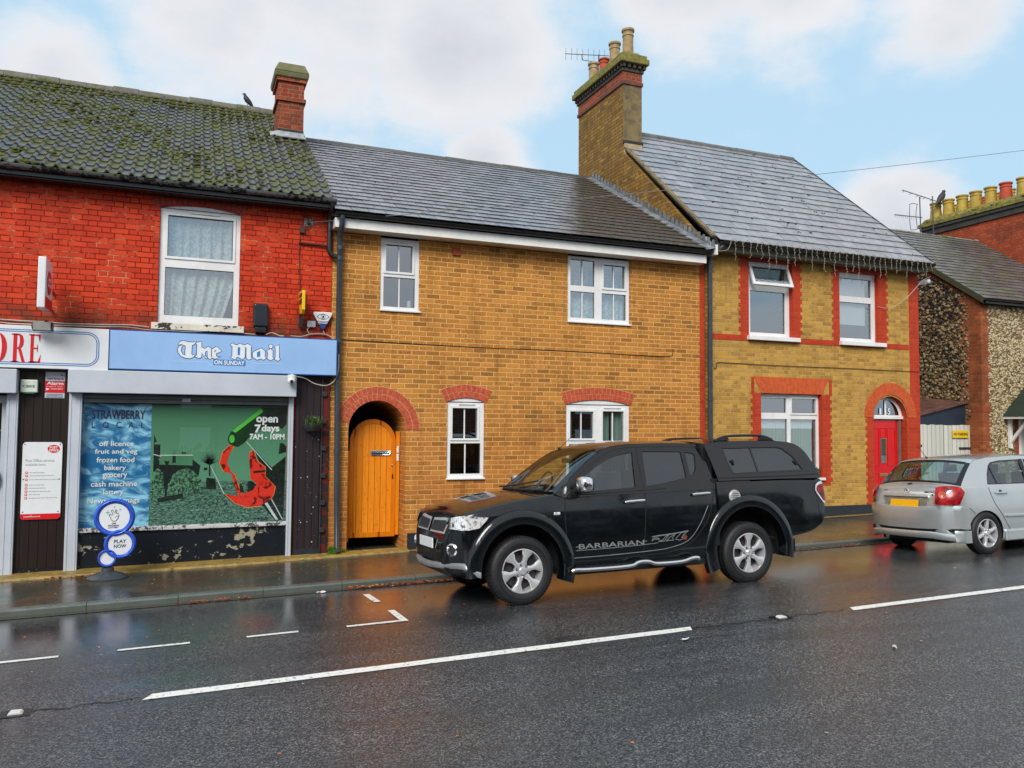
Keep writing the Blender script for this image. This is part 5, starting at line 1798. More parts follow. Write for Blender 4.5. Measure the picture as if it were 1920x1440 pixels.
# red surrounds, toothed like the brick courses
def toothed(b, x0, x1, z0, z1, w_, side, y=-.006, a=.045):
    z = z0
    k = 0
    while z < z1 - .01:
        zz = min(z + .075, z1)
        e = a if (k // 1) % 2 else 0
        if side == 'l':
            b.box(x0 - w_ - e, x0, y, -.0005, z, zz)
        else:
            b.box(x1, x1 + w_ + e, y, -.0005, z, zz)
        z = zz
        k += 1
b = MB()
toothed(b, 9.69, 10.72, 3.42, 4.98, .185, 'l'); toothed(b, 9.69, 10.72, 3.42, 4.98, .185, 'r')
toothed(b, 11.88, 12.90, 3.42, 4.98, .150, 'l'); toothed(b, 11.88, 12.90, 3.42, 4.98, .205, 'r')
b.box(9.69, 10.72, -.006, -.0005, 4.845, 5.0)
b.box(11.88, 12.90, -.006, -.0005, 4.815, 5.0)
b.box(8.79, 13.70, -.0085, -.0005, 3.315, 3.42)
toothed(b, 9.955, 11.41, .60, 2.35, .19, 'l'); toothed(b, 9.955, 11.41, .60, 2.35, .20, 'r')
toothed(b, 12.725, 13.64, -.05, 1.93, .17, 'l')
b.box(13.7205, 13.984, -.0065, -.0005, -.1, 5.05)
b.box(13.6405, 13.7200, -.0060, -.0005, -.1, 1.93)
b.build("red_dressings", REDDRESS, hs)
b = MB()       # flat gauged arch
N = 17
for k in range(N):
    t0, t1 = k / N, (k + 1) / N
    xb0, xb1 = 9.955 + 1.455 * t0, 9.955 + 1.455 * t1
    xt0, xt1 = 9.80 + 1.79 * t0, 9.80 + 1.79 * t1
    b.prism([(xb0 + .002, 2.351), (xb1 - .002, 2.351), (xt1 - .002, 2.655), (xt0 + .002, 2.655)], -.0095, -.0005)
b.build("flat_arch", ORANGEARCH, hs)
b = MB()
b.box(9.735, 9.80, -.0088, -.0005, 2.352, 2.65); b.box(11.59, 11.66, -.0088, -.0005, 2.352, 2.65)
b.build("arch_springers", REDDRESS, hs)
arch_ring(hs, 13.18, 1.93, .455, 0, PI, 30, 1, bl=.235, gap=.003, bm_=ORANGEARCH, gm=plain("arch_joint", (.30, .07, .03), .8), y=-.010)
# windows
w = window(hs, 9.69, 10.72, 3.40, 4.84, .095, [(9.80, 10.62, 4.40, 4.76, 0, 0), (9.80, 10.62, 3.50, 4.29, 0, 0)], sill=(9.645, 10.84, 3.335, 3.415, -.09))
# opened top light, hinged along its head
b = MB()
hz, hy = 4.80, .085
a_ = rad(21)
def hp(x, d, t=0.0):
    return Vector((x, hy - d * math.sin(a_) - t * math.cos(a_), hz - d * math.cos(a_) + t * math.sin(a_)))
for x0_, x1_, d0, d1 in ((9.74, 10.68, 0, .06), (9.74, 10.68, .40, .46), (9.74, 9.80, .06, .40), (10.62, 10.68, .06, .40)):
    c0 = (hp(x0_, d0) + hp(x1_, d1)) / 2
    b.obox(c0, ((x1_ - x0_) / 2, 0, 0), (hp(0, d1) - hp(0, d0)) / 2, Vector((0, -math.cos(a_), math.sin(a_))) * .02)
o = b.build("opened_top_light", WHITE, w, bevel=.004)
b = MB()
b.add([hp(9.79, .05), hp(10.63, .05), hp(10.63, .41), hp(9.79, .41)], [(3, 2, 1, 0)])
b.build("opened_pane", GLASS, w)
LAMP = M("ceiling_lamp_glow")
LAMP.p(Base_Color=(.9, .6, .3), Emission_Color=(1, .55, .2), Emission_Strength=6.0)
MB().sphere((10.02, .9, 4.62), .035, 10).build("ceiling_lamp", LAMP.m, hs)
w = window(hs, 11.88, 12.90, 3.40, 4.81, .095, [(11.97, 12.80, 4.34, 4.70, 0, 0), (11.97, 12.80, 3.50, 4.22, 0, 0)], sill=(11.86, 13.02, 3.335, 3.415, -.09))
b = MB()
b.box(11.93, 12.72, .18, .186, 3.78, 4.75)
b.build("roller_blind", BLIND, w)
w = window(hs, 9.955, 11.41, .75, 2.345, .095, [(10.02, 10.63, 1.99, 2.265, 0, 0), (10.75, 11.34, 1.99, 2.265, 0, 1), (10.02, 10.65, .82, 1.87, 0, 0), (10.73, 11.35, .82, 1.87, 0, 0)], glass=GLASS, sill=(9.93, 11.45, .70, .752, -.05))
curtain(w, 10.0, 10.66, .78, 1.93, .17, CURT, 9, .012, seed=31)
curtain(w, 10.72, 11.30, .78, 1.93, .17, CURT, 9, .012, seed=32)
b = MB()
for i in range(60):
    p = Vector((11.30 + random.uniform(-.07, .07), .05 + random.uniform(-.03, .03), .78 + random.uniform(0, .16)))
    b.sphere(p, random.uniform(.010, .020), 6, m=0 if i % 3 else (1 if i % 2 else 2))
b.build("window_box_flowers", [LEAFG, plain("flower_pink", (.6, .12, .12), .5), plain("flower_white", (.7, .7, .62), .5)], w)
# door
REDDOOR = plain("red_gloss_door", (.62, .005, .008), .18, var=.05, nscale=2, coat=.15)
d = MB().box(12.727, 13.53, .155, .20, -.2, 1.895).build("front_door", REDDOOR, hs, bevel=.003)
b = MB()
for x0_, x1_, z0_, z1_ in ((12.80, 13.02, .95, 1.72), (13.24, 13.46, .95, 1.72), (12.80, 13.02, .10, .82), (13.24, 13.46, .10, .82), (13.05, 13.21, .10, .70), (13.05, 13.21, 1.52, 1.72)):
    for q in ((x0_, x1_, z0_, z0_ + .015), (x0_, x1_, z1_ - .015, z1_), (x0_, x0_ + .015, z0_ + .015, z1_ - .015), (x1_ - .015, x1_, z0_ + .015, z1_ - .015)):
        b.box(q[0], q[1], .145, .1545, q[2], q[3])
b.build("door_panel_moulding", REDDOOR, d, bevel=.004)
MB().box(13.065, 13.195, .146, .1545, 1.02, 1.50).build("small_door_window", GLASSDARK, d)
b = MB()
for q in ((13.055, 13.205, 1.01, 1.022), (13.055, 13.205, 1.498, 1.512), (13.055, 13.067, 1.022, 1.498), (13.193, 13.205, 1.022, 1.498)):
    b.box(q[0], q[1], .142, .1455, q[2], q[3])
b.build("window_beading", plain("brass", (.5, .38, .18), .3, metal=.8), d)
MB().box(13.02, 13.24, .140, .1545, .735, .80).build("letter_plate", plain("brass_plate", (.5, .30, .10), .35, metal=.7), d, bevel=.005)
b = MB()
b.box(13.532, 13.60, .13, .2, -.2, 1.95)
b.build("door_frame", plain("grey_brown_frame", (.16, .13, .11), .5), hs)
MB().box(13.60, 13.634, .0, .12, .78, .90).build("door_bell", WHITE, hs, bevel=.005)
b = MB()
o_ = archpts(12.728, 13.632, 1.905, 1.935, .418, 20)
i1 = [(12.79, 1.975), (13.155, 1.975)] + [(13.155, 2.285)] + [(13.18 + .365 * math.cos(a), 1.945 + .345 * math.sin(a)) for a in [PI / 2 + .07 + (PI / 2 - .17) * k / 8 for k in range(9)]]
i2 = [(13.205, 1.975), (13.57, 1.975)] + [(13.18 + .365 * math.cos(a), 1.945 + .345 * math.sin(a)) for a in [.10 + (PI / 2 - .17) * k / 8 for k in range(9)]] + [(13.205, 2.285)]
vs, fs = loop_fill([o_, i1, i2])
b.add([(x, .13, z) for x, z in vs], fs)
b.box(12.728, 13.632, .10, .1295, 1.90, 1.955)
fl = b.build("fanlight", WHITE, hs)
MB().add([(12.73, .145, 1.91), (13.63, .145, 1.91), (13.63, .145, 2.36), (12.73, .145, 2.36)], [(0, 1, 2, 3)]).build("pane", GLASSDARK, fl)
text("1", "house_number", WHITE, fl, 13.02, 1.99, .1285, 1, fit=(.05, .125), bold=.02)
text("5", "house_number", WHITE, fl, 13.235, 1.99, .1285, 1, fit=(.08, .125), bold=.02)
MB().box(8.80, 12.72, -.014, -.001, -.3, .205).build("plinth", PLINTH, hs, bevel=.004)
# cable across the front
b = MB()
b.tube(curve_pts([(8.90, -.014, 2.80), (8.92, -.014, 2.77), (8.96, -.014, 2.82), (8.98, -.014, 2.885), (9.3, -.014, 2.888), (10.5, -.014, 2.878), (12.0, -.014, 2.882), (13.96, -.014, 2.875)], 5), .006, 6)
tag(b.build("cable_run", CABLE, smooth=60), "thin dark cable running level across the front of the house with red dressings", "cable")
# roof
hsl = .898
y0h, z0h = -.33, 5.10 - .33 * hsl + .09
z0h = 5.055
hsl = (8.47 - z0h) / (3.75 - y0h)
roof_slab(hs, plain("roof_felt_dark", (.02, .02, .02), .9), 8.79, 14.05, y0h + .10, z0h + .08, 3.75, hsl, 8.7, 4.9, "roof_deck", t=.012)
slate_roof(hs, SLATE2, 8.80, 14.07, y0h, z0h, 3.75, hsl, .295, .37, 41, rough=1.4, clip=lambda x, y: not (x < 9.16 and y > 2.98))
ridge_tiles(hs, mat_slate("grey_ridge_tile", (.09, .09, .095), (.14, .14, .14), .5), 9.15, 14.06, 3.75, 8.47 + .04, .085, .45, wob=.004)
b = MB()
lnh = math.hypot(1, hsl)
S3, N3 = Vector((0, 1 / lnh, hsl / lnh)), Vector((0, -hsl / lnh, 1 / lnh))
rh_ = random.Random(12)       # small black moss tufts on the slates
for i in range(62):
    s_ = rh_.uniform(.1, 5.3)
    p = Vector((rh_.uniform(8.95, 13.9), y0h, z0h)) + S3 * s_ + N3 * .02
    if p.x < 9.3 and p.y > 2.7:
        continue
    for j in range(rh_.choice((1, 1, 2, 3))):
        b.sphere(p + Vector((rh_.uniform(-.06, .06), 0, 0)) + S3 * rh_.uniform(-.02, .02), rh_.uniform(.012, .026), 6, sc_=(1, 1, .7))
tag(b.build("moss_tufts", plain("black_moss", (.015, .02, .012), .95), hs), kind='stuff')
rh_ = random.Random(13)
b = MB()
for i in range(30):
    p = Vector((rh_.uniform(2.2, 6.9), y0r, z0r)) + S2 * rh_.uniform(.1, 5.0) + N2 * .018
    b.sphere(p, rh_.uniform(.010, .020), 6, sc_=(1, 1, .7))
tag(b.build("moss_tufts", plain("black_moss_b", (.015, .02, .012), .95), yel), kind='stuff')
MB().box(8.80, 13.96, -.26, -.003, 4.89, 5.02).build("fascia_board", plain("olive_fascia", (.10, .10, .07), .6), hs)
gutter(hs, BLACKG, 8.82, 14.03, -.365, 5.045, .050)
b = MB()
b.add([(8.785, -.30, 4.86), (8.785, -.02, 4.86), (8.785, .12, 5.22), (8.785, .02, 5.2)], [(0, 1, 2, 3)])
b.box(8.70, 8.785, -.30, -.0205, 4.80, 4.98)
b.build("verge_end_block", WHITEW, hs)
b = MB()
p0, p1 = Vector((14.085, y0h, z0h)) , Vector((14.085, 3.75, 8.47))
b.obox((p0 + p1) / 2 - N3 * .02, (.012, 0, 0), (p1 - p0) / 2, N3 * .055)
b.build("verge_board", BLACKP, hs)
p0, p1 = Vector((8.765, y0h + .1, z0h + .1 * hsl)), Vector((8.765, 2.93, z0h + hsl * (2.93 - y0h)))
b = MB()
b.obox((p0 + p1) / 2 + N3 * .005, (.05, 0, 0), (p1 - p0) / 2, N3 * .018)
b.build("verge_mortar", STUCCO, hs)
# tall chimney on the party wall
ch = MB().box(8.700, 9.165, 2.955, 5.10, 6.4, 9.50).build("chimney", STOCKD, hs)
MB().box(8.705, 9.172, 2.945, 2.9545, 7.95, 9.21).build("rendered_front", STUCCO, ch)
b = MB()
b.box(8.67, 9.195, 2.915, 5.14, 9.21, 9.29)
b.build("red_string_course", mat_stucco("dark_red_brick_course", (.22, .05, .03), (.08, .05, .035)), ch, bevel=.006)
b = MB()
b.box(8.69, 9.175, 2.94, 5.11, 9.291, 9.50)
b.build("upper_band", CHIMRED, ch)
b = MB()
b.box(8.66, 9.205, 2.91, 5.14, 9.50, 9.575)
y = 2.89
while y < 5.14:
    b.box(8.625, 8.70, y, y + .065, 9.576, 9.66)
    b.box(9.165, 9.24, y, y + .065, 9.576, 9.66)
    y += .13
x = 8.65
while x < 9.2:
    b.box(x, x + .065, 2.855, 2.93, 9.576, 9.66)
    b.box(x, x + .065, 5.10, 5.18, 9.576, 9.66)
    x += .13
b.box(8.70, 9.165, 2.93, 5.10, 9.576, 9.66)
b.build("dentil_course", mat_stucco("dark_corbel", (.07, .055, .045), (.035, .035, .03)), ch, bevel=.004)
b = MB()
b.box(8.575, 9.29, 2.80, 5.235, 9.661, 9.79)
b.box(8.61, 9.25, 2.84, 5.195, 9.791, 9.88)
frust(b, 8.66, 9.20, 2.90, 5.14, 9.881, 9.985, .0, -.09)
b.build("mossy_cap", MOSSYCAP, ch, bevel=.018)
b = MB()
b.box(8.69, 9.19, 2.91, 2.9445, 7.88, 7.95)
b.build("tar_band", plain("tar_flashing", (.018, .018, .02), .6), ch)
b = MB()
b.box(8.715, 9.165, 2.90, 2.9545, 7.62, 7.88)
b.build("base_render", FLAUNCH, ch, bevel=.01)
for i, (yy_, m_, r_, h_) in enumerate(((3.16, BUFFPOT, .125, .50), (3.76, BUFFPOT, .125, .46), (4.27, REDPOT, .115, .30), (4.80, BUFFPOT, .118, .42))):
    chim_pot(ch, 8.945, yy_, 9.92, h_ + .14, r_, m_, taper=.93)
# yagi aerial behind the stack
t = thing("television_aerial", "grey multi element aerial poking out left behind the tall chimney pots", "aerial", (9.35, 5.3, 9.2))
ALU = plain("weathered_aluminium", (.12, .13, .15), .4, metal=.5)
b = MB()
b.tube([(8.42, 5.3, 10.85), (9.65, 5.3, 11.02)], .009, 6)
b.tube([(9.35, 5.3, 9.2), (9.35, 5.3, 11.0)], .014, 6)
b.tube(curve_pts([(8.88, 5.3, 10.90), (8.89, 5.3, 10.80), (8.94, 5.3, 10.78), (9.35, 5.3, 10.80)], 3), .009, 6)
b.build("boom", ALU, t)
b = MB()
for k in range(8):
    x = 8.44 + k * .155
    zc_ = 10.853 + .138 * (x - 8.44)
    b.tube([(x, 5.3, zc_ + .15), (x, 5.3, zc_ - .15)], .005, 5)
b.build("elements", ALU, t)

# icicle fairy lights along the eaves
t = thing("string_lights", "unlit icicle string lights hanging from the eaves of the house with red dressings", "string lights", (11.3, -.45, 5.0))
WIREW = plain("clear_wire", (.34, .30, .22), .35)
b = MB()
pts = []
n = 30
for i in range(n + 1):
    x = 8.98 + (13.95 - 8.98) * i / n
    pts.append((x, -.45, 5.085 - .012 * (i % 2) + random.uniform(-.006, .006)))
    if i < n:
        pts.append((x + .083, -.45, 5.035 + random.uniform(-.01, .01)))
b.tube(curve_pts(pts, 3), .0048, 5)
b.tube(curve_pts([(8.98, -.45, 5.085), (8.93, -.44, 4.93), (8.86, -.42, 4.86), (8.78, -.25, 4.88)], 4), .006, 5)
b.build("main_cable", WIREW, t)
rl = random.Random(3)
x = 9.06
k = 0
while x < 13.93:
    L_ = rl.choice((.22, .34, .46, .28, .40, .16))
    pts = [(x + rl.uniform(-.012, .012), -.45, 5.06)]
    m_ = int(L_ / .055) + 1
    for i in range(1, m_ + 1):
        pts.append((x + rl.uniform(-.014, .014), -.45 + rl.uniform(-.01, .01), 5.06 - L_ * i / m_))
    b = MB()
    b.tube(pts, .0034, 4)
    for i in range(1, m_ + 1):
        p = pts[i]
        q = (p[0] + rl.uniform(-.028, .028), p[1] - .005, p[2] - .016)
        b.tube([p, q], [.0035, .0055], 4)
    b.build("light_strand", WIREW, t)
    x += rl.uniform(.10, .165)
    k += 1
b = MB()
b.tube(curve_pts([(12.86, -.02, 4.16), (13.02, -.06, 4.13), (13.25, -.08, 4.18), (13.6, -.12, 4.42), (13.88, -.20, 4.72), (13.99, -.3, 4.80)], 5), .006, 6)
tag(b.build("cable_run", CABLEW, smooth=60), "pale cable looping from the right upper window to a lamp at the house corner", "cable")
t = thing("security_light", "small pale lamp on the right corner of the house below the eaves", "lamp", (14.04, -.2, 4.7))
MB().sphere((14.03, -.22, 4.72), .05, 12, sc_=(.9, .9, 1.1)).build("lamp_globe", plain("frosted_globe", (.6, .68, .74), .15), t, smooth=60)
MB().box(13.99, 14.03, -.20, .02, 4.67, 4.76).build("lamp_bracket", SILVERP, t, bevel=.01)

# ------------------------------------------------------------------ side gate, flint cottage, far gable
t = thing("side_gate", "white flaking double plank gate with yellow notice between brick house and flint cottage", "gate", (15.0, .3, z_wall(15)))
gz = z_wall(15)
for nm, x0_, x1_ in (("gate_leaf", 14.0, 15.02), ("gate_leaf", 15.03, 16.05)):
    b = MB()
    x = x0_
    rg = random.Random(int(x0_ * 10))
    while x < x1_ - .02:
        xe = min(x + .125, x1_)
        b.box(x + .002, xe - .002, .30 + rg.uniform(0, .006), .33, gz + .06 + rg.uniform(0, .02), 1.79 + rg.uniform(-.008, .008))
        x = xe
    lf = b.build(nm, WHITEWOOD, t, bevel=.003)
b = MB()
b.box(14.0, 14.36, .285, .2995, 1.33, 1.375); b.box(15.45, 15.80, .285, .2995, 1.27, 1.315)
b.build("strap_hinges", DARKM, t)
MB().box(15.795, 15.87, .22, .33, gz, 1.85).build("gate_post", PLINTH, t)
t = thing("notice", "small yellow parking notice fixed to the white plank gate", "sign", (15.45, .29, 1.53))
MB().box(15.235, 15.71, .268, .280, 1.515, 1.675).build("notice_plate", YEL, t, bevel=.003)
text("NO PARKING", "lettering", BLACKP, t, 15.265, 1.565, .2665, 1, fit=(.42, .062), bold=.03)
# dark lean-to behind the gate
t = thing("lean_to_shed", "dark boarded lean-to with sloping rusty roof behind the white gate", "shed", (15.0, 1.5, gz))
b = MB()
b.prism([(13.99, gz), (15.79, gz), (15.79, 2.27), (13.99, 1.90)], .40, .44)
b.build("boarded_front", plain("dark_blue_boards", (.015, .03, .05), .5), t)
b = MB()
b.add([(13.99, .34, 1.93), (15.79, .34, 2.30), (15.79, 4.5, 2.75), (13.99, 4.5, 2.36)], [(0, 1, 2, 3)])
b.add([(13.99, .34, 1.90), (15.79, .34, 2.27), (15.79, .34, 2.30), (13.99, .34, 1.93)], [(0, 1, 2, 3)])
b.build("sloping_roof", plain("rusty_tin", (.16, .075, .055), .55, var=.3, nscale=4), t)

QUOINB = brick("weathered_quoin_brick", [(.34, .075, .025), (.26, .05, .02), (.42, .12, .035), (.20, .045, .02)], (.26, .15, .08), ms=.010, flemish=True, darkamt=.6, depth=.008, stain=(.07, .05, .02), stainamt=.6)
FX0, FX1 = 15.80, 19.85
fl = thing("flint_cottage", "flint cottage with red brick corner quoins and slate roof", "cottage", (17.5, 2.5, z_wall(17)))
b = MB()
vs, fs = loop_fill([rect(FX0, FX1, -.6, 4.62), rect(16.80, 17.9, -.5, 2.02)])
b.add([(x, 0, z) for x, z in vs], fs)
b.build("front_wall", FLINTP, fl)
b = MB()
b.prism([(0.001, -.6), (7.0, -.6), (7.0, 4.4), (3.2, 6.82), (.001, 4.60)], FX0 + .001, FX0 + .3, 'yz')
b.prism([(0.001, -.6), (7.0, -.6), (7.0, 4.4), (3.2, 6.82), (.001, 4.60)], FX1 - .3, FX1 - .001, 'yz')
b.build("side_wall", FLINTD, fl)
b = MB()                          # actual flints standing out of the side wall
rf = random.Random(17)
FL1, FL2 = plain("flint_dark_nodule", (.03, .03, .033), .3, var=.3, nscale=20), plain("flint_pale_nodule", (.42, .33, .18), .6, var=.35, nscale=20)
FL3 = plain("flint_brown_nodule", (.20, .12, .045), .6, var=.35, nscale=20)
for i in range(2600):
    y = rf.uniform(.30, 2.6)
    z = rf.uniform(1.9, 5.4)
    if z > 4.45 + .62 * y:
        continue
    d_ = (math.sin(y * 3 + z) * .3 + (z - 3.3) * .5)
    m_ = 0 if rf.random() < .15 + .25 * max(0, min(1, d_)) else (1 if rf.random() < .6 else 2)
    b.sphere((FX0, y, z), rf.uniform(.022, .05), 6, m=m_, sc_=(.6, 1.15, .8))
tag(b.build("flint_nodules", [FL1, FL2, FL3], fl), kind='stuff')
b = MB()
for i in range(2600):
    x = rf.uniform(16.0, 17.6)
    z = rf.uniform(.9, 4.45)
    if 16.75 < x and z < 2.1:
        continue
    b.sphere((x, 0, z), rf.uniform(.018, .036), 6, m=1 if rf.random() < .82 else 2, sc_=(1.15, .55, .8))
tag(b.build("flint_nodules", [FL1, plain("flint_cream_nodule", (.66, .54, .33), .6, var=.3, nscale=20), FL3], fl), kind='stuff')
b = MB()
z = -.5
k = 0
while z < 4.6:
    e = .07 if k % 2 else 0
    b.box(FX0 - .006, FX0 + .20 + e, -.008, .0, z, z + .15)
    b.box(FX0 - .006, FX0, .0005, .42 + e * 1.4, z, z + .15)
    z += .15
    k += 1
p0, p1 = Vector((FX0 - .004, .0, 4.52)), Vector((FX0 - .004, 3.2, 6.72))
b.obox((p0 + p1) / 2 - Vector((0, 0, .06)), (.006, 0, 0), (p1 - p0) / 2, Vector((0, -.05, .08)))
b.build("brick_quoins", QUOINB, fl)
fsl = .695
roof_slab(fl, plain("cottage_felt", (.02, .02, .02), .9), FX0 - .06, FX1, -.12, 4.50, 3.2, fsl, 7.1, 4.5, "roof_deck", t=.012)
slate_roof(fl, SLATE3, FX0 - .08, FX1, -.16, 4.49, 3.2, fsl, .19, .28, 51, rough=1.3)
b = MB()
p0, p1 = Vector((FX0 - .07, -.14, 4.46)), Vector((FX0 - .07, 3.2, 6.78))
b.obox((p0 + p1) / 2, (.015, 0, 0), (p1 - p0) / 2, Vector((0, -.05, .08)) * .6)
b.build("verge", plain("mossy_verge", (.05, .055, .02), .8), fl)
ridge_tiles(fl, mat_slate("lichened_ridge", (.20, .18, .14), (.26, .24, .19), .7, moss=.3), FX0 - .1, FX1, 3.2, 6.83, .085, .4)
gutter(fl, BLACKG, FX0 - .08, FX1, -.20, 4.50, .05)
MB().box(FX0 - .02, FX1, -.15, -.009, 4.40, 4.50).build("eaves_board", BLACKP, fl)
b = MB()
b.lathe([(0, -.012), (.045, -.010), (.05, 0)], (16.82, -.001, 4.05), 'y', 16)
b.build("wall_plaque", plain("verdigris_disc", (.30, .42, .36), .5), fl)
# front door with bracketed porch roof
d = MB().box(17.02, 17.85, .06, .10, z_wall(17), 1.98).build("front_door", WHITEWOOD, fl)
MB().sphere((17.12, .04, 1.02), .03, 8).build("door_knob", DARKM, d)
MB().box(16.90, 17.019, .02, .10, z_wall(17), 2.02).build("door_frame", WHITEW, fl)
b = MB()
b.box(16.80, 16.899, -.006, .05, z_wall(17), 2.02)
b.build("brick_jamb", GABLERED, fl)
b = MB()
b.prism([(16.40, 1.99), (17.55, 3.05), (18.7, 1.99), (18.62, 1.99), (17.55, 2.96), (16.50, 1.99)], -.62, .0)
pr = b.build("porch_roof", plain("porch_dark_tiles", (.02, .035, .022), .6), fl)
b = MB()
b.prism([(16.30, 2.02), (16.40, 1.985), (17.55, 3.05), (17.55, 3.14)], -.66, -.621)
b.build("porch_verge", MOSSYCAP, pr)
MB().box(16.42, 18.6, -.60, -.0, 1.935, 1.985).build("porch_beam", WHITEW, pr)
b = MB()
b.box(16.55, 16.62, -.07, -.009, 1.30, 1.934)
b.prism([(-.50, 1.934), (-.43, 1.934), (-.071, 1.50), (-.071, 1.40)], 16.56, 16.61, 'yz')
b.build("porch_bracket", WHITEW, pr)

gb = thing("red_brick_building", "red brick building beyond the flint cottage with long mossy chimney wall", "house", (24, 3, z_wall(22)))
b = MB()
b.box(19.87, 27.0, -.8, 4.88, -.6, 7.30)
b.build("gable_wall", GABLERED, gb)
b = MB()
b.box(19.83, 22.4, -.85, 4.93, 7.301, 7.46)
b.box(19.79, 22.4, -.89, 4.97, 7.461, 7.55)
b.build("dark_corbel", mat_stucco("dark_sooty_brick", (.055, .05, .045), (.03, .03, .025)), gb, bevel=.006)
b = MB()
b.box(19.76, 22.4, -.92, 5.0, 7.551, 7.66)
frust(b, 19.90, 20.9, -.78, 4.86, 7.661, 7.80, .10, 0)
rm = random.Random(8)
for i in range(260):
    b.sphere((19.78 + rm.uniform(0, .16), rm.uniform(-.9, 4.95), 7.66 + rm.uniform(-.08, .06)), rm.uniform(.03, .06), 6, sc_=(1, 1.2, .6))
b.build("mossy_cap", MOSSYCAP, gb, bevel=.01)
YP = [4.66, 4.24, 3.80, 3.38, 2.94, 2.50, 2.02, 1.55, 1.1]
for i, y in enumerate(YP):
    m_ = REDPOT if i == 5 else YELPOT
    chim_pot(gb, 20.10, y, 7.76, .50, .165, m_, taper=.84)
for i, y in enumerate([4.45, 4.02, 3.60, 3.14, 2.72, 2.26, 1.8]):
    m_ = REDPOT if i == 2 else YELPOT
    chim_pot(gb, 20.55, y, 7.74, .46, .15, m_, taper=.84)

def aerial(label, base, top, boom, els, extra=None):
    t = thing("television_aerial", label, "aerial", base)
    MB().tube([base, top], .017, 6).build("mast", ALU, t)
    b = MB()
    b.tube(boom, .012, 6)
    b.build("boom", ALU, t)
    b = MB()
    for e0, e1 in els:
        b.tube([e0, e1], .008, 5)
    if extra:
        for c in extra:
            b.tube(curve_pts(c, 4), .009, 5)
    b.build("elements", ALU, t)
    return t
bx, bz, Y_ = 18.72, 7.55, 4.0
els = [((bx - .95 + i * .075, Y_, 7.50 - .045), (bx - .92 + i * .075, Y_, 7.50 + .055)) for i in range(10)]
aerial("grey aerial with loop reflector standing on the ridge of the flint cottage", (18.74, Y_, 6.3), (18.70, Y_, 8.12), [(17.76, Y_, 7.52), (18.78, Y_, 7.55)], els,
       [[(18.30, Y_, 7.86), (18.45, Y_, 7.91), (18.62, Y_, 7.90)], [(18.33, Y_, 7.16), (18.50, Y_, 7.18), (18.64, Y_, 7.23)], [(18.33, Y_, 7.84), (18.31, Y_, 7.5), (18.34, Y_, 7.18)], [(18.60, Y_, 7.9), (18.55, Y_, 7.6), (18.60, Y_, 7.2)], [(18.70, Y_, 8.0), (18.74, Y_, 8.12), (18.78, Y_, 8.13)]])
els = [((18.55 + i * .26 - .05, 4.4, 8.36 - .035 * i - .02), (18.62 + i * .26, 4.4, 8.36 - .035 * i + .03)) for i in range(7)]
aerial("long thin aerial on a mast behind the flint cottage roof, a bird on its boom", (19.70, 4.4, 6.2), (19.66, 4.4, 8.36), [(18.50, 4.4, 8.40), (20.65, 4.4, 8.12)], els, [[(20.45, 4.4, 8.16), (20.6, 4.4, 8.20), (20.72, 4.4, 8.28)]])

def bird(label, p, s, face=1):
    """perched bird: one continuous body from tail to beak"""
    P0 = Vector(p)
    f = face
    spine = [((-.19 * f, 0, -.10), .008), ((-.13 * f, 0, -.03), .022), ((-.06 * f, 0, .05), .055), ((0, 0, .11), .068), ((.04 * f, 0, .17), .058), ((.055 * f, 0, .215), .036), ((.068 * f, 0, .245), .036), ((.085 * f, 0, .255), .026), ((.108 * f, 0, .25), .008), ((.135 * f, 0, .243), .003)]
    b = MB()
    b.tube([P0 + Vector(q) * s for q, r in spine], [r * s for q, r in spine], 10)
    o = b.build("bird", plain("bird_feathers", (.03, .032, .04), .6, var=.3, nscale=30), None, smooth=70)
    tag(o, label, "bird")
    b = MB()
    for sy in (-1, 1):
        b.tube([P0 + Vector((.0, .02 * sy, .06)) * s, P0 + Vector((.005, .02 * sy, -.035)) * s], .006 * s, 5)
    b.build("legs", DARKM, o)
    return o
bird("dark bird perched on the long aerial boom near the yellow chimney pots", (20.02, 4.4, 8.22), 1.35, 1)
bird("dark bird sitting on the shop roof ridge left of the brick chimney", (1.0, 4.8, 8.20), .85, -1)

# overhead wire from the shop wall across the street
b = MB()
A, B_ = Vector((1.63, -.06, 4.705)), Vector((19.0, -4.4, 7.55))
pts = []
for i in range(41):
    u = i / 40
    q = A.lerp(B_, u)
    q.z -= .55 * 4 * u * (1 - u) * .25
    pts.append(q)
b.tube(pts, .0045, 5)
tag(b.build("overhead_wire", plain("grey_wire", (.22, .22, .23), .5), smooth=60), "thin overhead wire running from the shop bracket up past the slate roofs", "wire")

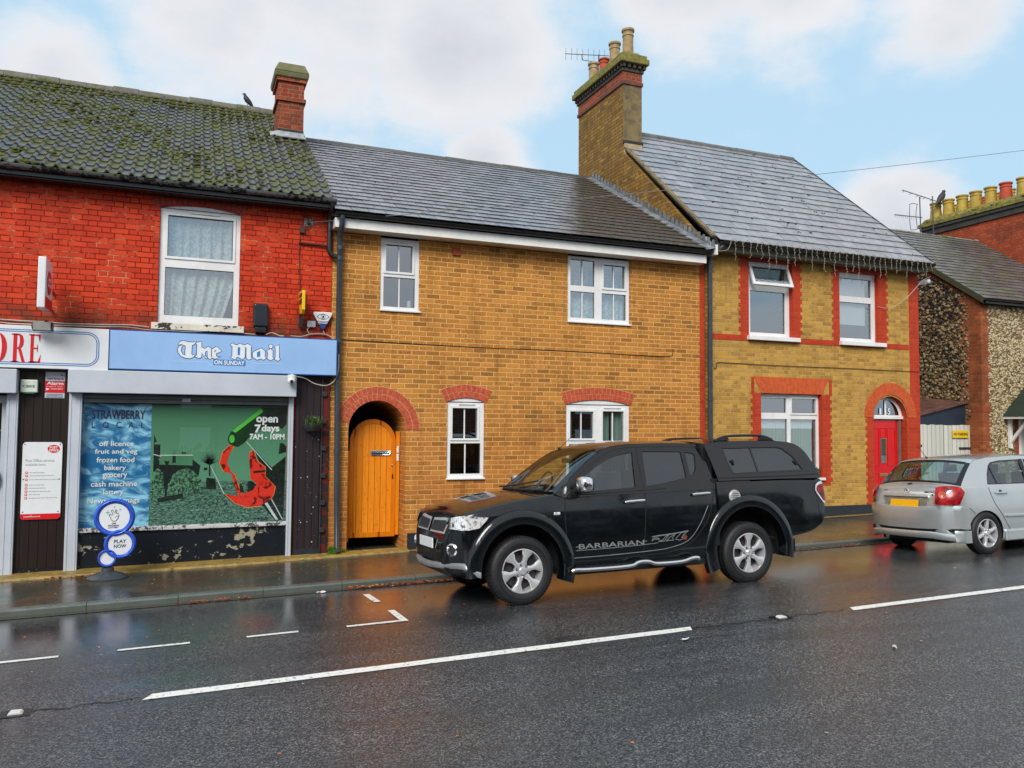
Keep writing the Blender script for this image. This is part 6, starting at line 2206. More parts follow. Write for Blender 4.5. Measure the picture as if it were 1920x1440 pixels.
# ------------------------------------------------------------------ pavement furniture and litter
t = thing("pavement_sign", "blue pavement sign of three stacked round discs on a dark rubber base", "pavement sign", (-.85, -.70, z_pave(-.85, -.7)))
BLU = plain("sign_ring_blue", (.02, .10, .62), .18, var=.1, nscale=3)
gz = z_pave(-.85, -.7)
b = MB()
b.lathe([(0, 0), (.235, 0), (.24, .018), (.20, .045), (.12, .075), (.075, .09), (.07, .135), (0, .135)], (-.865, -.70, gz), 'z', 28)
b.build("rubber_base", plain("dark_rubber_base", (.045, .055, .065), .35), t, smooth=50)
for nm, cx, cz, r in (("large_disc", -.805, .50, .240), ("middle_disc", -.732, .160, .188), ("small_disc", -.875, -.010, .112)):
    b = MB()
    w_ = .035
    b.lathe([(0, -w_ * .3), (r * .74, -w_ * .3), (r * .78, -w_ * .4), (r * .80, -w_ * .9), (r * .88, -w_ * 1.2), (r * .96, -w_ * .9), (r, -w_ * .1), (r, w_ * .1), (r * .95, w_ * .9), (r * .8, w_), (0, w_)], (cx, -.70, cz), 'y', 40)
    d = b.build(nm, BLU, t, smooth=50)
    b = MB()
    b.lathe([(0, -w_ * .42), (r * .73, -w_ * .40), (r * .735, -w_ * .25)], (cx, -.70, cz), 'y', 36)
    b.build("white_face", SIGNW, d, smooth=50)
LN = plain("navy_lettering", (.015, .03, .10), .35)
yl = -.70 - .035 * .42 - .002
text("PLAY", "lettering", LN, t, -.802, .172, yl, 1, fit=(.142, .045), bold=.02)
text("NOW", "lettering", LN, t, -.802, .112, yl, 1, fit=(.142, .045), bold=.02)
text("THE", "lettering", LN, t, -.838, .415, yl, 1, fit=(.050, .019), bold=.03)
text("NATIONAL", "lettering", LN, t, -.878, .389, yl, 1, fit=(.130, .020), bold=.03)
text("LOTTERY", "lettering", LN, t, -.872, .364, yl, 1, fit=(.116, .020), bold=.03)
b = MB()      # hand with crossed fingers drawn in line
hand = [(-.87, .53), (-.855, .545), (-.835, .525), (-.825, .54), (-.845, .585), (-.835, .60), (-.82, .585), (-.805, .55), (-.795, .60), (-.78, .595), (-.785, .55), (-.765, .555), (-.755, .53), (-.765, .49), (-.79, .455), (-.82, .452), (-.845, .475), (-.85, .50), (-.87, .53)]
b.tube([(x, yl, z) for x, z in hand], .0035, 5)
b.tube([(-.80, yl, .50), (-.78, yl, .52), (-.765, yl, .515)], .003, 5)
b.build("hand_emblem", LN, t)
b = MB()
for cx, cz, r in ((-.885, .565, .030), (-.81, .635, .016), (-.745, .60, .018)):
    b.prism([(cx + (r if k % 2 == 0 else r * .3) * math.cos(PI * k / 4), cz + (r if k % 2 == 0 else r * .3) * math.sin(PI * k / 4)) for k in range(8)], yl - .001, yl + .001)
b.build("emblem_stars", plain("turquoise_ink", (.12, .55, .65), .4), t)

# strip of old mossy concrete along the shop front
b = MB()
n = 60
vs = []
re_ = random.Random(2)
for i in range(n + 1):
    x = -4 + (7.2) * i / n
    w_ = -.36 + re_.uniform(-.012, .012) if x < 1.2 else -.30 + (x - 1.2) * .05
    z0_ = z_pave(x, w_)
    vs += [(x, w_ - .01, z0_ - .01), (x, w_ + .01, z0_ + .028 + re_.uniform(-.004, .004)), (x, .0, z_wall(x) + .052)]
b.add(vs, [(i * 3 + j, (i + 1) * 3 + j, (i + 1) * 3 + j + 1, i * 3 + j + 1) for i in range(n) for j in range(2)])
tag(b.build("concrete_ledge", LEDGEM, smooth=40), kind='structure')
tag(grid_sheet("shop_footing", LEDGEM, lin(3.2, 16, 26), [-.16, -.001], lambda x, y: z_pave(x, y) + .006), kind='structure')

LEAFM = M("wet_fallen_leaf")
_a = LEAFM.n("ShaderNodeAttribute", {'attribute_name': 'rnd'}).outputs['Fac']
_c = LEAFM.n("ShaderNodeValToRGB")
_e = _c.color_ramp.elements
_e[0].color = (.22, .03, .012, 1); _e[1].color = (.45, .20, .03, 1)
_k = _e.new(.5); _k.color = (.30, .055, .02, 1)
LEAFM.set(_c.inputs[0], _a)
LEAFM.p(Base_Color=_c.outputs[0], Roughness=.28)
LEAFM = LEAFM.m
def leaves(name, spots, seed):
    rn = random.Random(seed)
    b = MB()
    for (x0, x1, y0, y1, n, fz, s) in spots:
        for i in range(n):
            x = rn.uniform(x0, x1)
            y = rn.gauss((y0 + y1) / 2, (y1 - y0) / 4)
            z = fz(x, y) + .006 + rn.uniform(0, .018)
            a = rn.uniform(0, 6.28)
            r = s * rn.uniform(.6, 1.3)
            u = Vector((math.cos(a), math.sin(a), rn.uniform(-.25, .25))) * r
            v = Vector((-math.sin(a), math.cos(a), rn.uniform(-.25, .25))) * r * .62
            c = Vector((x, y, z))
            cup = Vector((0, 0, r * rn.uniform(.05, .35)))
            b.add([c - u, c - u * .3 - v + cup, c + u * .4 - v * .8 + cup, c + u, c + u * .4 + v * .8 + cup, c - u * .3 + v + cup, c], [(0, 1, 6), (1, 2, 6), (2, 3, 6), (3, 4, 6), (4, 5, 6), (5, 0, 6)])
    return tag(b.build(name, LEAFM), kind='stuff')
leaves("fallen_leaves", [(1.85, 3.3, -2.60, -2.44, 330, z_road, .020), (.1, .75, -2.62, -2.45, 60, z_road, .020), (-.05, .2, -2.60, -2.46, 14, z_road, .02), (3.3, 6.8, -2.58, -2.44, 160, z_road, .018),
                         (7.2, 9.8, -2.58, -2.44, 110, z_road, .018), (-1.25, -.88, -.55, -.40, 110, z_pave, .022), (-1.6, -1.2, -.50, -.38, 30, z_pave, .02), (-.3, .1, -.36, -.28, 10, z_pave, .02),
                         (-2, 12, -2.2, -.2, 60, z_pave, .012), (-2, 9, -5.6, -2.7, 50, z_road, .013), (.2, 5, -9, -6.5, 14, z_road, .014)], 6)
# scraps of paper
def scrap(label, x, y, fz, sx, sy, col, a=.3, g=None):
    b = MB()
    z = fz(x, y)
    n = 5
    vs = []
    rn = random.Random(int(x * 100))
    for j in range(n):
        for i in range(n):
            u, v = (i / (n - 1) - .5) * sx, (j / (n - 1) - .5) * sy
            vs.append((x + u * math.cos(a) - v * math.sin(a), y + u * math.sin(a) + v * math.cos(a), z + .006 + rn.uniform(0, .022)))
    b.add(vs, [(j * n + i, j * n + i + 1, (j + 1) * n + i + 1, (j + 1) * n + i) for j in range(n - 1) for i in range(n - 1)])
    o = b.build("paper_scrap", plain("paper_" + str(int(abs(x) * 100)), col, .6))
    tag(o, label, "litter", g)
scrap("crumpled white paper scrap in the gutter by the kerb", 1.50, -2.66, z_road, .10, .06, (.7, .7, .68))
scrap("flattened yellow green paper on the ledge by the boarded door", 1.66, -.25, z_pave, .16, .06, (.5, .6, .15), .1)
scrap("small white scrap on the pavement right of the passage", 3.27, -.62, z_pave, .09, .05, (.7, .7, .7), .6)
scrap("small white scrap on the road beside the centre line", 3.92, -6.42, z_road, .07, .04, (.7, .7, .68), .1)
scrap("pale scrap lying alone on the open road at the right", 5.35, -7.25, z_road, .06, .03, (.6, .58, .52), .9)
scrap("torn whitish paper at the foot of the brick pier beside the weeds", 2.42, -.12, z_pave, .16, .05, (.55, .56, .56), .15)
GUM = plain("pale_gum_spot", (.30, .30, .27), .5)
b = MB()
rg = random.Random(44)
for i in range(120):
    x, y = rg.uniform(-3, 12), rg.uniform(-2.2, -.45)
    r = rg.uniform(.006, .016)
    z = z_pave(x, y) + .0025
    b.add([(x + r * math.cos(2 * PI * k / 8), y + r * math.sin(2 * PI * k / 8), z) for k in range(8)], [tuple(range(8))])
for i in range(40):
    x, y = rg.uniform(-3, 10), rg.uniform(-8.5, -2.8)
    r = rg.uniform(.006, .014)
    z = z_road(x, y) + .006
    b.add([(x + r * math.cos(2 * PI * k / 8), y + r * math.sin(2 * PI * k / 8), z) for k in range(8)], [tuple(range(8))])
tag(b.build("gum_spots", GUM), kind='stuff')
# grass tufts by the pipe
for i, (x, y, n_, h_, lab) in enumerate(((2.05, -.13, 110, .16, "bright green weed tuft on the ledge left of the drainpipe foot"), (2.22, -.07, 45, .09, "small green weed tuft between drainpipe and passage"))):
    b = MB()
    rw = random.Random(i + 5)
    for k in range(n_):
        a, r = rw.uniform(0, 6.28), rw.uniform(0, .07)
        p = Vector((x + r * math.cos(a), y + r * .5 * math.sin(a), z_pave(x, y) + .02))
        h = h_ * rw.uniform(.4, 1)
        q = p + Vector((rw.uniform(-.06, .06), rw.uniform(-.05, .02), h))
        m_ = (p + q) / 2 + Vector((0, 0, h * .15))
        w_ = Vector((.005, .003, 0))
        b.add([p - w_, p + w_, m_ + w_, q, m_ - w_], [(0, 1, 2, 3, 4)])
    tag(b.build("weed", plain("weed_green_%d" % i, (.10, .28, .02), .5, var=.3, nscale=20)), lab, "weed")

# ------------------------------------------------------------------ the other side of the street, which the wet glass and paint mirror
op = thing("opposite_house", "long brick terrace with tiled roof across the street", "house", (4, -26, -.6))
b = MB()
b.box(-16, 26, -31, -24.2, -1, 3.6)
b.build("wall", plain("opposite_brick", (.16, .07, .045), .8, var=.2, nscale=2), op)
b = MB()
b.prism([(-31.4, 3.5), (-23.8, 3.5), (-27.6, 6.0)], -16.3, 26.3, 'yz')
b.build("roof", plain("opposite_tiles", (.06, .04, .035), .7), op)
b = MB()
for k in range(9):
    x = -14 + k * 4.6
    for z0_, z1_ in ((.3, 1.5), (2.3, 3.2)):
        b.box(x, x + 1.2, -24.199, -24.15, z0_, z1_)
b.build("window_frames", WHITE, op)
for i, (x, y, h) in enumerate(((-6.5, -15.5, 6.5), (10.5, -15.0, 7.2), (20, -15.4, 6.2))):
    t = thing("street_tree", "leafless tree on the far pavement, number %s from the corner" % ("one", "two", "three")[i], "tree", (x, y, -.4))
    t["label"] = ("leafless tree across the street facing the shop", "leafless tree across the street facing the dressed brick house", "leafless tree across the street facing the flint cottage")[i]
    b = MB()
    tw = MB()
    rt_ = random.Random(60 + i)
    b.tube([(x, y, -.5), (x + .05, y, h * .2), (x, y, h * .42)], [.16, .12, .09], 8)
    def grow(p, d, L_, r, lv):
        q = p + d * L_
        (b if lv < 2 else tw).tube([p, (p + q) / 2 + Vector((rt_.uniform(-.06, .06), 0, .03)), q], [r, r * .8, r * .6], 5, cap=False)
        if lv < 5:
            for _ in range(3 if lv < 4 else 2):
                nd = (d + Vector((rt_.uniform(-.8, .8), rt_.uniform(-.8, .8), rt_.uniform(-.15, .5)))).normalized()
                grow(q, nd, L_ * rt_.uniform(.62, .85), r * .58, lv + 1)
    grow(Vector((x, y, h * .40)), Vector((0, 0, 1)), h * .16, .08, 0)
    BARK = plain("bark_%d" % i, (.05, .04, .03), .9)
    b.build("trunk", BARK, t, smooth=60)
    tw.build("crown", BARK, t)
hg = MB()
rh2 = random.Random(5)
for i in range(5200):
    x = rh2.uniform(-14, 22)
    y = -14.6 + rh2.uniform(-.6, .6)
    z = rh2.uniform(-.5, 1.0 + .25 * math.sin(x * .9))
    s = rh2.uniform(.07, .14)
    u = Vector((rh2.uniform(-1, 1), rh2.uniform(-1, 1), rh2.uniform(-1, 1))).normalized() * s
    v = u.orthogonal().normalized() * s * .6
    c = Vector((x, y, z))
    hg.add([c - u, c - v, c + u, c + v], [(0, 1, 2, 3)])
hg.box(-14, 22, -14.9, -14.3, -.6, .8)
tag(hg.build("hedge", plain("hedge_green", (.03, .05, .015), .8, var=.4)), "long dark evergreen hedge along the far pavement", "hedge")

# ------------------------------------------------------------------ vehicles
BLACKPAINT = M("black_car_paint")
_v = BLACKPAINT.objc()
_dr = BLACKPAINT.n("ShaderNodeTexVoronoi", {'feature': 'F1'}, Vector=_v, Scale=95.0)
_ns = BLACKPAINT.noise(6, 4, .6, _v)
_drop = BLACKPAINT.step(_dr.outputs['Distance'], .12, .34, 1, 0)
_dm = BLACKPAINT.math('MULTIPLY', _drop, BLACKPAINT.step(_ns, .42, .62))
BLACKPAINT.p(Base_Color=(.003, .005, .007), Roughness=BLACKPAINT.step(_ns, .3, .8, .05, .16))
BLACKPAINT.b.inputs['Specular IOR Level'].default_value = .62
BLACKPAINT.b.inputs['Coat Weight'].default_value = .12
BLACKPAINT.b.inputs['Coat Roughness'].default_value = .05
BLACKPAINT.bump(_dm, .28, .0022)
BLACKPAINT = BLACKPAINT.m
SILVERPAINT = M("silver_green_car_paint")
_v = SILVERPAINT.objc()
_ns = SILVERPAINT.noise(5, 5, .6, _v)
SILVERPAINT.p(Base_Color=SILVERPAINT.mix(_ns, (.44, .48, .49), (.52, .56, .57)), Roughness=.26, Metallic=.55)
SILVERPAINT.b.inputs['Coat Weight'].default_value = .8
SILVERPAINT.b.inputs['Coat Roughness'].default_value = .06
SILVERPAINT = SILVERPAINT.m
TRIM = plain("matt_black_trim", (.012, .013, .015), .45, var=.1)
SKID = plain("grey_skid_bar", (.30, .31, .32), .35, metal=.3)
LENSR = plain("red_lamp_lens", (.50, .006, .012), .22, var=.45, nscale=12)
LENSC = M("clear_lamp_lens"); _v = LENSC.objc()
LENSC.p(Base_Color=LENSC.mix(LENSC.step(LENSC.noise(26, 5, .7, _v, 1.0), .50, .58), (.85, .86, .87), (.10, .11, .12)), Roughness=.08, Metallic=.35)
LENSC = LENSC.m
SEATM = plain("dark_seat_fabric", (.03, .03, .035), .9)
DECAL = plain("silver_grey_decal", (.22, .24, .25), .35)
PLATEW = plain("white_number_plate", (.80, .82, .84), .25, var=.02)
PLATEY = plain("yellow_number_plate", (.88, .44, .004), .3, var=.02)

def lerp(a, b, t):
    return a + (b - a) * t
def interp(keys, u):
    """keys: list of (u, values...) -> linear-smooth interpolation of every value"""
    if u <= keys[0][0]:
        return list(keys[0][1:])
    for k0, k1 in zip(keys, keys[1:]):
        if u <= k1[0]:
            t = (u - k0[0]) / (k1[0] - k0[0])
            return [lerp(a, b, t) for a, b in zip(k0[1:], k1[1:])]
    return list(keys[-1][1:])
def smooth_interp(keys, u):
    n = len(keys)
    if u <= keys[0][0]:
        return list(keys[0][1:])
    if u >= keys[-1][0]:
        return list(keys[-1][1:])
    for i in range(n - 1):
        if u <= keys[i + 1][0]:
            k0, k1 = keys[i], keys[i + 1]
            h = k1[0] - k0[0]
            t = (u - k0[0]) / h
            out = []
            for j in range(1, len(k0)):
                d = (k1[j] - k0[j]) / h
                def tan(ii):
                    if ii <= 0 or ii >= n - 1:
                        return (keys[min(ii + 1, n - 1)][j] - keys[max(ii - 1, 0)][j]) / (keys[min(ii + 1, n - 1)][0] - keys[max(ii - 1, 0)][0])
                    a = (keys[ii][j] - keys[ii - 1][j]) / (keys[ii][0] - keys[ii - 1][0])
                    c = (keys[ii + 1][j] - keys[ii][j]) / (keys[ii + 1][0] - keys[ii][0])
                    return 0 if a * c <= 0 else 2 * a * c / (a + c)
                m0, m1 = tan(i) * h, tan(i + 1) * h
                t2, t3 = t * t, t ** 3
                out.append((2 * t3 - 3 * t2 + 1) * k0[j] + (t3 - 2 * t2 + t) * m0 + (-2 * t3 + 3 * t2) * k1[j] + (t3 - t2) * m1)
            return out

def loft_body(keys, us, prof):
    """keys: (u, half width, bottom, shoulder, top centre); prof(values) -> half section from bottom centre to top centre"""
    b = MB()
    rings = []
    for u in us:
        hs_ = prof(u, smooth_interp(keys, u))
        full = hs_ + [(-y, w) for y, w in hs_[::-1][1:-1]]
        rings.append([(u, -y, w) for y, w in full])
    n = len(rings[0])
    vs = [p for r in rings for p in r]
    fs = []
    for i in range(len(rings) - 1):
        for k in range(n):
            a, c = i * n + k, i * n + (k + 1) % n
            fs.append((a, a + n, c + n, c))
    fs.append(tuple(range(n)))
    fs.append(tuple(range(len(vs) - 1, len(vs) - n - 1, -1)))
    b.add(vs, fs)
    return b

def boolean_cut(o, cutters):
    """cut real openings, then bake the result so no helper object stays in the scene"""
    for c in cutters:
        c.parent = o.parent
        m = o.modifiers.new("cut", 'BOOLEAN')
        m.operation = 'DIFFERENCE'
        m.solver = 'EXACT'
        m.object = c
    bpy.context.view_layer.update()
    dg = bpy.context.evaluated_depsgraph_get()
    me = bpy.data.meshes.new_from_object(o.evaluated_get(dg))
    o.modifiers.clear()
    old = o.data
    o.data = me
    bpy.data.meshes.remove(old)
    for c in cutters:
        bpy.data.objects.remove(c)
    me.polygons.foreach_set("use_smooth", [True] * len(me.polygons))
    me.set_sharp_from_angle(angle=rad(28))

def wheel(root, u, y, r, rr, wid, spokes, side, ax=(0, 0), nuts=6, style=0):
    """wheel at local (u, y, r): tyre, rim with spokes, hub; side -1 faces -y"""
    w = bpy.data.objects.new("wheel", None)
    COL.objects.link(w)
    w.parent = root
    w.location = (u, y, r)
    if side > 0:
        w.rotation_euler = (0, 0, PI)
    W2 = wid
    b = MB()
    prof = [(rr * .97, .012), (rr * 1.04, .0), (r * .86, -.006), (r * .95, .006), (r * .985, .022), (r, .040), (r, W2 - .04), (r * .985, W2 - .02), (r * .93, W2), (rr, W2 - .02)]
    b.lathe(prof, (0, 0, 0), 'y', 56)
    nb = 60
    for k in range(nb):                 # tread blocks
        a = 2 * PI * k / nb
        for j, yy_ in enumerate((.045, .10, .155)):
            if yy_ > W2 - .03: continue
            aa = a + (j % 2) * PI / nb
            c = Vector((math.cos(aa) * r, yy_, math.sin(aa) * r))
            b.obox(c, Vector((-math.sin(aa), 0, math.cos(aa))) * (r * PI / nb * .62), (0, .020, 0), Vector((math.cos(aa), 0, math.sin(aa))) * .005)
    for (q, z_) in ((r * .80, -.008), (r * .90, .000)):
        b.lathe([(q - .004, z_ + .004), (q, z_ - .003), (q + .004, z_ + .004)], (0, 0, 0), 'y', 56)
    b.build("tyre", RUBBER, w, smooth=38, local=True)
    b = MB()
    b.lathe([(rr * .99, .012), (rr * .99, .000), (rr * .955, -.002), (rr * .93, .012), (rr * .90, .045), (rr * .86, .12), (rr * .86, W2 - .04)], (0, 0, 0), 'y', 48)
    for k in range(spokes):
        a = 2 * PI * k / spokes + ax[0]
        ct, st = math.cos(a), math.sin(a)
        def L(rad_, tan_, y_):
            return (ct * rad_ - st * tan_, y_, st * rad_ + ct * tan_)
        if style == 0:
            sec = [(.22, .20, .018), (.45, .105, .008), (.62, .13, .006), (.80, .25, .006), (.97, .33, .004)]
        else:
            sec = [(.18, .17, .020), (.40, .16, .012), (.65, .12, .010), (.85, .14, .008), (.97, .20, .006)]
        vs = []
        for q, t_, y_ in sec:
            t2_ = t_ * rr * .92
            vs += [L(q * rr, -t2_, y_ + .006), L(q * rr, -t2_ * .55, y_ - .004), L(q * rr, t2_ * .55, y_ - .004), L(q * rr, t2_, y_ + .006), L(q * rr, t2_ * .9, y_ + .04), L(q * rr, -t2_ * .9, y_ + .04)]
        fs = []
        for i in range(len(sec) - 1):
            for j in range(6):
                fs.append((i * 6 + j, i * 6 + (j + 1) % 6, (i + 1) * 6 + (j + 1) % 6, (i + 1) * 6 + j)[::-1])
        b.add(vs, fs)
    b.lathe([(0, -.004), (rr * .14, -.004), (rr * .17, .002), (rr * .17, .014), (rr * .30, .014), (rr * .36, .024), (rr * .36, .06)], (0, 0, 0), 'y', 32)
    rim = b.build("rim", ALLOY, w, smooth=38, local=True)
    b = MB()
    for k in range(nuts):
        a = 2 * PI * (k + .5) / nuts + ax[0]
        b.lathe([(rr * .062, .010), (rr * .062, .0135), (0, .0137)][::-1], (math.cos(a) * rr * .285, 0, math.sin(a) * rr * .285), 'y', 12, m=0)
        b.lathe([(0, -.002), (rr * .028, .0), (rr * .032, .0135)], (math.cos(a) * rr * .285, 0, math.sin(a) * rr * .285), 'y', 6, m=1)
    b.build("wheel_nuts", [TRIM, CHROME], rim, local=True)
    b = MB()
    b.lathe([(0, .09), (rr * .80, .09), (rr * .80, .10), (0, .10)], (0, 0, 0), 'y', 32)
    b.lathe([(0, .13), (rr * .93, .13)], (0, 0, 0), 'y', 32, m=1)
    b.obox((rr * .5, .085, rr * .3), (.03, 0, .05), (0, .03, 0), (.05, 0, -.03), m=1)
    b.build("brake_disc", [plain("brake_disc_steel", (.10, .09, .11), .5, metal=.5), DARK], w, local=True)
    return w

def surf(b_pts, fy, y_off, grid=.05, holes=()):
    """2D shape in the (u, w) side plane laid on the body side y = fy(u, w) - y_off, cut finely enough to follow it"""
    vs, fs = loop_fill([b_pts] + list(holes), grid=(grid, grid))
    return [(x, fy(x, z) - y_off, z) for x, z in vs], fs
def strip(b, pts, fy, off, w_, m=0, closed=False):
    """narrow ribbon following a path on the body side"""
    P_ = [Vector((p[0], 0, p[1])) for p in curve_pts2(pts)] if not closed else [Vector((p[0], 0, p[1])) for p in pts + [pts[0]]]
    vs = []
    for i, p in enumerate(P_):
        t = (P_[min(i + 1, len(P_) - 1)] - P_[max(i - 1, 0)]).normalized()
        nn = Vector((-t.z, 0, t.x)) * w_ / 2
        for s_ in (-1, 1):
            q = p + nn * s_
            vs.append((q.x, fy(q.x, q.z) - off, q.z))
    b.add(vs, [(2 * i, 2 * i + 1, 2 * i + 3, 2 * i + 2)[::-1] for i in range(len(P_) - 1)], m)
def curve_pts2(pts, n=5):
    return [(v.x, v.y) for v in curve_pts([(p[0], p[1], 0) for p in pts], n)]
def build_pair(b, name, mats, parent, **k):
    """the near-side part and its far-side twin as two objects"""
    o = b.build(name, mats, parent, **k)
    b.v = [(p[0], -p[1], p[2]) for p in b.v]
    b.f = [f[::-1] for f in b.f]
    b.build(name, mats, parent, **k)
    return o
def mirror(b):
    n = len(b.v)
    v0, f0, m0, r0 = list(b.v), list(b.f), list(b.mi), list(b.r)
    b.v += [(p[0], -p[1], p[2]) for p in v0]
    b.f += [[i + n for i in f][::-1] for f in f0]
    b.mi += m0
    b.r += r0
    return b

def side_profile(hw, wb, wsh, wt, bulge_up=.05, bulge_lo=.03, mid=.62, sr=.06):
    """half section of a car body from the bottom centre over the side to the top centre"""
    def ys(w):
        return hw - (bulge_up * ((w - mid) / .5) ** 2 if w > mid else bulge_lo * ((mid - w) / .35) ** 2)
    pts = [(0, wb + .02), (hw * .5, wb + .01), (hw - .14, wb), (ys(wb) - .03, wb + .004), (ys(wb + .03), wb + .03)]
    n = 9
    for k in range(1, n + 1):
        w = wb + .03 + (wsh - wb - .03) * k / n
        pts.append((ys(w), w))
    y1 = ys(wsh)
    d = max(wt - wsh, .004)
    for k in range(1, 5):
        a = k / 4 * PI / 2
        pts.append((y1 - sr * (1 - math.cos(a)), wsh + min(sr * .8, d * .7) * math.sin(a)))
    yb_, wb_ = pts[-1]
    for t in (.2, .45, .7, 1.0):
        pts.append((yb_ * (1 - t), wb_ + (wt - wb_) * (1 - (1 - t) ** 2)))
    return pts

def top_surface(E, yf, BU, BW, ns=20, i0=0, i1=None, sin=1.0, pw=2.4, lift=0.0, uf=None):
    """panel spanning the car between the two side-panel top edges; E = [(u, w)], BU/BW = crown per point"""
    i1 = len(E) - 1 if i1 is None else i1
    vs = []
    m = ns + 1
    for i in range(i0, i1 + 1):
        u, w = E[i]
        y = yf(u, w)
        for k in range(m):
            s_ = -1 + 2 * k / ns
            ss = s_ * sin
            vs.append((u - BU[i] * (1 - abs(ss) ** 2), y * -ss if False else ss * abs(y), w + BW[i] * (1 - abs(ss) ** pw) + lift))
    fs = [(a * m + k, (a + 1) * m + k, (a + 1) * m + k + 1, a * m + k + 1) for a in range(i1 - i0) for k in range(ns)]
    return vs, fs

def resample(E, extra, n=4):
    """refine an edge list and its per-point crown values together"""
    P_ = [Vector((E[i][0], E[i][1], 0)) for i in range(len(E))]
    Q_ = [Vector((extra[i][0], extra[i][1], 0)) for i in range(len(E))]
    a, c = curve_pts(P_, n), curve_pts(Q_, n)
    return [(p.x, p.y) for p in a], [q.x for q in c], [q.y for q in c]

def panel(parent, name, mat_, outline, holes, yf, both=True, grid=.06, thick=.012):
    vs, fs = loop_fill([outline] + holes, grid=(grid, grid))
    b = MB()
    b.add([(x, yf(x, z), z) for x, z in vs], fs)
    for h in holes:
        n = len(h)
        A = sum(h[i][0] * h[(i + 1) % n][1] - h[(i + 1) % n][0] * h[i][1] for i in range(n))
        hh = h if A > 0 else h[::-1]
        v2 = [(p[0], yf(*p), p[1]) for p in hh] + [(p[0], yf(*p) + thick * 1.6, p[1]) for p in hh]
        b.add(v2, [((i + 1) % n, i, i + n, (i + 1) % n + n)[::-1] for i in range(n)])
    return build_pair(b, name, mat_, parent, smooth=35, local=True)

def glass_patch(parent, name, mat_, poly, yf, inset=.010, both=False, side=-1):
    vs, fs = loop_fill([poly], grid=(.08, .08))
    b = MB()
    b.add([(x, yf(x, z) + inset, z) for x, z in vs], fs)
    if side > 0:
        b.v = [(p[0], -p[1], p[2]) for p in b.v]
        b.f = [f[::-1] for f in b.f]
    return b.build(name, mat_, parent, smooth=60, local=True)

def seal(parent, polys, yf, w_=.014, off=.003, both=True):
    b = MB()
    for p in polys:
        n = len(p)
        cx, cz = sum(q[0] for q in p) / n, sum(q[1] for q in p) / n
        inn = []
        for i in range(n):
            a, c, d = Vector(p[i - 1]), Vector(p[i]), Vector(p[(i + 1) % n])
            e0, e1 = (c - a).normalized(), (d - c).normalized()
            nn = Vector((-(e0.y + e1.y), e0.x + e1.x))
            if nn.length < 1e-4: nn = Vector((-e0.y, e0.x))
            nn.normalize()
            if nn.dot(Vector((cx, cz)) - c) < 0: nn = -nn
            inn.append(c + nn * w_)
        vs = [(q[0], yf(*q) - off, q[1]) for q in p] + [(q.x, yf(q.x, q.y) - off, q.y) for q in inn]
        A = sum(p[i][0] * p[(i + 1) % n][1] - p[(i + 1) % n][0] * p[i][1] for i in range(n))
        fs = [(i, (i + 1) % n, (i + 1) % n + n, i + n) for i in range(n)]
        if A < 0: fs = [f[::-1] for f in fs]
        b.add(vs, fs)
    return build_pair(b, "window_seal", TRIM, parent, local=True)

def cylinder_cutter(u, w, r, y0, y1, n=56):
    b = MB()
    b.lathe([(0, y0), (r, y0), (r, y1), (0, y1)], (u, 0, w), 'y', n)
    me = bpy.data.meshes.new("cut")
    bm = bmesh.new()
    vv = [bm.verts.new(v) for v in b.v]
    for f in b.f:
        try: bm.faces.new([vv[i] for i in f])
        except ValueError: pass
    bmesh.ops.remove_doubles(bm, verts=bm.verts, dist=1e-5)
    bmesh.ops.dissolve_degenerate(bm, edges=bm.edges, dist=1e-6)
    bmesh.ops.recalc_face_normals(bm, faces=bm.faces)
    bm.to_mesh(me)
    bm.free()
    me.materials.append(DARK)
    for p in me.polygons: p.material_index = 0
    o = bpy.data.objects.new("cut", me)
    COL.objects.link(o)
    return o
def fix_normals(o):
    bm = bmesh.new()
    bm.from_mesh(o.data)
    bmesh.ops.remove_doubles(bm, verts=bm.verts, dist=1e-5)
    bmesh.ops.recalc_face_normals(bm, faces=bm.faces)
    bm.to_mesh(o.data)
    bm.free()
    o.data.polygons.foreach_set("use_smooth", [True] * len(o.data.polygons))
    o.data.set_sharp_from_angle(angle=rad(30))

def flare(root, u, w, r_in, r_out, y, mat_, a0, a1, name="wheel_arch_flare", out=.04):
    b = MB()
    prof = [(r_out + .012, y + .05), (r_out + .004, y + .004), (r_out - .012, y - out * .55), (r_out - (r_out - r_in) * .45, y - out), (r_in + .012, y - out), (r_in, y - out * .8), (r_in - .004, y + .10)]
    b.lathe([(q, yy_) for q, yy_ in prof], (u, 0, w), 'y', 40, a0=a0, a1=a1)
    return build_pair(b, name, mat_, root, smooth=40, local=True)

# ================================================================== black pickup
tk = thing("pickup_truck", "black double cab pickup with rear canopy, chrome mirror and six spoke alloy wheels", "pickup truck", (3.22, -3.79, -.147), local=True)
tk.rotation_euler = (-.048, -.014, 0)
TKEYS = [(-.760, .44, .44, .56, .60), (-.752, .50, .40, .61, .66), (-.735, .56, .37, .67, .73), (-.710, .62, .35, .735, .80), (-.685, .665, .335, .80, .87), (-.660, .700, .33, .84, .92), (-.625, .740, .33, .872, .957), (-.57, .775, .33, .90, .99), (-.45, .806, .34, .93, 1.03), (-.2, .823, .36, .98, 1.085), (.05, .83, .36, 1.02, 1.12), (.3, .83, .34, 1.05, 1.135), (.5, .83, .32, 1.07, 1.125), (.8, .83, .31, 1.08, 1.10), (1.5, .83, .31, 1.10, 1.115), (2.395, .83, .31, 1.10, 1.115)]
def trange(a, c, st):
    n = max(1, int(round((c - a) / st)))
    return [a + (c - a) * i / n for i in range(n + 1)]
us = trange(-.76, -.56, .010) + trange(-.52, 2.395, .05)
body = loft_body(TKEYS, us, lambda u, v: side_profile(*v)).build("body", [BLACKPAINT, DARK], tk, local=True)
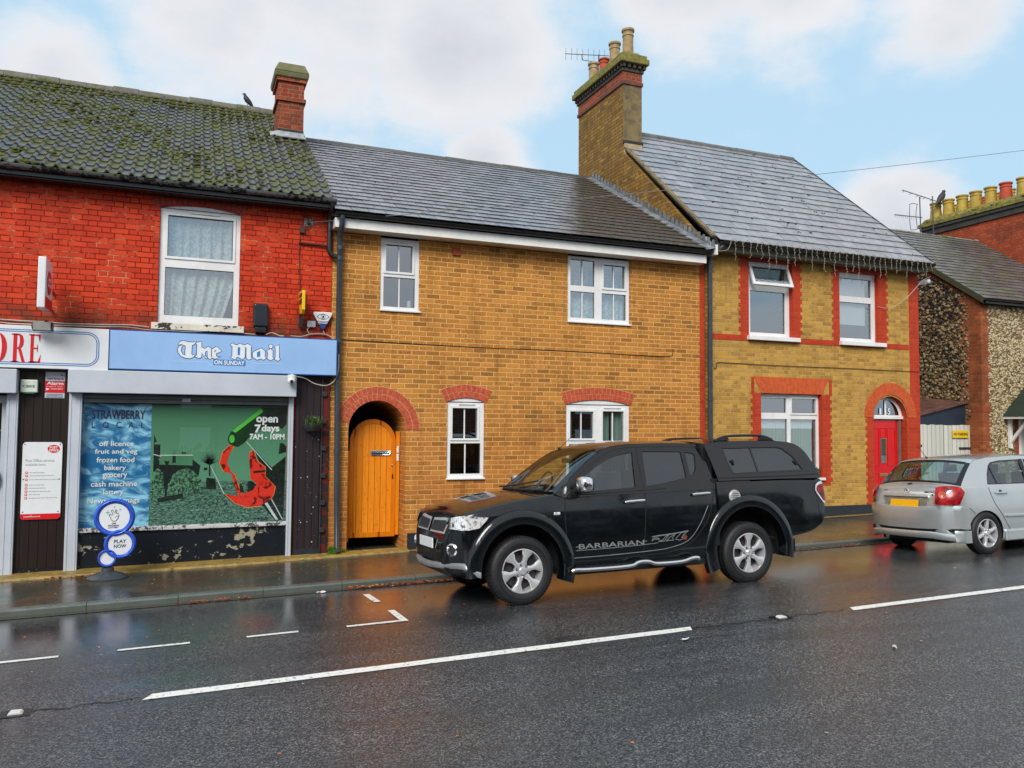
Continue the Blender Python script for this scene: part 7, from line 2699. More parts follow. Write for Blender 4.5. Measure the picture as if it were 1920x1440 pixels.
fix_normals(body)
boolean_cut(body, [cylinder_cutter(0, .365, .468, -1.0, -.42), cylinder_cutter(0, .365, .468, .42, 1.0), cylinder_cutter(2.84, .385, .50, -1.0, -.42), cylinder_cutter(2.84, .385, .50, .42, 1.0)])
BKEYS = [(2.425, .83, .44, 1.165, 1.185), (3.3, .83, .48, 1.165, 1.19), (3.62, .828, .51, 1.165, 1.19), (3.80, .820, .55, 1.155, 1.18), (3.90, .814, .60, 1.155, 1.185), (3.955, .806, .66, 1.14, 1.18), (3.990, .792, .74, 1.07, 1.11)]
bed = loft_body(BKEYS, trange(2.425, 3.75, .05) + trange(3.77, 3.985, .022), lambda u, v: side_profile(*v, bulge_up=.035)).build("cargo_bed", [BLACKPAINT, DARK], tk, local=True)
fix_normals(bed)
boolean_cut(bed, [cylinder_cutter(2.84, .385, .50, -1.0, -.42), cylinder_cutter(2.84, .385, .50, .42, 1.0)])
def tside(u, w):
    hw = .83 if -.05 < u < 3.5 else (smooth_interp(TKEYS, u)[0] if u < 1 else smooth_interp(BKEYS, u)[0])
    bu = .035 if u > 2.41 else .05
    return -(hw - (bu * ((w - .62) / .5) ** 2 if w > .62 else .03 * ((.62 - w) / .35) ** 2))
flare(tk, 0, .365, .452, .590, -.824, BLACKPAINT, -.10 * PI, 1.03 * PI, out=.026)
flare(tk, 2.84, .385, .485, .618, -.824, BLACKPAINT, -.07 * PI, 1.12 * PI, out=.026)
# sill cladding under the doors
MB().box(.45, 2.36, -.80, .80, .26, .33).build("sill_cladding", TRIM, tk, local=True)
def tgr(u, w):
    return -(.785 - (w - 1.12) * .30 - .25 * max(0, w - 1.50) ** 2)
fw = [(.575, 1.110), (.78, 1.297), (.90, 1.375), (1.022, 1.434), (1.12, 1.480), (1.218, 1.508), (1.32, 1.527), (1.42, 1.532), (1.400, 1.30), (1.383, 1.132), (.898, 1.112)]
rw = [(1.529, 1.540), (1.80, 1.538), (2.055, 1.527), (2.064, 1.222), (1.90, 1.188), (1.766, 1.166), (1.504, 1.142)]
qw = [(2.090, 1.522), (2.20, 1.510), (2.235, 1.490), (2.224, 1.36), (2.205, 1.30), (2.165, 1.258), (2.098, 1.230)]
edge_t = [(.40, 1.10), (.46, 1.155), (.70, 1.345), (.88, 1.470), (1.03, 1.555), (1.2, 1.600), (1.5, 1.618), (2.1, 1.615), (2.26, 1.600), (2.33, 1.56)]
out_t = edge_t + [(2.375, 1.50), (2.402, 1.389), (2.412, 1.187), (2.400, 1.085), (1.5, 1.075), (.9, 1.07), (.5, 1.06)]
panel(tk, "cab_side_frame", BLACKPAINT, out_t, [fw, rw, qw], tgr)
seal(tk, [fw, rw, qw], tgr)
for sd in (-1, 1):
    glass_patch(tk, "front_side_window", CARGLASS, fw, tgr, side=sd)
    glass_patch(tk, "rear_side_window", TINT, rw, tgr, side=sd)
    glass_patch(tk, "quarter_window", TINT, qw, tgr, side=sd)
bu = [(.14, .020), (.145, .022), (.13, .028), (.11, .030), (.09, .030), (.05, .035), (0, .040), (0, .040), (0, .038), (0, .03)]
Er, Bu, Bw = resample(edge_t, bu, 4)
iw = 16
vs, fs = top_surface(Er, tgr, Bu, Bw, i0=iw)
MB().add(vs, fs).build("roof_panel", BLACKPAINT, tk, smooth=50, local=True)
vs, fs = top_surface(Er, tgr, Bu, Bw, i0=0, i1=iw)
MB().add(vs, fs).build("windscreen", mat_glass("windscreen_glass", refl=.14, tint=(.80, .86, .72)), tk, smooth=80, local=True)
vs, fs = top_surface(Er, tgr, Bu, Bw, i0=0, i1=iw, lift=.004)
b = MB()
m_ = 21
b.add(vs, [f for f in fs if (f[0] % m_) in (0, 19)])
b.add([(x, y, z) for x, y, z in vs], [f for f in fs if f[0] // m_ < 1])
b.build("windscreen_pillars", BLACKPAINT, tk, smooth=80, local=True)
b = MB()
b.add([(2.335, -.66, 1.05), (2.335, .66, 1.05), (2.335, .62, 1.60), (2.335, -.62, 1.60)], [(0, 1, 2, 3)])
b.add([(.36, -.74, 1.128), (.36, .74, 1.128), (1.0, .74, 1.09), (1.0, -.74, 1.09)], [(0, 1, 2, 3)])
b.build("cab_lining", TRIM, tk, local=True)
# seats, steering wheel, mirror
b = MB()
for y in (-.36, .36):
    for u in (1.22, 1.98):
        b.box(u, u + .10, y - .20, y + .20, 1.05, 1.30)
        b.box(u + .02, u + .09, y - .10, y + .10, 1.33, 1.44)
        b.tube([(u + .05, y - .04, 1.29), (u + .05, y - .04, 1.34)], .008)
        b.tube([(u + .05, y + .04, 1.29), (u + .05, y + .04, 1.34)], .008)
b.build("seats", SEATM, tk, bevel=.025, local=True)
b = MB()
pts = [(.80 + .17 * math.cos(a) * .35, .36 + .17 * math.sin(a), 1.155 + .17 * math.cos(a) * .93) for a in [2 * PI * k / 24 for k in range(25)]]
b.tube(pts, .013, 6)
b.tube([(.80, .20, 1.15), (.80, .52, 1.15)], .014, 6)
b.build("steering_wheel", TRIM, tk, smooth=60, local=True)
MB().box(.90, .925, -.10, .10, 1.42, 1.475).build("rear_view_mirror", TRIM, tk, bevel=.01, local=True)
MB().tube([(.36, -.58, 1.140), (.25, -.3, 1.142), (.22, 0, 1.145), (.25, .3, 1.142), (.36, .58, 1.140)], .016).build("wiper_cowl", TRIM, tk, local=True)
b = MB()
b.tube([(.19, .28, 1.165), (.25, -.05, 1.185), (.42, -.32, 1.235)], .008, 6)
b.tube([(.22, -.25, 1.165), (.30, -.48, 1.19), (.36, -.64, 1.20)], .008, 6)
b.build("wiper", TRIM, tk, local=True)
b = MB()
b.tube([(.96, .28, 1.585), (.98, .28, 1.60)], [.022, .010], 8)
b.tube([(.97, .28, 1.59), (1.17, .28, 1.76)], .0035, 5)
b.build("aerial", TRIM, tk, local=True)
# canopy
def tca(u, w):
    return -(.812 - (w - 1.19) * .30 - .3 * max(0, w - 1.50) ** 2)
edge_c = [(2.34, 1.600), (2.60, 1.622), (3.0, 1.628), (3.346, 1.622), (3.50, 1.612), (3.615, 1.592), (3.70, 1.555), (3.775, 1.49), (3.84, 1.38), (3.890, 1.28), (3.915, 1.165)]
out_c = edge_c + [(3.3, 1.175), (2.440, 1.175), (2.395, 1.40)]
cw = [(2.585, 1.555), (3.0, 1.562), (3.393, 1.558), (3.46, 1.54), (3.586, 1.445), (3.685, 1.295), (3.685, 1.268), (3.66, 1.256), (3.23, 1.252), (2.68, 1.243), (2.655, 1.255), (2.61, 1.37)]
panel(tk, "canopy", BLACKPAINT, out_c, [cw], tca)
seal(tk, [cw], tca, w_=.016)
for sd in (-1, 1):
    g = glass_patch(tk, "canopy_window", TINT, cw, tca, side=sd)
b = MB()
for q in ([(3.02, 1.25), (3.032, 1.25), (2.992, 1.558), (2.98, 1.558)],):
    b.add([(x, tca(x, z) - .002, z) for x, z in q], [(0, 1, 2, 3)])
for cu, cw_ in ((2.69, 1.38), (3.60, 1.36)):
    b.obox((cu, tca(cu, cw_) - .006, cw_), (.010, 0, -.003), (0, .008, 0), (-.008, 0, .028))
b.build("window_slider_and_catches", TRIM, tk, local=True)
buc = [(0, .045), (0, .045), (0, .045), (0, .045), (0, .044), (-.01, .04), (-.02, .035), (-.04, .03), (-.05, .02), (-.055, .015), (-.06, .01)]
Ec, Bc, Wc = resample(edge_c, buc, 3)
vs, fs = top_surface(Ec, tca, Bc, Wc, i0=0)
MB().add(vs, fs).build("canopy_roof", BLACKPAINT, tk, smooth=50, local=True)
b = MB()
b.prism([(2.36, 1.19), (2.445, 1.19), (2.40, 1.41), (2.345, 1.60), (2.29, 1.60)], -.70, .70)
b.box(2.37, 2.45, -.775, .775, .45, 1.20)
b.prism([(2.34, 1.15), (2.46, 1.15), (2.42, 1.40), (2.37, 1.56), (2.32, 1.56)], -.70, .70)
b.build("cab_gap_panel", DARK, tk, local=True)
b = MB()
p_ = [(2.445, 1.21), (3.3, 1.205), (3.9, 1.215)]
strip(b, p_, tca, .004, .012)
b.build("canopy_seam", DARK, tk, local=True)
for yy_, nm in ((-.60, 0), (.60, 1)):
    b = MB()
    b.tube(curve_pts([(2.56, yy_, 1.635), (2.66, yy_, 1.672), (2.80, yy_, 1.690), (3.15, yy_, 1.692), (3.30, yy_, 1.675), (3.40, yy_, 1.64)], 5), [.014] * 26, 8)
    b.prism([(2.54, 1.63), (2.70, 1.685), (2.74, 1.685), (2.76, 1.64)], yy_ - .018, yy_ + .018)
    b.prism([(3.20, 1.64), (3.22, 1.688), (3.27, 1.684), (3.42, 1.63)], yy_ - .018, yy_ + .018)
    b.build("roof_rail", TRIM, tk, smooth=50, local=True)
# doors: shut lines, handles, lettering
b = MB()
strip(b, [(.515, 1.075), (.494, .88), (.500, .652), (.519, .446), (.53, .40)], tside, .0015, .009)
strip(b, [(1.479, 1.10), (1.484, 1.012), (1.446, .715), (1.414, .42)], tside, .0015, .009)
strip(b, [(2.385, 1.09), (2.372, 1.02), (2.27, .77), (2.12, .585), (1.98, .49), (1.84, .44), (1.6, .415), (1.0, .40), (.53, .40)], tside, .0015, .010)
b.build("door_shut_line", DARK, tk, local=True)
b = MB()
strip(b, [(.56, 1.098), (.80, 1.092), (1.12, 1.10), (1.45, 1.108), (1.75, 1.118)], tgr, .006, .010)
strip(b, [(.50, 1.085), (.725, 1.300), (.973, 1.466), (1.227, 1.563), (1.485, 1.580), (2.0, 1.577), (2.25, 1.566), (2.345, 1.52), (2.385, 1.40), (2.392, 1.19), (2.386, 1.09)], tgr, .002, .007)
strip(b, [(1.475, 1.575), (1.466, 1.40), (1.478, 1.12)], tgr, .002, .008)
b.build("door_frame_line", DARK, tk, local=True)
for u0, u1, w in ((1.205, 1.45, .99), (2.075, 2.31, 1.037)):
    b = MB()
    n = 9
    pts = [(lerp(u0, u1, k / n), tside(u0, w) - .030 - .008 * math.sin(PI * k / n), w + .010 * k / n) for k in range(n + 1)]
    b.tube(pts, [.010] + [.0185] * (n - 1) + [.012], 10)
    h = b.build("door_handle", CHROME, tk, smooth=60, local=True)
    b = MB()
    b.sphere(((u0 + u1) / 2, tside(u0, w) + .012, w), .06, 14, sc_=(1.1, .3, .75))
    b.build("handle_cup", TRIM, h, smooth=60, local=True)
tdec = lambda off: (lambda u, w: (u, tside(u, w) - off, w))
text("BARBARIAN", "lettering", DECAL, tk, .635, .525, 0, 1, fit=(.79, .052), bold=.012, fn=tdec(.003))
b = MB()
strip(b, [(.600, .512), (1.05, .515), (1.50, .528), (1.60, .535)], tside, .002, .006)
strip(b, [(.600, .550), (.66, .551)], tside, .003, .006)
strip(b, [(1.40, .560), (1.46, .562)], tside, .003, .006)
strip(b, [(.544, .438), (1.003, .440), (1.552, .455), (1.765, .475), (1.985, .535), (2.14, .685), (2.282, .905)], tside, .002, .008)
for q in ([(1.52, .560), (1.56, .575), (1.62, .572), (1.60, .585), (1.54, .590)], [(1.60, .548), (1.66, .560), (1.70, .600), (1.74, .610), (1.70, .570), (1.68, .548)],
          [(1.70, .545), (1.76, .590), (1.82, .612), (1.78, .575), (1.80, .548), (1.74, .552)], [(1.82, .560), (1.90, .625), (1.99, .640), (1.93, .605), (1.90, .570), (1.97, .580), (1.88, .545)],
          [(1.52, .602), (1.80, .618), (2.0, .645), (1.82, .626), (1.60, .612)]):
    ring_ = q + [q[0]]
    for i in range(len(q)):
        strip(b, [ring_[i], ring_[i + 1]], tside, .003, .007)
b.build("tribal_decal", DECAL, tk, local=True)
b = MB()
b.prism([(1.93, .545), (1.965, .55), (1.975, .58), (1.955, .605), (1.93, .60), (1.92, .57)], tside(1.95, .57) - .005, tside(1.95, .57) - .002)
b.build("orange_badge", plain("orange_badge", (.22, .045, .012), .5), tk, local=True)
# side steps
for sd in (-1, 1):
    b = MB()
    pts = [(.52, -.895, .315), (.56, -.905, .325), (.70, -.905, .318), (1.18, -.905, .318), (1.30, -.91, .352), (1.42, -.91, .352), (1.53, -.905, .322), (1.84, -.905, .322), (1.98, -.905, .350), (2.055, -.90, .350), (2.07, -.89, .335)]
    pts = [(p[0], p[1] * -sd, p[2]) for p in pts]
    b.tube(curve_pts(pts, 4), .024, 10)
    st = b.build("side_step", CHROME, tk, smooth=60, local=True)
    b = MB()
    y0_, y1_ = (-.89, -.74) if sd < 0 else (.74, .89)
    b.box(.60, 1.24, y0_, y1_, .318, .346)
    b.box(1.48, 1.95, y0_, y1_, .318, .346)
    for k in range(9):
        b.box(.64 + k * .065, .665 + k * .065, y0_ + .01, y1_ - .01, .3461, .351)
    for u in (.8, 1.9):
        b.box(u, u + .06, y0_ + .04, y1_ + (.2 if sd < 0 else -.04), .29, .318)
    b.build("step_tread", TRIM, st, bevel=.006, local=True)
# mirrors
for sd in (-1, 1):
    b = MB()
    c = Vector((.672, .93 * sd, 1.200))
    n1, n2 = 14, 20
    vs = []
    for i in range(n1 + 1):
        a = -PI / 2 + PI * i / n1
        for k in range(n2):
            t = 2 * PI * k / n2
            cx, cz = math.cos(t), math.sin(t)
            sx = abs(cx) ** .6 * (1 if cx > 0 else -1)
            sz = abs(cz) ** .6 * (1 if cz > 0 else -1)
            rr_ = abs(math.cos(a)) ** .5
            vs.append((c.x + sx * rr_ * .078 + math.sin(a) * .0, c.y + math.sin(a) * .098, c.z + sz * rr_ * (.086 if sz > 0 else .092)))
    b.add(vs, [(i * n2 + k, i * n2 + (k + 1) % n2, (i + 1) * n2 + (k + 1) % n2, (i + 1) * n2 + k) for i in range(n1) for k in range(n2)])
    mo = b.build("door_mirror", CHROME, tk, smooth=80, local=True)
    MB().box(.738, .752, c.y - .075, c.y + .075, 1.14, 1.27).build("mirror_glass", GLASSDARK, mo, bevel=.006, local=True)
    b = MB()
    b.tube([(.66, .86 * sd, 1.15), (.63, .76 * sd, 1.12)], [.028, .036], 8)
    b.prism([(.53, 1.10), (.66, 1.225), (.74, 1.11)], .772 * sd, .758 * sd)
    b.build("mirror_arm", TRIM, mo, local=True)
# lamps, grille, bumper
def corner_patch(name, mat_, pts3, parent, off=.006, th=.02):
    """pts3: closed outline of (u, y, w) on the near side; built as a slightly proud shell with its far-side twin"""
    b = MB()
    c = Vector((0, 0, 0))
    for p in pts3: c += Vector(p)
    c /= len(pts3)
    n = len(pts3)
    nrm = (Vector(pts3[1]) - Vector(pts3[0])).cross(Vector(pts3[2]) - Vector(pts3[0])).normalized()
    vs = [Vector(p) for p in pts3]
    b.add(vs + [c + (c - Vector((1.0, 0, c.z))).normalized() * .012], [(i, (i + 1) % n, n) for i in range(n)])
    mirror(b)
    return b.build(name, mat_, parent, smooth=50, local=True)
def nose_x(y, w):
    """front face of the loft: smallest u whose half width and height cover (y, w)"""
    for i in range(200):
        u = -.76 + i * .004
        v = smooth_interp(TKEYS, u)
        if v[0] - .012 >= abs(y) and v[3] - (v[3] - v[2]) * (abs(y) / v[0]) ** 2 >= w:
            return u
    return -.7
def on_nose(b, outline, off, m=0, grid=.05, th=None):
    """outline in (y, w) seen from the front, wrapped on the nose"""
    vs, fs = loop_fill([outline], grid=(grid, grid))
    b.add([(nose_x(y, w) - off, y, w) for y, w in vs], [f for f in fs], m)
    return b
b = MB()
on_nose(b, [(-.50, .735), (-.04, .735), (-.04, .875), (-.46, .895), (-.54, .87)], .012)
on_nose(b, [(.50, .735), (.04, .735), (.04, .875), (.46, .895), (.54, .87)], .012)
g = b.build("grille", ALLOY, tk, smooth=50, local=True)
b = MB()
on_nose(b, [(-.465, .757), (-.065, .757), (-.065, .852), (-.44, .868), (-.495, .85)], .020)
on_nose(b, [(.465, .757), (.065, .757), (.065, .852), (.44, .868), (.495, .85)], .020)
b.build("grille_mesh", plain("grille_mesh_grey", (.03, .035, .04), .5, var=.4, nscale=60), g, smooth=50, local=True)
def hl(sd):
    b = MB()
    pts = [(-.668, -.58, .900), (-.652, -.655, .912), (-.628, -.720, .922), (-.58, -.766, .925), (-.48, -.81, .915), (-.352, -.822, .902), (-.38, -.822, .865), (-.45, -.815, .800), (-.55, -.790, .782), (-.615, -.745, .782), (-.662, -.68, .788), (-.698, -.60, .795)]
    pts = [Vector(p) + Vector((-.014, -.012, 0)) for p in pts]
    if sd > 0: pts = [Vector((p.x, -p.y, p.z)) for p in pts]
    n = len(pts)
    c1, c2, c3 = (pts[1] + pts[10]) / 2, (pts[3] + pts[8]) / 2, (pts[4] + pts[7]) / 2
    b.add(pts, [(0, 1, 10, 11), (1, 2, 9, 10), (2, 3, 8, 9), (3, 4, 7, 8), (4, 5, 6, 7)] if sd < 0 else [(0, 11, 10, 1), (1, 10, 9, 2), (2, 9, 8, 3), (3, 8, 7, 4), (4, 7, 6, 5)])
    o = b.build("headlight", LENSC, tk, smooth=50, local=True)
    return o
hl(-1); hl(1)
for sd in (-1, 1):
    b = MB()
    d = Vector((-.72, sd * .60, 0)).normalized()
    t = Vector((-d.y, d.x, 0)).normalized()
    c = Vector((-.680, sd * .640, .585))
    up_ = Vector((0, 0, 1))
    N = 28
    rings_ = []
    for rr_, o_ in ((.066, .0), (.064, .030), (.050, .038), (.042, .022)):
        rings_.append([c + d * (o_ + .0) + (t * math.cos(2 * PI * k / N) + up_ * math.sin(2 * PI * k / N)) * rr_ for k in range(N)])
    vs = [p for r_ in rings_ for p in r_]
    b.add(vs, [(i * N + k, i * N + (k + 1) % N, (i + 1) * N + (k + 1) % N, (i + 1) * N + k) for i in range(3) for k in range(N)])
    fo = b.build("fog_lamp", CHROME, tk, smooth=50, local=True)
    MB().add(rings_[3], [tuple(range(N))]).build("fog_lens", TINT, fo, local=True)
b = MB()       # grey skid bar along the bottom of the bumper
path = [(-.46, -.845, .340), (-.54, -.815, .375), (-.61, -.755, .425), (-.685, -.62, .425), (-.745, -.42, .415), (-.780, -.20, .405), (-.788, 0, .402)]
path = path + [(p[0], -p[1], p[2]) for p in path[::-1][1:]]
cp = curve_pts(path, 5)
vs = []
for i, p in enumerate(cp):
    t = (cp[min(i + 1, len(cp) - 1)] - cp[max(i - 1, 0)]).normalized()
    o_ = Vector((t.y, -t.x, 0)).normalized()
    if o_.dot(Vector((-1, 0, 0)) + Vector((0, p.y, 0))) < 0: o_ = -o_
    for a_, h_ in ((-.01, -.035), (.018, -.028), (.030, 0), (.018, .028), (-.01, .032)):
        vs.append(p + o_ * a_ + Vector((0, 0, h_)))
b.add(vs, [(i * 5 + k, i * 5 + (k + 1) % 5, (i + 1) * 5 + (k + 1) % 5, (i + 1) * 5 + k) for i in range(len(cp) - 1) for k in range(5)])
b.build("skid_bar", SKID, tk, smooth=50, local=True)
b = MB()
b.box(-.70, -.48, -.56, .56, .30, .385)
b.build("bumper_lower", TRIM, tk, bevel=.03, local=True)
b = MB()
for k in range(7):
    b.box(-.768, -.759, -.40, .40, .452 + k * .018, .459 + k * .018)
b.build("lower_intake_mesh", TRIM, tk, local=True)
pl = MB()
pl.box(-.782, -.770, -.245, .245, .570, .675)
pl.build("number_plate", PLATEW, tk, bevel=.003, local=True)
MB().box(-.769, -.74, -.20, .20, .58, .66).build("plate_bracket", TRIM, tk, local=True)
# filler cap, side repeater, tail lamps
b = MB()
N = 30
yc = tside(2.655, .99)
b.lathe([(0, -.016), (.070, -.016), (.078, -.008), (.080, .004)], (2.655, yc, .99), 'y', N)
fc = b.build("fuel_cap", ALLOY, tk, smooth=40, local=True)
b = MB()
for k in range(4):
    b.box(2.612, 2.698, yc - .0185, yc - .0165, .955 + k * .022, .961 + k * .022)
b.build("cap_slots", DARKM, fc, local=True)
MB().box(.365, .438, tside(.4, .9) - .010, tside(.4, .9) + .01, .888, .920).build("side_repeater", LENSC, tk, bevel=.008, local=True)
for sd in (-1, 1):
    def TS(u, w): return smooth_interp(BKEYS, u)[0] - .035 * ((w - .62) / .5) ** 2 if w > .62 else smooth_interp(BKEYS, u)[0]
    o_ = [(3.835, 1.03), (3.850, 1.085), (3.905, 1.118), (3.965, 1.125), (3.985, 1.06), (3.985, .86), (3.955, .865), (3.90, .93), (3.855, .985)]
    vs, fs = loop_fill([o_], grid=(.03, .04))
    b = MB()
    b.add([(x, -(TS(x, z) + .010), z) for x, z in vs], fs)
    b.prism([(-.69, .86), (-.69, 1.10), (-.62, 1.10), (-.62, .86)], 3.975, 3.995, 'yz')
    if sd > 0:
        b.v = [(p[0], -p[1], p[2]) for p in b.v]; b.f = [f[::-1] for f in b.f]
    ch_ = b.build("tail_lamp", CHROME, tk, smooth=50, local=True)
    i_ = [(3.868, 1.02), (3.882, 1.070), (3.93, 1.092), (3.975, 1.095), (3.990, 1.05), (3.990, .885), (3.96, .900), (3.92, .945), (3.885, .99)]
    vs, fs = loop_fill([i_], grid=(.03, .04))
    b = MB()
    b.add([(x, -(TS(x, z) + .016), z) for x, z in vs], fs)
    b.prism([(-.695, .88), (-.695, 1.08), (-.63, 1.08), (-.63, .88)], 3.985, 4.008, 'yz')
    if sd > 0:
        b.v = [(p[0], -p[1], p[2]) for p in b.v]; b.f = [f[::-1] for f in b.f]
    b.build("red_lens", LENSR, ch_, smooth=50, local=True)
MB().box(3.985, 4.03, -.60, -.52, 1.09, 1.13).build("tailgate_catch", WHITE, tk, bevel=.01, local=True)
b = MB()
b.tube([(3.88, 0, .50), (4.05, 0, .48), (4.10, 0, .50)], .022, 8)
b.build("tow_bar", TRIM, tk, local=True)
MB().sphere((4.14, 0, .535), .042, 16).build("tow_ball", CHROME, tk, smooth=80, local=True)
for u, w0, w1 in ((.462, .225, .48), (3.335, .28, .58)):
    for sd in (-1, 1):
        b = MB()
        y0_, y1_ = sorted((.66 * sd, .85 * sd))
        b.prism([(u - .02, w0), (u + .012, w0), (u + .035, w1), (u, w1)], y0_, y1_)
        b.build("mud_flap", TRIM, tk, bevel=.008, local=True)
MB().box(-.5, 3.8, -.45, .45, .26, .42).build("chassis", DARK, tk, local=True)
MB().tube([(0, -.7, .34), (0, .7, .34)], .05).build("front_axle", DARK, tk, local=True)
MB().tube([(2.82, -.7, .34), (2.82, .7, .34)], .06).build("rear_axle", DARK, tk, local=True)
for u, r0, ax_ in ((0.0, .345, .22), (2.82, .345, .47)):
    wheel(tk, u, -.818, r0, .226, .20, 6, -1, ax=(ax_, 0))
    wheel(tk, u, .818, r0, .226, .20, 6, 1, ax=(ax_ + .4, 0))

# ================================================================== silver hatchback
hb = thing("hatchback_car", "silver hatchback seen from behind with red tail lamps and yellow number plate", "car", (10.14, -3.63, -.0365), local=True)
hb.rotation_euler = (-.052, -.018, 0)
HW = .742
CKEYS = [(-.585, .44, .36, .60, .64), (-.575, .52, .31, .66, .70), (-.555, .58, .28, .74, .79), (-.52, .63, .26, .815, .87), (-.47, .67, .245, .86, .93), (-.40, .70, .235, .885, .955), (-.28, .723, .22, .90, .965), (-.05, .738, .20, .905, .955), (.3, .742, .18, .908, .94), (1.6, .742, .18, .905, .93), (2.2, .742, .20, .88, .93), (2.8, .735, .22, .80, .86), (3.05, .68, .24, .66, .72), (3.15, .60, .28, .55, .60)]
us = trange(-.585, -.46, .012) + trange(-.44, 3.15, .05)
cb = loft_body(CKEYS, us, lambda u, v: side_profile(*v, bulge_up=.045, mid=.55, sr=.05)).build("body", [SILVERPAINT, DARK], hb, local=True)
fix_normals(cb)
boolean_cut(cb, [cylinder_cutter(u, .262, .335, s * 1.0 if s < 0 else .42, -.42 if s < 0 else 1.0) for u in (.075, 2.475) for s in (-1, 1)])
def cside(u, w):
    hw = smooth_interp(CKEYS, u)[0]
    return -(hw - (.045 * ((w - .55) / .5) ** 2 if w > .55 else .03 * ((.55 - w) / .35) ** 2))
def cgr(u, w):
    return -(.712 - (w - .92) * .30 - .35 * max(0, w - 1.22) ** 2 - .10 * max(0, .05 - u) ** 1.5)
w1 = [(.196, .945), (.250, 1.08), (.335, 1.205), (.394, 1.245), (.575, 1.268), (1.00, 1.275), (1.005, 1.10), (.990, .935)]
w2 = [(1.06, .935), (1.075, 1.274), (1.40, 1.262), (1.62, 1.20), (2.02, .99), (2.06, .935)]
edge_k = [(-.33, .895), (-.275, .965), (-.19, 1.055), (-.09, 1.155), (.015, 1.243), (.12, 1.285), (.35, 1.312), (.9, 1.33), (1.3, 1.318), (1.55, 1.27), (1.9, 1.10), (2.28, .91)]
panel(hb, "cabin_side_frame", SILVERPAINT, edge_k + [(2.0, .89), (1.0, .895), (.2, .895)], [w1, w2], cgr)
seal(hb, [w1, w2], cgr, w_=.018)
for sd in (-1, 1):
    glass_patch(hb, "rear_side_window", CARGLASS, w1, cgr, side=sd)
    glass_patch(hb, "front_side_window", CARGLASS, w2, cgr, side=sd)
b = MB()
strip(b, [(.350, 1.215), (.375, 1.08), (.398, .945)], cgr, -.004, .018)
strip(b, [(1.03, 1.28), (1.028, 1.1), (1.022, .93)], cgr, .003, .05)
build_pair(b, "window_divider", TRIM, hb, local=True)
bk = [(.05, .055), (.10, .055), (.115, .05), (.10, .05), (.075, .05), (.05, .045), (.02, .035), (0, .035), (-.03, .035), (-.09, .03), (-.13, .02), (-.16, .01)]
Ek, Bk, Wk = resample(edge_k, bk, 3)
vs, fs = top_surface(Ek, cgr, Bk, Wk, i0=12, i1=27)
MB().add(vs, fs).build("roof_panel", SILVERPAINT, hb, smooth=50, local=True)
vs, fs = top_surface(Ek, cgr, Bk, Wk, i0=27)
MB().add(vs, fs).build("windscreen", CARGLASS, hb, smooth=80, local=True)
vs, fs = top_surface(Ek, cgr, Bk, Wk, i0=2, i1=12)
b = MB()
b.add(vs, [f for f in fs if 1 <= (f[0] % 21) <= 18 and 1 <= f[0] // 21 <= 8])
rg_ = b.build("rear_screen", mat_glass("rear_screen_glass", refl=.16, tint=(.45, .62, .55)), hb, smooth=80, local=True)
b = MB()
b.add(vs, [f for f in fs if not (1 <= (f[0] % 21) <= 18 and 1 <= f[0] // 21 <= 8)])
b.build("screen_border", plain("black_glass_border", (.008, .01, .012), .06, var=.02), hb, smooth=80, local=True)
vs, fs = top_surface(Ek, cgr, Bk, Wk, i0=0, i1=2)
b = MB()
b.add(vs, fs)
b.build("hatch_top_edge", SILVERPAINT, hb, smooth=80, local=True)
b = MB()
for k in range(0, 21):
    pass
sp = [Vector(v) for v in top_surface(Ek, cgr, Bk, Wk, i0=12, i1=12)[0]]
b.tube([p + Vector((-.004, 0, .008)) for p in sp[1:-1]], .012, 8)
b.build("roof_lip", SILVERPAINT, hb, smooth=60, local=True)
b = MB()
b.box(-.02, .3, -.05, .05, 1.31, 1.316)
b = MB()
b.tube([(.02, .10, 1.325), (.0, .10, 1.345)], [.018, .008], 8)
b.tube([(.01, .10, 1.335), (-.13, .10, 1.49)], .004, 5)
b.build("roof_aerial", TRIM, hb, local=True)
b = MB()
for y in (-.34, .34):
    for u in (.72, 1.42):
        b.box(u, u + .10, y - .19, y + .19, .90, 1.08)
        b.box(u + .02, u + .08, y - .10, y + .10, 1.10, 1.21)
b.build("seats", SEATM, hb, bevel=.02, local=True)
b = MB()
b.add([(-.32, -.62, .935), (-.32, .62, .935), (.5, .62, .93), (.5, -.62, .93)], [(0, 1, 2, 3)])
b.build("parcel_shelf", SEATM, hb, local=True)
b = MB()
b.tube([(-.385, .10, .955), (-.36, -.02, .985), (-.30, -.45, 1.01)], [.016, .010, .006], 8)
b.build("rear_wiper", TRIM, hb, local=True)
# hatch details laid on the tail
def tail_x(y, w):
    for i in range(240):
        u = -.585 + i * .004
        v = smooth_interp(CKEYS, u)
        if v[0] - .03 >= abs(y) and v[3] >= w + .03 * (abs(y) / .5) ** 2:
            return u
    return -.3
def on_tail(b, outline, off, m=0, grid=.05):
    vs, fs = loop_fill([outline], grid=(grid, grid))
    b.add([(tail_x(y, w) - off, y, w) for y, w in vs], [f[::-1] for f in fs], m)
    return b
b = MB()
on_tail(b, [(-.34, .615), (.34, .615), (.40, .79), (-.40, .79)], .004)
pr_ = b.build("plate_recess", plain("hatch_recess_silver", (.30, .31, .29), .35, metal=.5), hb, smooth=50, local=True)
b = MB()
b.tube([(tail_x(y, .80) - .012, y, .80) for y in [-.38 + .76 * k / 10 for k in range(11)]], .016, 8)
b.build("hatch_grip_bar", SILVERPAINT, hb, smooth=60, local=True)
b = MB()
u_ = tail_x(0, .70) - .030
b.obox((u_ + .004, 0, .700), (.005, 0, .0), (0, .238, 0), (.012, 0, .052))
b.build("number_plate", PLATEY, hb, bevel=.003, local=True)
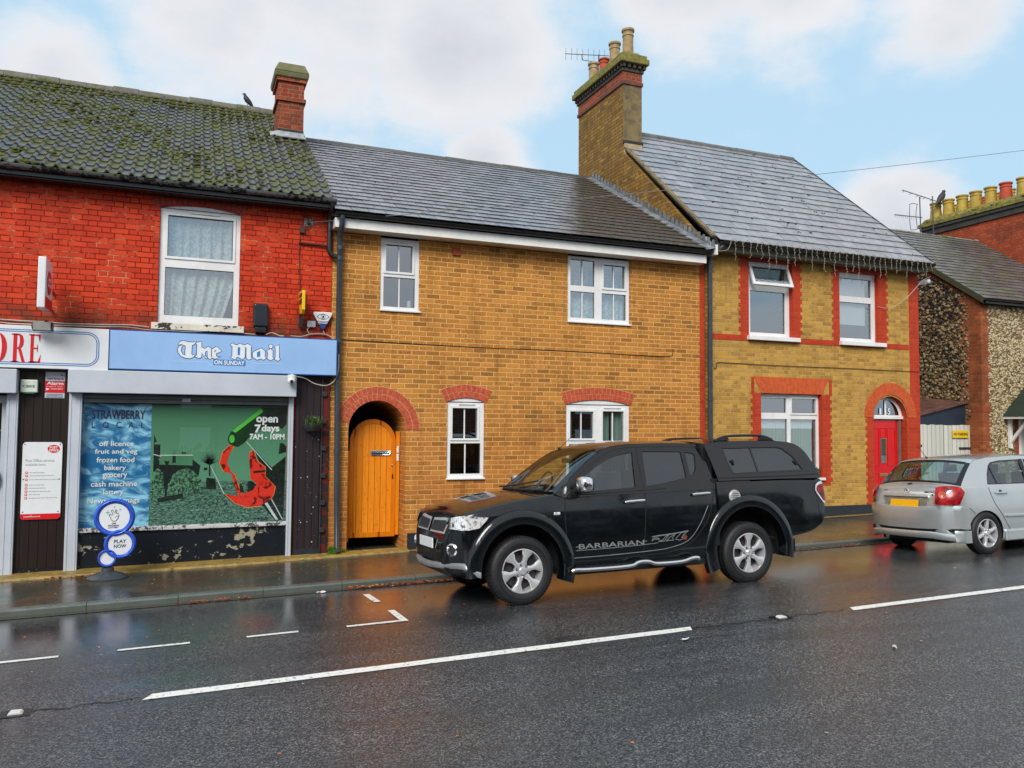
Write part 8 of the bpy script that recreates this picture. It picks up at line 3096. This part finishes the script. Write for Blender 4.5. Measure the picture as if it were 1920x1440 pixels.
b = MB()
u_ = tail_x(0, .87) - .014
N = 24
b.tube([(u_ + .004 * math.sin(a), .040 * math.cos(a), .872 + .029 * math.sin(a)) for a in [2 * PI * k / N for k in range(N + 1)]], .0045, 6)
b.tube([(u_, .016 * math.cos(a), .872 + .027 * math.sin(a)) for a in [2 * PI * k / N for k in range(N + 1)]], .004, 6)
b.tube([(u_, .028 * math.cos(a), .882 + .010 * math.sin(a)) for a in [2 * PI * k / N for k in range(N + 1)]], .004, 6)
b.build("emblem", CHROME, hb, smooth=60, local=True)
b = MB()
for k in range(8):
    y = -.29 - k * .022
    b.box(tail_x(y, .86) - .012, tail_x(y, .86) - .004, y - .014, y + .001, .850, .868)
for k in range(3):
    y = .36 + k * .026
    b.box(tail_x(y, .87) - .010, tail_x(y, .87) - .004, y - .010, y + .010, .868, .880)
b.box(tail_x(-.43, .82) - .012, tail_x(-.43, .82) - .004, -.445, -.42, .815, .835)
b.build("model_badges", DARKM, hb, local=True)
# bumper ledge, dark slot, skirt
def tail_band(y0, y1, w0, w1, off0, off1, n=24):
    vs = []
    for k in range(n + 1):
        y = y0 + (y1 - y0) * k / n
        vs += [(tail_x(y, w0) - off0, y, w0), (tail_x(y, w1) - off1, y, w1)]
    return vs, [(2 * k, 2 * k + 1, 2 * k + 3, 2 * k + 2) for k in range(n)]
b = MB()
def plan(y, base, c):        # bumper plan curve
    return base + c * (abs(y) / .70) ** 3
n = 30
ys_ = [-.70 + 1.40 * k / n for k in range(n + 1)]
rows_ = [(.645, -.545, .13), (.668, -.600, .14), (.655, -.632, .15), (.60, -.648, .16), (.42, -.645, .16), (.36, -.640, .16)]
vs = []
for w, base, c in rows_:
    for y in ys_:
        e_ = .015 * (abs(y) / .7) ** 2
        vs.append((plan(y, base, c), y * (1.0 if w < .66 else .985), w + e_))
m_ = n + 1
b.add(vs, [(i * m_ + k, (i + 1) * m_ + k, (i + 1) * m_ + k + 1, i * m_ + k + 1) for i in range(len(rows_) - 1) for k in range(n)])
# wrap to the wheel arch
for sd in (-1, 1):
    cs = []
    for w, base, c in rows_[1:]:
        ue = plan(.70, base, c)
        cs.append([(ue, .70 * sd, w + .015), (ue + .07, .745 * sd, w + .012), (-.38 if w > .5 else -.36, .757 * sd, w + .005), (-.255, .757 * sd, w - .0)])
    vs = [p for r_ in cs for p in r_]
    fs = [(i * 4 + k, i * 4 + k + 1, (i + 1) * 4 + k + 1, (i + 1) * 4 + k) for i in range(len(cs) - 1) for k in range(3)]
    b.add(vs, fs if sd > 0 else [f[::-1] for f in fs])
b.build("rear_bumper", SILVERPAINT, hb, smooth=45, local=True)
b = MB()
vs = []
for w, off in ((.362, -.636), (.325, -.620)):
    vs += [(plan(y, off, .16), y, w) for y in ys_]
b.add(vs, [(k, m_ + k, m_ + k + 1, k + 1) for k in range(n)])
b.build("bumper_slot", DARK, hb, local=True)
b = MB()
vs = []
for w, off in ((.328, -.640), (.315, -.652), (.265, -.650), (.235, -.630)):
    vs += [(plan(y, off, .16), y, w - .03 * max(0, abs(y) - .42) / .28) for y in ys_]
b.add(vs, [(i * m_ + k, (i + 1) * m_ + k, (i + 1) * m_ + k + 1, i * m_ + k + 1) for i in range(3) for k in range(n)])
for sd in (-1, 1):
    cs = []
    for w, off in ((.345, -.640), (.33, -.652), (.255, -.650), (.195, -.630), (.18, -.60)):
        ue = plan(.70, off, .16)
        cs.append([(ue, .70 * sd, w), (ue + .07, .762 * sd, w), (-.36, .772 * sd, w), (-.262, .770 * sd, w)])
    vs = [p for r_ in cs for p in r_]
    fs = [(i * 4 + k, i * 4 + k + 1, (i + 1) * 4 + k + 1, (i + 1) * 4 + k) for i in range(4) for k in range(3)]
    b.add(vs, fs if sd > 0 else [f[::-1] for f in fs])
b.build("lower_skirt", SILVERPAINT, hb, smooth=45, local=True)
for sd in (-1, 1):
    b = MB()
    y0_, y1_ = sorted((.66 * sd, .765 * sd))
    b.prism([(.42, .165), (2.13, .165), (2.13, .30), (.44, .32)], y0_, y1_)
    b.build("side_skirt", SILVERPAINT, hb, bevel=.02, local=True)
    b = MB()
    y0_, y1_ = sorted((.735 * sd, .762 * sd))
    b.prism([(.455, .490), (1.0, .480), (1.0, .520), (.455, .533)], y0_, y1_)
    b.build("side_moulding", SILVERPAINT, hb, bevel=.01, local=True)
b = MB()
strip(b, [(.188, .905), (.215, .82), (.275, .68), (.397, .52), (.508, .36), (.56, .30)], cside, .002, .008)
strip(b, [(1.03, .90), (1.03, .6), (1.03, .32)], cside, .002, .008)
strip(b, [(-.30, .668), (-.20, .63), (-.12, .56)], cside, .003, .006)
build_pair(b, "door_shut_line", DARK, hb, local=True)
b = MB()
b.tube([(.305, cside(.4, .825) - .014, .825), (.33, cside(.4, .825) - .030, .827), (.49, cside(.4, .82) - .030, .823), (.52, cside(.4, .82) - .014, .82)], [.010, .014, .014, .010], 8)
dh = b.build("door_handle", SILVERPAINT, hb, smooth=60, local=True)
b = MB()
b.sphere((.41, cside(.4, .82) + .010, .835), .045, 12, sc_=(1, .3, .8))
b.build("handle_cup", DARKM, dh, smooth=60, local=True)
def tail_lamp(sd):
    """lamp wrapping the rear corner"""
    pl_ = [(-.575, .490), (-.553, .550), (-.522, .60), (-.475, .650), (-.42, .688), (-.365, .712), (-.305, .730)]
    hi = [.925, .945, .950, .948, .942, .925, .865]
    lo = [.705, .695, .690, .690, .693, .700, .840]
    b = MB()
    b2 = MB()
    vs, v2 = [], []
    R_ = 7
    for (u, y), h_, l_ in zip(pl_, hi, lo):
        o_ = Vector((u + .2, y - .2, 0)).normalized()
        for j in range(R_):
            t = j / (R_ - 1)
            w = l_ + (h_ - l_) * t
            lean = .085 * max(0, (w - .70) / .25) ** 1.6
            bul = .010 * math.sin(PI * t)
            vs.append(Vector((u + lean * .9 - bul, (y + .004 - lean * .35 + bul) * sd, w)))
    n = len(pl_)
    fs = [(i * R_ + j, i * R_ + j + 1, (i + 1) * R_ + j + 1, (i + 1) * R_ + j) for i in range(n - 1) for j in range(R_ - 1)]
    b.add([tuple(v + Vector((-.020, .012 * sd, 0))) for v in vs], fs if sd < 0 else [f[::-1] for f in fs])
    o = b.build("tail_lamp", LENSR, hb, smooth=60, local=True)
    c = Vector((-.535, .580 * sd, .825))
    dd = Vector((-.62, .62 * sd, .1)).normalized()
    tt = Vector((0, 0, 1)).cross(dd).normalized()
    uu = dd.cross(tt)
    N = 24
    rs = [(.052, .030), (.048, .040), (.036, .036), (.030, .030)]
    vv = [c + dd * (q - .012) + (tt * math.cos(2 * PI * k / N) + uu * math.sin(2 * PI * k / N)) * r_ for r_, q in rs for k in range(N)]
    b = MB()
    b.add(vv, [(i * N + k, i * N + (k + 1) % N, (i + 1) * N + (k + 1) % N, (i + 1) * N + k) for i in range(3) for k in range(N)] + [tuple(3 * N + k for k in range(N))])
    b.build("round_reflector", plain("pink_reflector", (.60, .14, .10), .15), o, smooth=50, local=True)
tail_lamp(-1); tail_lamp(1)
b = MB()
b.box(-.45, 2.9, -.55, .55, .17, .30)
b.tube([(.075, -.6, .27), (.075, .6, .27)], .04)
b.build("underbody", DARK, hb, local=True)
b = MB()
b.tube([(-.60, .33, .215), (-.45, .33, .225)], .028, 12)
b.build("exhaust", CHROME, hb, smooth=60, local=True)
for u in (.075, 2.475):
    wheel(hb, u, -.745, .288, .195, .17, 6, -1, ax=(.3, 0), nuts=5, style=1)
    wheel(hb, u, .745, .288, .195, .17, 6, 1, ax=(.1, 0), nuts=5, style=1)
for o in list(bpy.data.objects):
    if o.get("label") is None and o.parent is None and o.type == 'MESH' and o.get("kind") is None:
        print("UNLABELLED", o.name)
